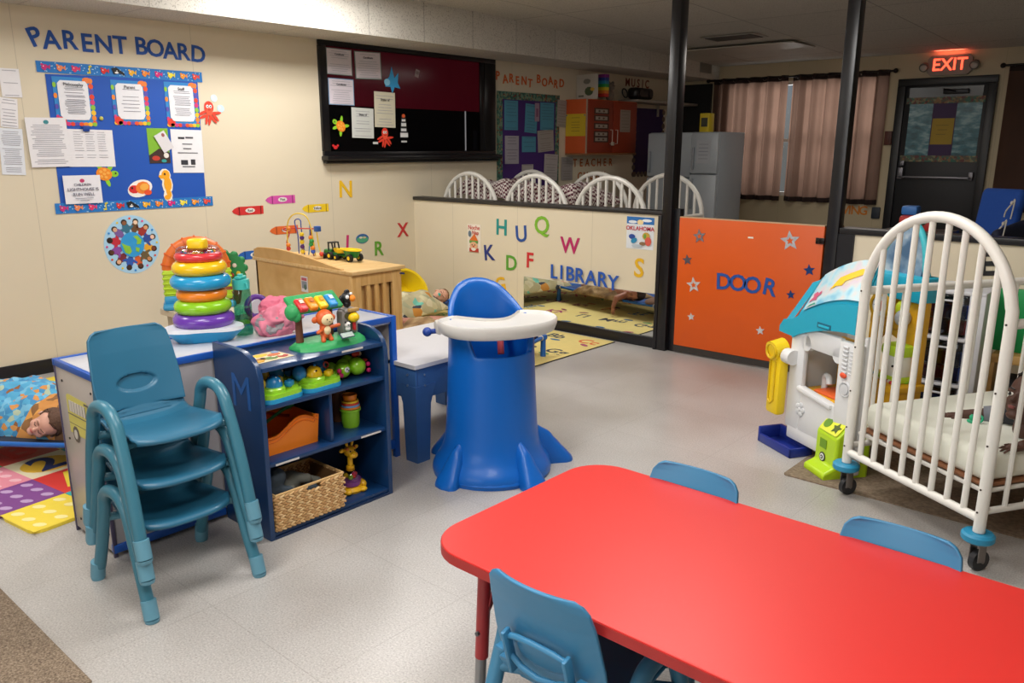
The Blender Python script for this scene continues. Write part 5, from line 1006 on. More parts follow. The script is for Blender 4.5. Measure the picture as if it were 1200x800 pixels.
# ================= PLAYHOUSE (local x to the right along the front, y going back)
t=root('activity_playhouse','white toddler playhouse with a turquoise roof and yellow details','playhouse',(4.5,-1.44,0),math.atan2(-.519,.855))
CY=M('#1fa3c0',.38,var=.03); PW=M('#dcdcdc',.4,var=.03); YL=M('#f0cc18',.38); MU=M('#d9a21a',.45)
RW=.455
def archz(a): return .70+.145*math.sin(PI/2*min(1,max(0,a/RW)))**.9
na=24
b=MB()
FT=Matrix(((1,0,0,0),(0,0,1,0),(0,1,0,0),(0,0,0,1)))
P=[(a*RW/na,archz(a*RW/na)) for a in range(na+1)]+[(RW-a*RW/na,.60+.11*math.sin(PI/2*(1-a/na))**.8) for a in range(na+1)]
b.prism(P,-.015,.02,FT); b.build('roof_fascia',CY,t,ang=30)
def roof(u,v):
    a=u*RW; return (a*(1-.10*v)+.01*v,.0+.125*v,archz(a)+.20*v)
b=MB(); b.grid(roof,25,6); b.build('roof',CY,t,mods=[('SOLIDIFY',dict(thickness=.012))])
b=MB(); b.prism([(-.115,.61),(.01,.605),(.01,.70),(-.085,.68),(-.115,.64)],-.01,.03,FT); vs=[b.bm.verts.new(p) for p in((-.115,.01,.645),(.0,-.012,.70),(.02,.125,.90),(-.06,.13,.87))]; b.bm.faces.new(vs); b.build('roof_eave',CY,t,ang=30)
# sticker sheet on the roof
def sheetmat():
    m,N,L,bs=nodemat('roof_sheet'); tc=N.new('ShaderNodeTexCoord'); nz=N.new('ShaderNodeTexNoise'); nz.inputs['Scale'].default_value=9; L.new(tc.outputs['Object'],nz.inputs[0])
    r=ramp(N,[(.35,'#6fb4cf'),(.47,'#aecfd8'),(.55,'#c9c9c8'),(.66,'#ccbcc8'),(.75,'#cfc694')]); L.new(nz.outputs['Fac'],r.inputs[0]); L.new(r.outputs[0],bs.inputs['Base Color']); bs.inputs['Roughness'].default_value=.35; return m
b=MB(); b.grid(lambda u,v:(lambda q:(q[0],q[1]-.006,q[2]+.009))(roof(.1+.9*u,.06+.9*v)),20,6); b.build('roof_picture_sheet',sheetmat(),t)
def onroof(u,v,h=.014): q=roof(u,v); return Vector((q[0],q[1]-h*.6,q[2]+h*.8))
for sh,col,nm in (([(.42,.35),(.5,.42),(.6,.40),(.62,.5),(.80,.58),(.97,.72),(.80,.75),(.62,.66),(.5,.62),(.46,.52)],'#efbf22','yellow_arrow_print'),([(.13,.22),(.18,.33),(.15,.42),(.2,.45),(.24,.38),(.28,.42),(.3,.34),(.25,.28),(.27,.2),(.2,.24)],'#c85a78','butterfly_print'),([(.15,.08),(.19,.13),(.27,.14),(.3,.08),(.24,.10)],'#2a9a84','badge_print')):
    b=MB(); vs=[b.bm.verts.new(onroof(u,v)) for u,v in sh]; f=b.bm.faces.new(vs); bmesh.ops.triangulate(b.bm,faces=[f]); b.build(nm,M(col,.4),t)
b=MB(); b.b2((.19,-.018,.695),(.29,-.014,.722),.004); b.build('handle_slot',M('#0d6078',.5),t); b=MB(); b.b2((.20,-.0195,.70),(.28,-.0165,.712),.002); b.build('handle_lip',M('#27b4d0',.4),t)
# front wall with window
b=MB()
ow=[(-.02,.12),(.66,.02),(.66,.62),(.62,.655),(.40,.675),(.2,.67),(.02,.64),(-.02,.60)]
b.b2((-.02,0,.12),(.09,.03,.66),.008); b.b2((.09,0,.12),(.35,.03,.335),.004); b.b2((.09,0,.57),(.35,.03,.67),.006); b.b2((.35,-.006,.02),(.49,.035,.665),.012); b.b2((.0,.0,.06),(.35,.04,.14),.01)
b.cyl((.10,.0,.59),(.10,.03,.59),.04); b.cyl((.34,.0,.585),(.34,.03,.585),.04); b.box((.20,.01,.335),(.27,.05,.03),.012,rot=Matrix.Rotation(R(6),4,'Y')); b.build('front_wall',PW,t)
b=MB(); b.b2((-.02,.03,.06),(.01,.34,.62),.01); b.b2((.46,.03,.02),(.49,.07,.70),.01); b.b2((-.02,.32,.06),(.10,.35,.84),.01); b.build('side_wall',PW,t)
b=MB(); b.torus((.42,-.008,.44),.034,.006,24,8,T=Matrix.Rotation(PI/2,4,'X')); b.lathe([(0,0),(.026,0),(.026,.008),(0,.01)],(.42,-.006,.44),T=Matrix.Rotation(PI/2,4,'X'))
b.build('round_dial',M('#cfd0d2',.4),t); b=MB()
for i in range(7): b.cyl((.385,-.008,.52+i*.02),(.42-.0,-.010,.52+i*.02),.006,seg=8); b.b2((.43,-.010,.515+i*.018),(.465,-.004,.522+i*.018),.002)
b.build('number_relief',M('#cfd0d2',.4),t); b=MB()
for i in range(5): a=2*PI*i/5; b.ell((.10+.022*math.cos(a),-.002,.24+.024*math.sin(a)),(.016,.006,.016),12)
b.ell((.10,-.004,.24),(.012,.006,.012),12); b.build('flower_relief',M('#cfd0d2',.4),t)
b=MB(); b.ell((.405,-.014,.505),(.022,.008,.014)); b.build('red_slider',M('#e0522e',.35),t)
# yellow phone
b=MB(); b.cyl((-.075,-.075,.515),(-.075,.0,.53),.052,seg=24); b.b2((-.12,-.06,.17),(-.015,.0,.53),.02); b.build('yellow_phone_chute',YL,t)
b=MB(); b.tube([(-.095,-.063,.46),(-.095,-.063,.25),(-.072,-.063,.23),(-.05,-.063,.25),(-.05,-.063,.46)],.005); b.torus((-.075,-.078,.515),.038,.007,24,8,T=Matrix.Rotation(PI/2,4,'X')); b.build('chute_relief',M('#d8b214',.4),t)
b=MB(); b.cyl((-.02,-.02,.50),(.04,-.02,.50),.04,seg=20); b.build('hinge_barrel',PW,t)
# inside tray and yellow interior
b=MB(); b.b2((.05,.03,.30),(.36,.26,.345),.01); b.b2((.05,.24,.30),(.24,.27,.60),.01); b.build('yellow_counter',MU,t); b=MB(); b.b2((.14,.04,.345),(.32,.20,.36),.006); b.build('orange_sink',M('#e8652a',.4),t); b=MB(); b.tube([(.12,.12,.345),(.12,.12,.41),(.17,.10,.42),(.19,.09,.39)],.016,smooth=4); b.build('tap',M('#d8d8d8',.35),t)
# blue slide tray
b=MB(); b.b2((-.11,-.08,.0),(.16,.05,.02),.01)
for lo,hi in(((-.11,-.085,0),(.16,-.07,.05)),((-.11,.04,0),(.16,.055,.09)),((-.125,-.085,0),(-.105,.055,.085)),((.145,-.085,0),(.16,.055,.05))): b.b2(lo,hi,.006)
b.build('blue_ball_tray',M('#1c2f86',.35),t)
# back unit : yellow panel, clock, dome window
w0=.32; D0=.0635
b=MB(); b.b2((.16,w0,.69),(.495,w0+.05,.86),.008); b.b2((.16,w0+.0,.42),(.20,w0+.05,.70),.01); b.b2((.40,w0,.42),(.495,w0+.05,.70),.01); b.prism([(.31+.11*math.cos(PI+PI*i/12)*-1,.70-.0-.06*0) for i in range(0)] or [(.2,.69),(.4,.69),(.4,.60),(.36,.65),(.3,.67),(.24,.65),(.2,.60)],w0,w0+.04,FT); b.build('yellow_panel',MU,t,ang=30)
b=MB(); b.b2((.14,w0-.03,.845),(.50,w0+.09,.965),.012); b.build('turquoise_lintel',CY,t)
b=MB(); b.lathe([(0,0),(.055,0),(.06,.008),(.058,.02),(.046,.02),(.044,.012),(0,.012)],(.27,w0-.03,.80),T=Matrix.Rotation(PI/2,4,'X')@Matrix.Scale(1.1,4)); k=b.build('clock_ring',M('#d8a41c',.4),t)
b=MB(); b.lathe([(0,.013),(.044,.013),(.044,.015),(0,.015)],(.27,w0-.031,.80),T=Matrix.Rotation(PI/2,4,'X')@Matrix.Scale(1.1,4)); b.build('clock_face',M('#dfe4ea',.4),k); b=MB(); b.mat(M('#c83a2e')); b.box((.285,w0-.050,.795),(.02,.004,.035),.002,rot=Matrix.Rotation(.5,4,'Y')); b.ell((.28,w0-.050,.815),(.012,.004,.012)); b.build('clock_hand',None,k)
for i in range(12): 
    a=2*PI*i/12
    if i==0: b=MB()
    b.box((.27+.035*math.cos(a),w0-.049,.80+.035*math.sin(a)),(.005,.002,.005))
b.build('clock_mark',M('#3a5a9a'),k)
b=MB(); b.ell((.41,w0-.03,.765),(.035,.04,.04)); b.build('grey_bell',M('#b8b8bc',.35),t); b=MB(); b.ell((.37,w0-.01,.80),(.03,.02,.04)); b.build('lime_flower',M('#c8d82a',.4),t)
dome=[(-.15,0),(.14,.02),(.15,.08),(.13,.18),(.09,.25),(.04,.275),(-.02,.25),(-.08,.18),(-.13,.09)]
b=MB(); b.tube([(.30+x,w0+.03,.925+z) for x,z in dome],.016,closed=True,smooth=4); b.build('dome_frame',M('#3fb2bd',.4),t)
b=MB(); b.prism([(.30+x*.95,.925+z*.95+.006) for x,z in dome],w0+.02,w0+.03,FT); b.build('dome_picture',pattern_mat('sky_print',[(.38,'#41607e'),(.5,'#7d94a8'),(.58,'#b9c0c4'),(.68,'#c9c0ae')],7,'noise',.4),t)
b=MB(); b.b2((.17,w0-.12,.18),(.50,w0+.05,.43),.01); b.b2((.155,w0-.135,.42),(.515,w0+.06,.455),.01); b.build('yellow_toy_box',MU,t)
b=MB(); b.ell((.27,w0-.13,.37),.035); b.build('blue_knob',M('#1fa0c8',.3),t)
b=MB(); b.mat(M('#e8e8e0',.4)); b.b2((.35,w0-.08,.46),(.47,w0+.02,.60),.03); b.mat(M('#b8dc2a')); b.b2((.345,w0-.085,.58),(.475,w0+.025,.64),.02); b.b2((.345,w0-.085,.455),(.475,w0+.025,.49),.012); b.mat(M('#222222')); b.ell((.44,w0-.085,.54),.006,8); b.build('robot_toy_block',None,t)
b=MB()
r_=random.Random(4)
for i in range(14): b.mat(M(['#c8302e','#e8e0d0','#2a9ac8','#8ac82a'][i%4])); b.ell((.19+.3*r_.random(),w0-.10+.1*r_.random(),.462),(.014,.014,.01),8)
b.build('colour_button',None,t)
# shape sorter
t=root('shape_sorter','lime green shape sorter box with a circle and a star hole beside the crib','toy',(4.715,-1.64,0),math.atan2(-.61,.79))
LG=M('#b5d91c',.35,coat=.1); 
P=[(-.035,0),(.205,0),(.205,.258),(.085,.275),(.02,.205),(.02,.06),(-.035,.035)]   # side profile (depth, z)
b=MB(); b.prism(P,0,.175,Matrix(((0,0,1,0),(1,0,0,0),(0,1,0,0),(0,0,0,1)))); b.build('sorter_body',LG,t,ang=25,mods=[('BEVEL',dict(width=.012,segments=3,limit_method='ANGLE',angle_limit=R(30)))])
sn=Vector((.065,.07)); ang_=math.atan2(.07,.065)
X=Matrix.Translation((.0875,.052,.243))@Matrix.Rotation(ang_,4,'X')
b=MB(); b.prism(rr_pts(-.075,-.040,.075,.040,.012),0,.004,X); b.build('yellow_plate',M('#dbe02a',.35),t,smooth=False)
b=MB(); b.prism(disc_pts(-.042,.003,.026,.026),.004,.006,X); b.build('circle_hole',M('#5c8a14',.5),t,smooth=False); b=MB(); b.prism(star_pts(.036,-.002,.032,.5),.004,.006,X); b.build('star_hole',M('#4a5a14',.5),t,smooth=False)
X2=Matrix(((1,0,0,.0875),(0,0,-1,.0195),(0,1,0,.13),(0,0,0,1)))
b=MB(); b.prism([(-.045,.0),(.01,.0),(.01,.045),(-.045,.045)],.0,.0025,X2); b.build('square_hole',M('#6f9a18',.5),t,smooth=False)
b=MB(); b.mat(M('#2a2a2e')); b.prism(disc_pts(-.015,-.045,.024,.024),0,.003,X2); b.mat(M('#f0f0f0')); b.prism(disc_pts(-.015,-.045,.017,.017),.003,.005,X2); b.mat(M('#2a2a2e')); b.prism(disc_pts(-.015,-.045,.010,.010),.005,.007,X2); b.mat(M('#f0f0f0')); b.prism(disc_pts(-.015,-.045,.004,.004),.007,.009,X2); b.build('round_badge',None,t,smooth=False)
# plastic drawer tower
t=root('drawer_tower','white plastic drawer tower with see-through drawers full of toys','drawers',(5.03,-.62,0),math.atan2(-.35,.93)*0)
b=MB(); b.b2((-.13,0,.775),(.16,.36,.80),.008)
for lo,hi in(((-.13,0,0),(-.115,.36,.78)),((.08,-.0,0),(.16,.36,.78)),((-.13,.35,0),(.16,.36,.78))): b.b2(lo,hi,.004)
for z in(.0,.26,.52): b.b2((-.13,-.005,z),(.09,.36,z+.022),.004)
b.build('tower_frame',M('#e4e5ea',.35),t)
for i in range(3):
    z=.03+i*.26; b=MB(); b.b2((-.11,-.012,z),(.075,-.006,z+.22),.004); k=b.build('drawer',glass_mat('drawer_clear','#b9bcc0',.1),t)
    b=MB(); b.b2((-.05,-.022,z+.19),(.02,-.010,z+.20),.003); b.build('drawer_handle',M('#dfe0e4',.35),k)
    rr_=random.Random(i+5)
    for q in range(8):
        cn,c=[('red','#a83a3a'),('blue','#2a4a9a'),('orange','#c85a3a'),('navy','#2a3a6a'),('green','#3a8a5a'),('yellow','#c8a03a'),('maroon','#8a3a4a')][rr_.randrange(7)]
        b=MB(); b.box((-.09+.145*((q%4)/3),.035,z+.045+.085*(q//4)),(.045,.05,.075),.008,rz=rr_.uniform(-.5,.5)); tag(b.build('toy_block',M(c,.5),None,(5.03,-.62,0)),f"{cn} toy block in the {['bottom','middle','top'][i]} drawer of the white tower",'block','toy blocks in the drawer tower')
# ================================================================= COTS, CHILDREN
def cot(label,loc,rz,group='blue nap cots',sheet='#1c2638'):
    t=root('nap_cot',label,'cot',loc,rz,group); L,W=.68,.285; CB=M('#1f63b4',.4)
    for s in(-1,1):
        b=MB(); b.tube([(-L,s*W,.150),(-L*.5,s*W*.97,.140),(0,s*W*.955,.136),(L*.5,s*W*.97,.140),(L,s*W,.150)],.0125,seg=10,smooth=4); b.build('side_rail',CB,t)
        b=MB(); b.tube([(s*L,-W,.150),(s*(L+.02),0,.150),(s*L,W,.150)],.014,seg=10,smooth=6); b.build('end_rail',CB,t)
        for q in(-1,1):
            b=MB(); b.cyl((s*L,q*W,.0),(s*L,q*W,.155),.022,.019,18); b.lathe([(0,.135),(.028,.135),(.032,.15),(.028,.168),(0,.172)],(s*L,q*W,0)); b.build('leg',CB,t)
            b=MB(); b.torus((s*(L-.03),q*W,.15),.015,.006,14,8,T=Matrix.Rotation(PI/2,4,'Y')); b.torus((s*L,q*(W-.035),.15),.015,.006,14,8,T=Matrix.Rotation(PI/2,4,'X')); b.build('corner_strap',M('#d9d0b8',.8),t)
    b=MB(); b.grid(lambda u,v:((u-.5)*2*L,(v-.5)*2*W*.97,.146-.022*(1-abs(2*v-1)**2)*(1-abs(2*u-1)**4)),24,12); b.build('cot_fabric',M(sheet,.85),t,mods=[('SOLIDIFY',dict(thickness=.004))])
    return t
cot('blue nap cot with a dark sheet under the child by the number mat',(1.64,-4.10,.012),R(36.9))
cot('blue nap cot along the cream wall under the baby with a pacifier',(.70,-.93,.006),R(98),sheet='#2a4a86')
cot('blue nap cot beside the low partition, seen in the mirror behind the high chair',(1.72,-1.235,.006),R(11.5),sheet='#2a4a86')
def basis(c,crown,face):
    k=Vector(crown).normalized(); f=Vector(face); f=(f-k*f.dot(k)).normalized(); x=f.cross(k)
    return Matrix(((x.x,f.x,k.x,c[0]),(x.y,f.y,k.y,c[1]),(x.z,f.z,k.z,c[2]),(0,0,0,1)))
def person(label,c,crown,face,s,skin,hair,body=(),openeye=False,vox=.0042,hairlen=.0,lip='#a05048'):
    t=root('person',label,'person'); B=basis(c,crown,face)@Matrix.Diagonal((s,s,s,1))
    b=MB(); b.mat(M(skin,.55,var=.06,scale=25)); b.T=B
    b.ell((0,-.06,.12),(.355,.43,.37),24); b.ell((0,.07,-.12),(.29,.31,.34),24)
    for q in(-1,1):
        b.ell((q*.15,.22,-.16),(.13,.12,.13)); b.ell((q*.37,-.04,-.06),(.045,.085,.11)); b.ell((q*.13,.31,.07),(.12,.06,.05))
    b.cap((0,.36,.02),(0,.40,-.09),.03,.045); b.ell((0,.415,-.10),(.06,.045,.04)); b.ell((0,.345,-.225),(.09,.05,.04)); b.ell((0,.29,-.36),(.12,.09,.08)); b.cap((0,-.08,-.25),(0,-.12,-.55),.17,.19)
    b.T=Matrix()
    for q in body: b.cap(*q)
    bo=b.build('body',None,t,mods=[('REMESH',dict(mode='VOXEL',voxel_size=vox,use_smooth_shade=True)),('SMOOTH',dict(iterations=3,factor=.5))])
    b=MB(); b.T=B; b.mat(M('#2a1a14',.5))
    for q in(-1,1):
        if openeye:
            b.mat(M('#e8e2da',.2)); b.ell((q*.125,.335,.0),(.06,.035,.038)); b.mat(M('#1c120e',.2)); b.ell((q*.125,.366,-.0),(.03,.01,.032))
            b.mat(M(hair)); b.tube([(q*.05,.37,.085),(q*.13,.372,.11),(q*.21,.32,.095)],.012,seg=6)
        else:
            b.tube([(q*.06,.365,-.005),(q*.12,.377,-.025),(q*.19,.33,-.01)],.010,seg=6); b.mat(M(hair)); b.tube([(q*.05,.375,.09),(q*.13,.375,.11),(q*.21,.32,.09)],.010,seg=6); b.mat(M('#2a1a14',.5))
    b.build('eye',None,t)
    b=MB(); b.T=B; b.mat(M(lip,.45)); b.ell((0,.385,-.212),(.075,.022,.018)); b.ell((0,.38,-.24),(.06,.022,.018)); b.build('mouth',None,t)
    def hf(u,v):
        a=2*PI*u; ph=v*2.05; n=Vector((math.sin(ph)*math.cos(a),math.sin(ph)*math.sin(a),math.cos(ph)))
        # hairline : stop early on the face side
        if n.y>.25: ph2=min(ph,.98-.25*(n.y-.25)); n=Vector((math.sin(ph2)*math.cos(a),math.sin(ph2)*math.sin(a),math.cos(ph2)))
        k=1+.05*noise.noise(n*9)+.02*noise.noise(n*30)
        return (n.x*.375*k,-.07+n.y*.455*k,.125+n.z*.395*k-(hairlen if n.z<0 else 0))
    b=MB(); b.T=B; b.grid(hf,48,24,True); b.build('hair',M(hair,.85,bump=.4,scale=140,var=.25),t,mods=[('SOLIDIFY',dict(thickness=.006,offset=1))])
    return t,B
def hand(b,w,d,side,s=.045,up=(0,0,1)):
    """adds palm, four fingers and a thumb to builder b; w wrist, d finger direction, side thumb direction"""
    w=Vector(w); d=Vector(d).normalized(); sd=Vector(side); sd=(sd-d*sd.dot(d)).normalized(); u=Vector(up)
    b.cap(w,w+d*s*.55,s*.24,s*.26)
    for i in range(3): b.cap(w+d*s*.15+sd*s*(i-1)*.22,w+d*s*.75+sd*s*(i-1)*.26,s*.19,s*.17)
    for i,L in enumerate((.62,.75,.70,.52)):
        o=w+d*s*.8+sd*s*(.36-.24*i); k=o+d*s*L*.55+sd*s*(.06-.05*i)+u*s*.04; e=o+d*s*L+sd*s*(.10-.08*i)-u*s*.10
        b.cap(o,k,s*.095,s*.085,8); b.cap(k,e,s*.085,s*.07,8)
    o=w+d*s*.25+sd*s*.33; k=o+(d*.6+sd)*s*.3; b.cap(o,k,s*.13,s*.10,8); b.cap(k,k+(d+sd*.3)*s*.22,s*.10,s*.08,8)
def blanket(lab,c,rz,Lx,Ly,h,mat,seed,z0=.135):
    b=MB()
    def f(u,v):
        x=(u-.5)*Lx; y=(v-.5)*Ly; e=max(0,1-abs(2*u-1)**3)*max(0,1-abs(2*v-1)**2.4)
        n=noise.noise(Vector((x*7+seed,y*9,0)))*.035+noise.noise(Vector((x*16,y*22+seed,3)))*.018+abs(noise.noise(Vector((x*10,y*10,seed))))*.03
        return (x+noise.noise(Vector((x*5,y*5,seed+9)))*.03,y,z0+h*e**.6+n*min(1,e*3))
    b.grid(f,60,40); o=b.build('blanket',mat,None,(c[0],c[1],0),rz,mods=[('SOLIDIFY',dict(thickness=.006,offset=1)),('SUBSURF',dict(levels=1,render_levels=1))]); return tag(o,lab,'blanket')
# child by the number mat
person('sleeping child with brown hair on the cot by the number mat, cheek down',(1.895,-4.145,.225),(.75,.40,.38),(.35,-.80,.0),.175,'#d3a08c','#5a3f30',[((1.83,-4.10,.185),(1.58,-4.13,.175),.035,.05),((1.58,-4.13,.175),(1.30,-4.33,.17),.05,.05),((1.30,-4.40,.20),(1.10,-4.50,.19),.05,.03)],lip='#c06a60')
BL=pattern_mat('animal_print_blue',[(0,'#4f9fc6'),(.3,'#6fb0d0'),(.5,'#c98a4a'),(.58,'#4a8fbc'),(.72,'#a9b9a0'),(.80,'#8a5a34'),(.86,'#3f86b6')],38,rough=.85,bump=0)
blanket('light blue blanket with orange and brown animals over the sleeping child',(1.385,-4.15),R(36.9),1.02,.54,.20,BL,2.0)
BO=pattern_mat('animal_print_brown',[(0,'#c98a48'),(.3,'#8a6038'),(.5,'#d8b478'),(.65,'#6a4a30'),(.8,'#e0a050'),(.9,'#5a93b0')],16,rough=.9)
blanket('brown patterned blanket edge folded by the face of the sleeping child',(1.80,-4.03),R(30),.34,.30,.19,BO,5.0)
# baby with pacifier
t,B=person('sleeping baby with a teal pacifier on the cot along the cream wall',(.80,-.43,.235),(.25,.9,.15),(.78,-.35,.45),.165,'#dba78f','#8a6a4c',[((.79,-.53,.20),(.75,-.80,.20),.05,.07),((.75,-.8,.2),(.70,-1.1,.19),.065,.04)],lip='#c06a60')
b=MB(); b.T=B; b.mat(M('#3fb8a8',.4)); b.ell((0,.44,-.225),(.10,.025,.075)); b.torus((0,.475,-.225),.05,.014,16,6,T=Matrix.Rotation(PI/2,4,'X')); tag(b.build('pacifier'),'teal pacifier in the mouth of the baby by the cream wall','pacifier')
BT_=pattern_mat('sage_print',[(0,'#b9b08c'),(.35,'#a8a888'),(.5,'#d8cfae'),(.62,'#6fb8a4'),(.72,'#c98a3a'),(.8,'#c9c19a'),(.92,'#3a3f4a')],14,rough=.9)
blanket('sage and tan printed blanket over the baby by the cream wall',(.76,-.88),R(98),.86,.46,.16,BT_,7.0)
b=MB(); b.ell((.62,-.48,.19),(.10,.09,.08)); tag(b.build('navy_pillow',M('#2c3550',.9,bump=.3)),'small navy cushion beside the head of the baby by the cream wall','cushion')
# child seen in the mirror
bd=[((1.98,-.98,.20),(1.75,-1.04,.19),.055,.08),((1.75,-1.04,.19),(1.45,-1.15,.19),.075,.06),((1.45,-1.15,.19),(1.2,-1.25,.18),.05,.035),((1.92,-.95,.20),(1.87,-.85,.175),.032,.027),((1.87,-.85,.175),(1.86,-.815,.10),.026,.020)]
t,B=person('dark haired child sleeping on the cot seen in the mirror, one hand hanging down',(2.02,-.94,.225),(.95,.15,.10),(-.12,.9,.25),.165,'#b57c68','#3a2a22',bd,lip='#a0584c')
bo=[o for o in bpy.data.objects if o.parent==t and o.name.startswith('body')][0]
b=MB(); b.mat(M('#b57c68',.55)); hand(b,(1.86,-.812,.09),(0.05,.02,-1),(1,.2,0),.045,(0,1,0)); b.build('hanging_hand',None,t,mods=[('REMESH',dict(mode='VOXEL',voxel_size=.0022,use_smooth_shade=True))])
BN=pattern_mat('brown_blanket',[(.3,'#6a5036'),(.5,'#9a7c56'),(.7,'#b8a078')],9,'noise',.9)
blanket('tan and brown blanket over the child seen in the mirror',(1.60,-1.16),R(11.5),.70,.44,.10,BN,11.0)
b=MB(); b.ell((2.24,-.98,.175),(.10,.16,.035)); tag(b.build('brown_pillow',M('#7a5a4a',.9,bump=.3)),'brown cushion at the head end of the cot seen in the mirror','cushion')
# baby in the crib
sk='#54362a'
body=[((5.64,-1.83,.50),(5.78,-1.62,.505),.06,.085),((5.78,-1.62,.505),(5.92,-1.40,.50),.085,.07),((5.90,-1.42,.49),(5.92,-1.22,.48),.05,.035),((5.95,-1.45,.49),(6.05,-1.27,.48),.05,.035),
 ((5.60,-1.74,.50),(5.47,-1.745,.475),.036,.028),((5.47,-1.745,.475),(5.375,-1.79,.462),.027,.020),((5.72,-1.83,.50),(5.70,-1.97,.475),.036,.028),((5.70,-1.97,.475),(5.645,-2.05,.463),.027,.020)]
t,B=person('dark skinned baby lying on the crib mattress with head raised, in a charcoal shirt',(5.625,-1.885,.605),(.12,.28,.95),(-.45,-.80,-.18),.215,sk,'#1c1614',body,openeye=True,lip='#8a4a44',vox=.0045)
def handobj(w,d,sd): b=MB(); b.mat(M(sk,.55)); hand(b,w,d,sd,.055); b.build('hand',None,t,mods=[('REMESH',dict(mode='VOXEL',voxel_size=.0024,use_smooth_shade=True))])
handobj((5.375,-1.79,.460),(-.85,-.35,-.12),(.3,-.9,0)); handobj((5.645,-2.05,.461),(-.55,-.75,-.10),(-.8,.5,0))
b=MB(); b.cap((5.66,-1.80,.50),(5.78,-1.62,.505),.078,.095); b.cap((5.78,-1.62,.505),(5.88,-1.46,.50),.095,.085); b.cap((5.62,-1.76,.505),(5.49,-1.745,.478),.046,.036); b.cap((5.72,-1.82,.50),(5.705,-1.95,.478),.046,.036)
b.build('shirt',M('#2f3036',.9,bump=.3,scale=80),t,mods=[('REMESH',dict(mode='VOXEL',voxel_size=.005,use_smooth_shade=True)),('SMOOTH',dict(iterations=3))])
b=MB(); b.cyl((5.49,-1.745,.478),(5.455,-1.752,.472),.0375,.034,20); b.build('shirt_cuff',M('#7d8088',.9),t); b=MB(); b.cyl((5.705,-1.95,.478),(5.695,-1.985,.474),.0375,.034,20); b.build('shirt_cuff',M('#7d8088',.9),t)
b=MB()
for i in range(5):
    b.mat(M('#e0ddd6' if i%2==0 else '#2a2b30',.9)); b.torus((5.645+.005*i,-1.85+.008*i,.530-.012*i),.058+.007*i,.009,28,8,T=Matrix.Rotation(R(28),4,Vector((.855,-.519,0))))
b.build('shirt_collar',None,t)
b=MB(); b.mat(M('#1fa878',.4)); b.ell((5.435,-1.835,.458),(.024,.02,.010)); b.torus((5.45,-1.825,.47),.016,.005,18,8,T=Matrix.Rotation(.9,4,'X')); b.ell((5.43,-1.84,.475),(.010,.010,.014)); tag(b.build('pacifier'),'bright green pacifier lying on the crib mattress','pacifier')
# green panel and shelf behind the crib
b=MB(); b.b2((5.20,-.36,.45),(6.1,-.32,.80),.006); tag(b.build('display_board',M('#1e9a52',.45)),'bright green board standing behind the drawer tower','board')
t=root('wooden_shelf','light wooden shelf with dark baskets under the green board','shelf',(5.22,-.45,0))
b=MB(); b.b2((0,0,.40),(1.0,.3,.45),.004); b.build('shelf_top',WD,t)
for x in(0,.9): b=MB(); b.b2((x,0,0),(x+.02,.3,.40)); b.build('side_panel',WD,t)
b=MB(); b.b2((.02,.02,.04),(.9,.28,.06)); b.build('bottom_board',WD,t)
b=MB(); b.b2((5.27,-.43,.062),(5.6,-.2,.30),.02); tag(b.build('dark_basket',M('#26262a',.8,bump=.4,scale=60)),'dark storage basket under the wooden shelf behind the crib','basket')
# ================================================================= FAR ROOM
Yb=5.1
w=root('window_2','wide back window behind the sheer brown curtains','window',kind='structure')
b=MB()
for lo,hi in(((.7,5.12,.93),(2.7,5.2,.98)),((.7,5.12,2.33),(2.7,5.2,2.38)),((.7,5.12,.93),(.75,5.2,2.38)),((2.65,5.12,.93),(2.7,5.2,2.38)),((1.67,5.12,.93),(1.73,5.2,2.38)),((.7,5.14,1.62),(2.7,5.19,1.66))): b.b2(lo,hi)
b.build('window_frame',M('#d8d4cc',.5),w); b=MB(); b.b2((.72,5.16,.95),(2.68,5.164,2.36)); b.build('window_glass',glass_mat('g2','#f2f6f8',.05),w)
b=MB(); b.b2((1.2,6.4,.0),(3.2,6.6,1.75)); tag(b.build('brick_wall_outside',M('#a8442e',.8)),'red brick wall outside glimpsed through the curtain gap','wall',kind='structure')
CU=curtain_mat('curtain_cloth','#856859',.55); CD=M('#2c1c18',.85,var=.2)
def curtain(x0,x1,ztop,zb,lab,amp=.022,n=7,ph=0,mat=CU,y=5.02):
    t=root('curtain',lab,'curtain',(0,0,0),0,'brown curtains of the far room')
    W=x1-x0; sw=lambda u:math.sin(u*n*2*PI+ph)+.3*math.sin(u*n*4.6*PI+1.3*ph)
    def f(u,v): return (x0+W*u,y+amp*sw(u)*(1.0-.15*v),lerp(zb+.06,ztop-.07,v))
    b=MB(); b.grid(f,90,8); b.build('curtain_cloth',mat,t)
    b=MB(); b.grid(lambda u,v:(x0+W*u,y+amp*sw(u)*.85,lerp(ztop-.07,ztop+.0,v)),90,3); b.build('header_band',CD,t)
    b=MB(); b.grid(lambda u,v:(x0+W*u,y+amp*sw(u),lerp(zb,zb+.06,v)),90,3); b.build('hem_band',CD,t)
    b=MB()
    for i in range(n): x=x0+W*(i+.5)/n; b.torus((x,y-.02,ztop-.03),.022,.004,14,6,T=Matrix.Rotation(R(90),4,'X'))
    b.build('grommet',M('#8a8078',.3,metal=.9),t)
    return t
curtain(.52,1.56,2.44,.87,'sheer brown curtain panel nearest the fridge',n=5,amp=.05)
curtain(1.60,2.78,2.44,.87,'sheer brown curtain panel beside the exit door',n=6,ph=1,amp=.05)
curtain(4.02,6.3,2.42,.86,'dark brown curtain at the edge of the frame past the exit door',n=6,mat=curtain_mat('curtain2','#6a4d40',.5))
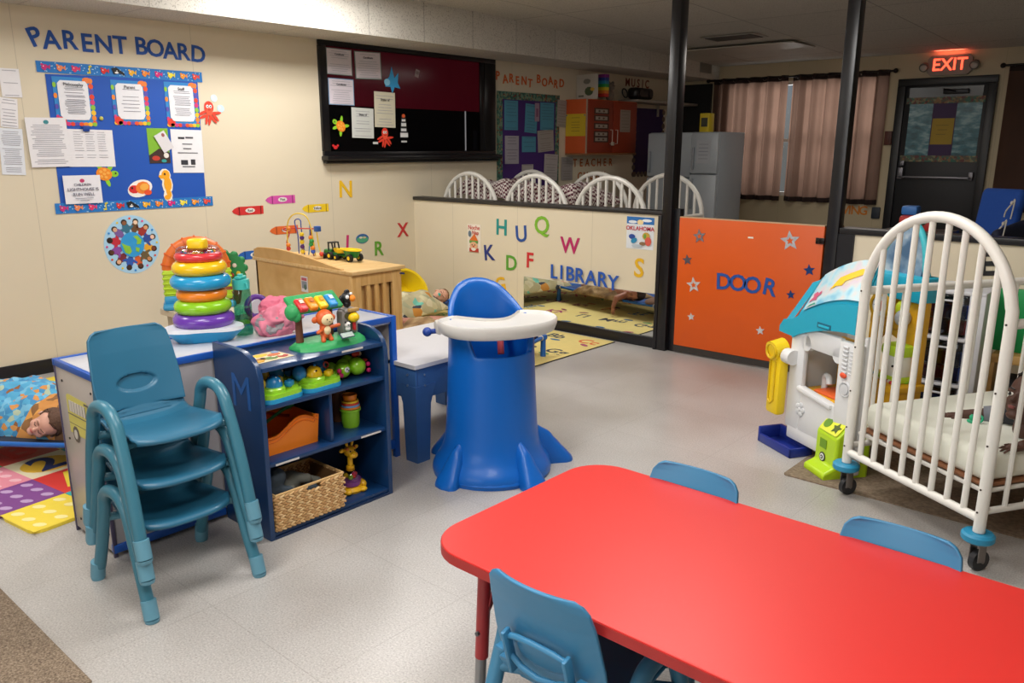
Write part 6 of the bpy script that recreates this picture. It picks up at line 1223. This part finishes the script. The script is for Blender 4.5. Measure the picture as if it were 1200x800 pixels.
for x0,x1,z,l in((.45,2.86,2.42,'dark curtain rod over the back window'),(3.96,6.4,2.41,'dark curtain rod past the exit door')):
    b=MB(); b.cyl((x0,4.99,z),(x1,4.99,z),.012); b.ell((x0,4.99,z),.028); b.ell((x1,4.99,z),.028); b.b2((x0+.1,4.99,z-.01),(x0+.115,5.1,z+.01)); b.b2((x1-.1,4.99,z-.01),(x1-.085,5.1,z+.01)); tag(b.build('curtain_rod',M('#1d1512',.4,metal=.4)),l,'rod')
# exit door
d=root('door_2','black exit door with teal and purple paper over its window','door',(0,0,0),kind='structure')
DK=M('#15151a',.45,var=.2)
b=MB(); b.b2((2.885,5.04,0),(2.975,5.1,2.244),.004); b.b2((3.835,5.04,0),(3.92,5.1,2.244),.004); b.b2((2.885,5.04,2.245),(3.92,5.1,2.325),.004); b.build('door_frame',M('#101014',.4),d)
b=MB(); b.b2((2.975,5.065,0),(3.835,5.095,2.245),.003); b.build('door_leaf',DK,d)
b=MB(); b.b2((3.02,5.055,2.09),(3.79,5.066,2.22)); b.build('upper_glass',M('#3c4044',.2),d)
b=MB(); b.box((3.52,5.03,2.165),(.26,.04,.05),.006); b.cyl((3.52,5.0,2.165),(3.42,4.9,2.19),.008); b.build('door_closer',M('#1a1a1e',.35,metal=.4),d)
b=MB(); b.b2((3.02,5.0,1.20),(3.80,5.025,1.225),.006); b.b2((3.0,5.0,1.19),(3.06,5.06,1.32),.006); b.b2((3.76,5.0,1.19),(3.81,5.06,1.28),.006); b.b2((3.01,5.01,1.34),(3.06,5.06,1.40),.006); b.build('panic_bar',M('#77757a',.35,metal=.7),d)
D=lambda x,z,n=.05,rot=0: TM(x,z,n,rot,5.11)
flat('teal_paper',D(3.42,1.745),[('r',(-.38,-.29,.38,.30),pattern_mat('teal_foil',[(.3,'#27525e'),(.5,'#3f7684'),(.66,'#86a9b0')],9,'noise',.25,.1,(1,1,2.5))),('r',(-.125,-.29,.125,.30),'#3a1f4e'),('r',(-.115,-.16,.115,.13),'#a88a22'),('m',[('r',(-.07,.05,.06,.056),'#6a5a20'),('r',(-.05,.0,.05,.006),'#6a5a20'),('r',(-.06,-.05,.04,-.044),'#6a5a20')])],'teal paper with a purple middle and a yellow sheet on the exit door window','paper')
for z,lab in((2.075,'speckled border strip along the top of the teal door paper'),(1.425,'speckled border strip along the bottom of the teal door paper')):
    flat('border_strip',D(3.41,z,.056),[('r',(-.41,-.035,.41,.035),pattern_mat('speckle%d'%int(z*10),[(0,'#5a5a4a'),(.3,'#3a6a5a'),(.5,'#8a6a4a'),(.7,'#6a3a3a'),(.85,'#8a8a6a')],40,rough=.6))],lab,'paper')
for i,ch in enumerate('DOOR'): flat('letter_cutout',D(3.06+i*.115,.965-.0,.022),[('t',ch,.16,(0,0),.02,'#3b2850')],['dark purple letter D starting the word on the exit door','dark purple letter O beside the D on the exit door','dark purple letter O beside the R on the exit door','dark purple letter R ending the word on the exit door'][i],'letter')
# exit sign
s=root('exit_sign','lit red EXIT sign with two lamp heads above the black door','sign',(3.41,5.1,2.455))
b=MB(); b.prism([(-.23,-.07),(-.19,-.11),(.19,-.11),(.23,-.07),(.23,.07),(.19,.11),(-.19,.11),(-.23,.07)],0,.05,TM(0,0,0)); b.build('sign_housing',M('#8d857c',.5),s)
b=MB(); b.text('EXIT',.185,(0,0),TM(0,0,.051),depth=.003,bold=.012,z=.001,sx=.95); b.build('sign_letters',M('#ff4a30',.4,emit=3.2),s)
for q in(-1,1): b=MB(); b.cyl((q*.26,-.03,0),(q*.26,-.08,-.02),.045,.05,18); b.cyl((q*.22,-.03,0),(q*.26,-.04,0),.015); k=b.build('lamp_head',M('#6a645c',.5),s); b=MB(); b.ell((q*.26,-.083,-.02),(.038,.012,.038)); b.build('lens',M('#b0aaa0',.2),k)
b=MB(); b.b2((2.79,5.06,1.58),(2.87,5.1,1.74),.004); b.b2((2.81,5.045,1.62),(2.85,5.06,1.70),.003); tag(b.build('alarm_box',M('#5a2c20',.5)),'small dark red alarm box between the curtain and the exit door','alarm')
for i,(ch,x) in enumerate(zip('WING',(2.375,2.46,2.53,2.625))): flat('letter_cutout',TM(x,.785,.001,0,5.1),[('t',ch,.15,(0,0),.02,'#d9822a')],f'orange letter {ch} of the word under the back window','letter','orange letters under the back window')
b=MB(); b.b2((2.73,5.07,.70),(2.83,5.1,.84),.01); b.mat(M('#2a3a56')); tag(b.build('card_reader',M('#27303c',.5)),'small dark card reader beside the exit door','reader')
b=MB(); b.ell((2.42,4.8,.60),(.10,.06,.05)); tag(b.build('brown_plush',M('#7a4a2a',.9,bump=.4,scale=80),mods=[]),'brown plush toy in front of the orange letters','toy')
b=MB(); b.tube([(1.0+.18*math.cos(PI*i/14),4.3,.55+.18*math.sin(PI*i/14)) for i in range(15)],.02); b.lathe([(0,.35),(.2,.36),(.21,.5),(0,.52)],(1.0,4.3,0)); tag(b.build('green_chair_back',M('#5a8a2a',.5)),'green rounded seat back just over the orange gate','seat')
# dark doorway behind the fridges
b=MB(); b.b2((.04,5.06,0),(.46,5.1,2.39)); tag(b.build('door_3',M('#08080a',.6)),'dark narrow doorway beyond the fridges','door',kind='structure')
# fridges
def fridge(x0,x1,y0,h,lab,split):
    t=root('refrigerator',lab,'fridge'); c=M('#9aa0a6',.4,var=.04)
    b=MB(); b.b2((x0,y0,0),(x1,y0+.6,h),.01); b.build('cabinet',c,t)
    b=MB(); b.b2((x0+.005,y0-.05,.05),(x1-.005,y0,split-.006),.012); k=b.build('door',M('#a4aaaf',.35),t); b=MB(); b.b2((x0+.04,y0-.085,split-.4),(x0+.06,y0-.05,split-.05),.006); b.build('handle',M('#84898e',.4),k)
    b=MB(); b.b2((x0+.005,y0-.05,split+.006),(x1-.005,y0,h-.01),.012); k=b.build('freezer_door',M('#a4aaaf',.35),t); b=MB(); b.b2((x0+.04,y0-.085,split+.05),(x0+.06,y0-.05,split+.3),.006); b.build('handle',M('#84898e',.4),k)
fridge(1.25,1.60,3.22,1.72,'pale grey refrigerator behind the black post with a yellow box on top',1.25)
fridge(.62,1.22,3.30,1.72,'pale grey refrigerator nearest the far board with a paper roll on top',1.2)
b=MB(); b.b2((1.28,3.3,1.72),(1.40,3.42,1.93),.004); b.mat(M('#c8b21c')); b.mats=[M('#c9b020',.5)]; b.mat(M('#3a3a2a')); b.b2((1.30,3.297,1.78),(1.38,3.300,1.88)); tag(b.build('yellow_box'),'yellow cardboard box on top of the refrigerator','box')
b=MB(); b.lathe([(0,0),(.07,0),(.07,.2),(.02,.2),(.02,.18),(0,.18)],(.78,3.5,1.72)); tag(b.build('paper_towel_roll',M('#b5b0aa',.9)),'white paper towel roll on top of the refrigerator near the board','paper roll')
flat('notice_paper',TM(1.42,1.5,.002,0,3.17),[('r',(-.09,-.13,.09,.13),'#a9abb0'),('m',[('r',(-.06,y,.06,y+.006),'#7a7c82') for y in(-.08,-.04,0,.04,.08)])],'paper sheet on the freezer door beside the post','paper')
# far purple board on the left wall
bb=root('bulletin_board','far purple bulletin board with a green leaf border','board',(0,1.76,1.65))
b=MB(); b.b2((0,-.50,-.53),(.006,.51,.44)); b.build('backing_paper',M('#43206e',.7),bb)
PM=pattern_mat('leaf_border',[(0,'#3f6a5c'),(.35,'#6a8a74'),(.6,'#2f5a50'),(.75,'#8a7a5a'),(.9,'#7a2a2a')],45,rough=.7)
for lo,hi in(((.006,-.55,-.55),(.010,-.46,.399)),((.006,.46,-.55),(.010,.53,.399)),((.006,-.55,.40),(.010,.53,.48))): b=MB(); b.b2(lo,hi); b.build('leaf_border',PM,bb)
def fq(a,z,w,h,col,lab,seed,n=.012,rot=0,**k): flat('notice_paper',TL(a,z,n,rot),doc(w,h,seed,paper=col,ink=k.get('ink','#3f5a70'),lines=k.get('lines',9)),lab,'paper')
fq(1.437,1.885,.225,.31,'#4f93ad','blue sheet at the top corner of the far purple board under the P',21)
fq(1.775,1.86,.21,.31,'#4f93ad','blue sheet at the top middle of the far purple board',22,rot=-.06)
fq(2.06,1.89,.25,.30,'#4f93ad','blue sheet at the top of the far purple board beside the orange cabinet',23)
fq(1.45,1.52,.23,.30,'#a9a3ad','white form lower on the far purple board above the crib arch',24,ink='#55505a')
fq(1.74,1.58,.24,.17,'#4f93ad','small blue card in the middle of the far purple board',25,lines=4)
fq(2.04,1.62,.29,.24,'#a59d98','grey printed sheet right of the small blue card',26,rot=.08,ink='#7a726c')
fq(2.13,1.32,.25,.30,'#b4acab','white printed sheet low on the far purple board',27,n=.02,rot=-.04,ink='#77706e')
fq(2.33,1.93,.17,.30,'#a59d98','pale sheet tucked beside the orange wall cabinet',28,rot=-.04,ink='#7a726c')
fq(2.45,1.30,.22,.27,'#9f9895','pale sheet hanging below the orange wall cabinet',29,ink='#7a726c')
fq(1.72,1.30,.2,.12,'#b4acab','small white card at the bottom of the far purple board',30,lines=3,ink='#77706e')
flat('hanging_tag',TL(1.87,1.93,.02),[('r',(-.04,-.10,.04,.10),'#a0879c'),('m',[('r',(-.02,-.05,.02,.04),'#8a5a7a')])],'small mauve tag hanging over the top blue sheets','card')
# orange wall cabinet
t=root('wall_cabinet','orange wooden wall cabinet with photos on its doors and a yellow sheet','cabinet',(0,2.42,1.48))
OC=M('#a83a16',.5,var=.08); OC2=M('#c2511c',.5)
b=MB(); b.b2((0,0,0),(.30,1.05,.61),.004); b.build('carcass',OC2,t)
for y in(.012,.53): b=MB(); b.b2((.30,y,.01),(.318,y+.505,.60),.004); k=b.build('door',M('#8f2f12',.5,var=.1),t); b=MB(); hy=.47 if y<.1 else .58; b.tube([(.318,hy,.11),(.35,hy,.11),(.35,hy,.27),(.318,hy,.27)],.006); b.build('handle',M('#b59a90',.4),k)
b=MB(); b.b2((.3,-.004,0),(.312,.012,.61)); b.build('door_hinge',M('#a8937c',.4),t)
b=MB(); b.b2((-.0,0,-.02),(.32,1.05,0),.003); b.build('bottom_trim',M('#8a5a34',.5),t)
b=MB(); b.b2((.35,.44,.09),(.37,.49,.13),.004); b.build('padlock',M('#c9bfae',.3,metal=.5),t)
flat('yellow_notice',TM(.15,1.80,.0005,0,2.42),[('r',(-.145,-.125,.145,.125),'#c9a91c'),('m',[('r',(-.06,y,.06,y+.005),'#7a6a20') for y in(.08,.03,.0,-.03,-.07)]+[('d',(-.13,.11,.008,.008),'#2a5a8a'),('d',(.13,.11,.008,.008),'#2a5a8a')])],'yellow sheet on the end of the orange wall cabinet','paper')
for i,(z) in enumerate((1.96,1.88,1.79,1.70,1.64)):
    flat('photo_strip',TL(2.70,z,.319),[('r',(-.15,-.035,.15,.035),'#4a2c20'),('r',(-.12,-.02,.12,.02),'#a39486'),('m',[('d',(-.05,0,.02,.012),'#5a4a40'),('d',(.04,0,.02,.012),'#6a4a3a')])],['topmost','second','third','fourth','lowest'][i]+' photo strip on the orange wall cabinet door','photo')
flat('notice_paper',TL(3.20,1.86,.319),doc(.22,.26,41,paper='#98887c',ink='#6a5a50',lines=7),'pale sheet on the far door of the orange wall cabinet','paper')
flat('storybook',TM(.16,2.235,0,.02,2.6)@Matrix.Translation((0,0,-.02)),[('r',(-.155,-.14,.155,.14),'#b9b3a8'),('m',[('d',(.03,-.05,.06,.05),'#4a5a3a'),('d',(.0,.06,.05,.03),'#7a7a70'),('d',(.08,-.03,.03,.02),'#c8a03a'),('r',(-.12,-.11,-.05,-.09),'#6a6a60')])],'white storybook standing on top of the orange wall cabinet','book',th=.006)
b=MB()
for i,c in enumerate(('#8a2a8a','#2a4a9a','#2a8ab0','#2a9a4a','#d8c82a','#e0822a','#c8302a')): b.mat(M(c)); b.b2((.14,2.78,2.345-.036*(i)),(.30,2.86,2.345-.036*(i-1)))
tag(b.build('rainbow_block'),'rainbow striped upright block on the orange wall cabinet','block')
b=MB(); b.mat(M('#8a8074',.9,bump=.4,scale=90)); b.ell((.16,3.08,2.16),(.05,.06,.07)); b.ell((.17,3.08,2.26),(.05,.055,.05)); b.ell((.17,3.035,2.305),.02); b.ell((.17,3.125,2.305),.02); b.mat(M('#201a18')); b.ell((.218,3.062,2.268),.006,8); b.ell((.218,3.098,2.268),.006,8); tag(b.build('teddy_bear'),'grey teddy bear sitting on the orange wall cabinet','teddy')
b=MB(); b.box((.17,3.75,2.21),(.16,.42,.14),.05,seg=4); b.cyl((.24,3.64,2.21),(.26,3.64,2.21),.045); b.cyl((.24,3.86,2.21),(.26,3.86,2.21),.045); b.torus((.18,3.38,2.2),.055,.008,20,8,T=Matrix.Rotation(1.3,4,'Y')); tag(b.build('radio',M('#111114',.4)),'black portable radio on the shelf beyond the orange cabinet','radio')
b=MB(); b.b2((0,3.5,2.10),(.30,5.0,2.13),.003); b.b2((.02,4.4,1.95),(.04,4.43,2.10)); tag(b.build('wall_shelf',M('#9a9186',.5)),'narrow white wall shelf beyond the orange cabinet','shelf')
for ch,y in zip('MUSIC',(3.70,3.83,3.95,4.05,4.16)): flat('letter_cutout',TL(y,2.35,.002),[('t',ch,.14,(0,0),.02,'#7e3a1c')],f'dim orange letter {ch} of the word above the black radio','letter','dim orange letters above the radio')
for word,y0,z in(('TEACHER',2.62,1.36),('CUBBY',2.72,1.20)):
    for i,ch in enumerate(word): flat('letter_cutout',TL(y0+.125*i,z,.002),[('t',ch,.13,(0,0),.02,'#b5622a')],f"orange letter {ch}, {['first','second','third','fourth','fifth','sixth','seventh'][i]} of the {'upper' if word=='TEACHER' else 'lower'} word below the wall cabinet",'letter','orange words below the wall cabinet')
bb=root('bulletin_board','second purple board with a scalloped dark border beyond the orange cabinet','board',(0,4.25,1.55))
b=MB(); b.b2((0,-.35,-.35),(.006,.35,.50)); b.build('backing_paper',M('#2f1a4e',.7),bb)
b=MB()
for i in range(10):
    for y in(-.35,.35): b.cyl((.004,y,-.35+i*.09),(.012,y,-.35+i*.09),.035,seg=10)
for i in range(8): b.cyl((.004,-.32+i*.09,-.35),(.012,-.32+i*.09,-.35),.035,seg=10)
b.build('scalloped_border',M('#6a5a4e',.7),bb)
# blue chairs behind the right partition
BU=M('#17479a',.85,bump=.15,scale=40)
t=root('blue_rocker_chair','bright blue padded seat with white ties behind the low partition','chair',(4.87,.75,0),R(-20)); t.scale=(.68,.8,1)
b=MB(); b.box((0,.12,.98),(.42,.10,.62),.05,seg=4,rot=Matrix.Rotation(R(-12),4,'X')); b.build('backrest',BU,t)
b=MB(); b.box((.02,-.12,.80),(.44,.42,.14),.05,seg=4); b.build('seat',BU,t)
b=MB(); b.box((.28,-.05,.93),(.10,.45,.28),.045,seg=4,rot=Matrix.Rotation(R(8),4,'X')); b.build('armrest',M('#141a34',.7),t)
b=MB(); 
for x,y,z in((.2,.02,1.2),(.3,-.2,1.08)): b.tube([(x,y,z),(x+.04,y-.03,z+.02),(x+.03,y-.04,z-.10)],.006,smooth=4); b.tube([(x,y,z),(x-.03,y-.03,z-.05),(x-.04,y-.03,z-.09)],.006,smooth=4); b.ell((x,y-.01,z),.014)
b.build('white_tie',M('#c9c4ba',.8),t)
for x in(-.17,.2):
    b=MB(); b.cyl((x,-.25,0),(x,-.25,.75),.02); b.build('leg',M('#222428',.5),t)
    b=MB(); b.cyl((x,.08,0),(x,.08,.75),.02); b.build('leg',M('#222428',.5),t)
b=MB(); b.mat(M('#b8302a',.4)); b.box((4.55,.32,1.07),(.20,.14,.10),.02); b.mat(M('#d8b82a')); b.ell((4.52,.245,1.07),.035); b.mat(M('#2a8a5a')); b.ell((4.6,.245,1.09),.025); b.mat(M('#2a6ab0')); b.box((4.50,.33,1.15),(.10,.1,.06),.015); tag(b.build('activity_toy'),'red and yellow activity toy with a blue top behind the low partition','toy')
t=root('side_table','dark side table under the activity toy behind the low partition','table',(4.55,.35,0))
b=MB(); b.b2((-.2,-.15,.98),(.2,.2,1.02)); b.build('tabletop',M('#2a2422',.5),t)
for x in(-.18,.18):
    for y in(-.13,.18): b=MB(); b.b2((x-.015,y-.015,0),(x+.015,y+.015,.98)); b.build('leg',M('#2a2422',.5),t)
# ceiling details
t=root('ceiling_vent','dark rectangular air vent in the far ceiling','vent',(1.85,2.9,cz(2.9)-.006),R(0))
b=MB(); b.b2((-.30,-.18,-.004),(.30,.18,.004)); b.build('frame',M('#a09a90',.5),t); b=MB()
for i in range(6): b.b2((-.26,-.15+i*.05,-.012),(.26,-.125+i*.05,-.004))
b.build('slat',M('#4a4640',.5),t)
b=MB(); b.b2((.9,3.35,cz(3.4)-.03),(2.3,3.95,cz(3.9)-.005)); tag(b.build('ceiling_light',M('#bcb6aa',.5)),'unlit pale ceiling light panel near the back window','light panel')
b=MB(); b.b2((.551,-2.1,2.60),(.556,-1.45,2.75)); b.mat(M('#9a9a98')); 
for i in range(9): b.b2((.556,-2.05+i*.05,2.62+.0),(.558,-2.03+i*.05,2.73))
tag(b.build('wall_grille',M('#d9d7d2',.5)),'white grille on the soffit face near the brightest ceiling light','grille')
# ================================================================= LIGHT AND CAMERA
def area(n,loc,sx,sy,pw,col=(1,.97,.92),rot=(0,0,0),spread=None):
    l=bpy.data.lights.new(n,'AREA'); l.shape='RECTANGLE'; l.size=sx; l.size_y=sy; l.energy=pw; l.color=col
    if spread: l.spread=spread
    o=bpy.data.objects.new(n,l); COL.objects.link(o); o.location=loc; o.rotation_euler=rot; return o
LW=(1,.975,.94)
area('fluorescent_panel',(1.12,-1.75,2.74),.5,1.2,50,LW)
area('fluorescent_panel',(1.5,-4.6,2.74),.6,1.2,31,LW)
area('fluorescent_panel',(3.9,-4.9,2.74),.6,1.2,43,LW)
area('fluorescent_panel',(4.2,-2.2,2.74),.6,1.2,45,LW)
area('fluorescent_panel',(5.6,-4.9,2.74),.6,1.2,50,LW)
area('daylight_window',(1.7,5.6,1.9),2.0,1.4,48,(1,.95,.92),(R(-90),0,0))
area('far_room_fill',(3.2,2.4,2.55),.6,1.2,15,(1,.93,.85))  # weak added fill; the far room's own lamps are off
area('front_fill_light',(4.6,-8.35,1.7),2.6,1.3,42,(.96,.98,1),(R(90),0,0))  # added soft fill from behind the camera; the front wall has no window
area('exit_glow',(3.41,5.0,2.58),.3,.04,.6,(1,.15,.08),(R(150),0,0))
wd=bpy.data.worlds.new('world'); SC.world=wd; wd.use_nodes=True; bg=wd.node_tree.nodes['Background']
sk_=wd.node_tree.nodes.new('ShaderNodeTexSky'); sk_.sky_type='HOSEK_WILKIE'; sk_.turbidity=6; wd.node_tree.links.new(sk_.outputs[0],bg.inputs[0]); bg.inputs[1].default_value=1.2
cam=bpy.data.cameras.new('camera'); co=bpy.data.objects.new('camera',cam); COL.objects.link(co); SC.camera=co
yaw,pit,rol=.7240,.2482,.0013
fw=Vector((-math.sin(yaw)*math.cos(pit),math.cos(yaw)*math.cos(pit),-math.sin(pit))); rt=Vector((math.cos(yaw),math.sin(yaw),0)); up=rt.cross(fw)
r2=rt*math.cos(rol)+up*math.sin(rol); u2=-rt*math.sin(rol)+up*math.cos(rol)
co.matrix_world=Matrix(((r2.x,u2.x,-fw.x,6.1071),(r2.y,u2.y,-fw.y,-5.4777),(r2.z,u2.z,-fw.z,1.55),(0,0,0,1)))
cam.sensor_width=36; cam.lens=951.92/1200*36; cam.shift_x=(600-597.14)/1200; cam.shift_y=(413.49-400)/1200; cam.clip_start=.05
SC.view_settings.view_transform='Standard'; SC.view_settings.look='None'; SC.view_settings.exposure=0
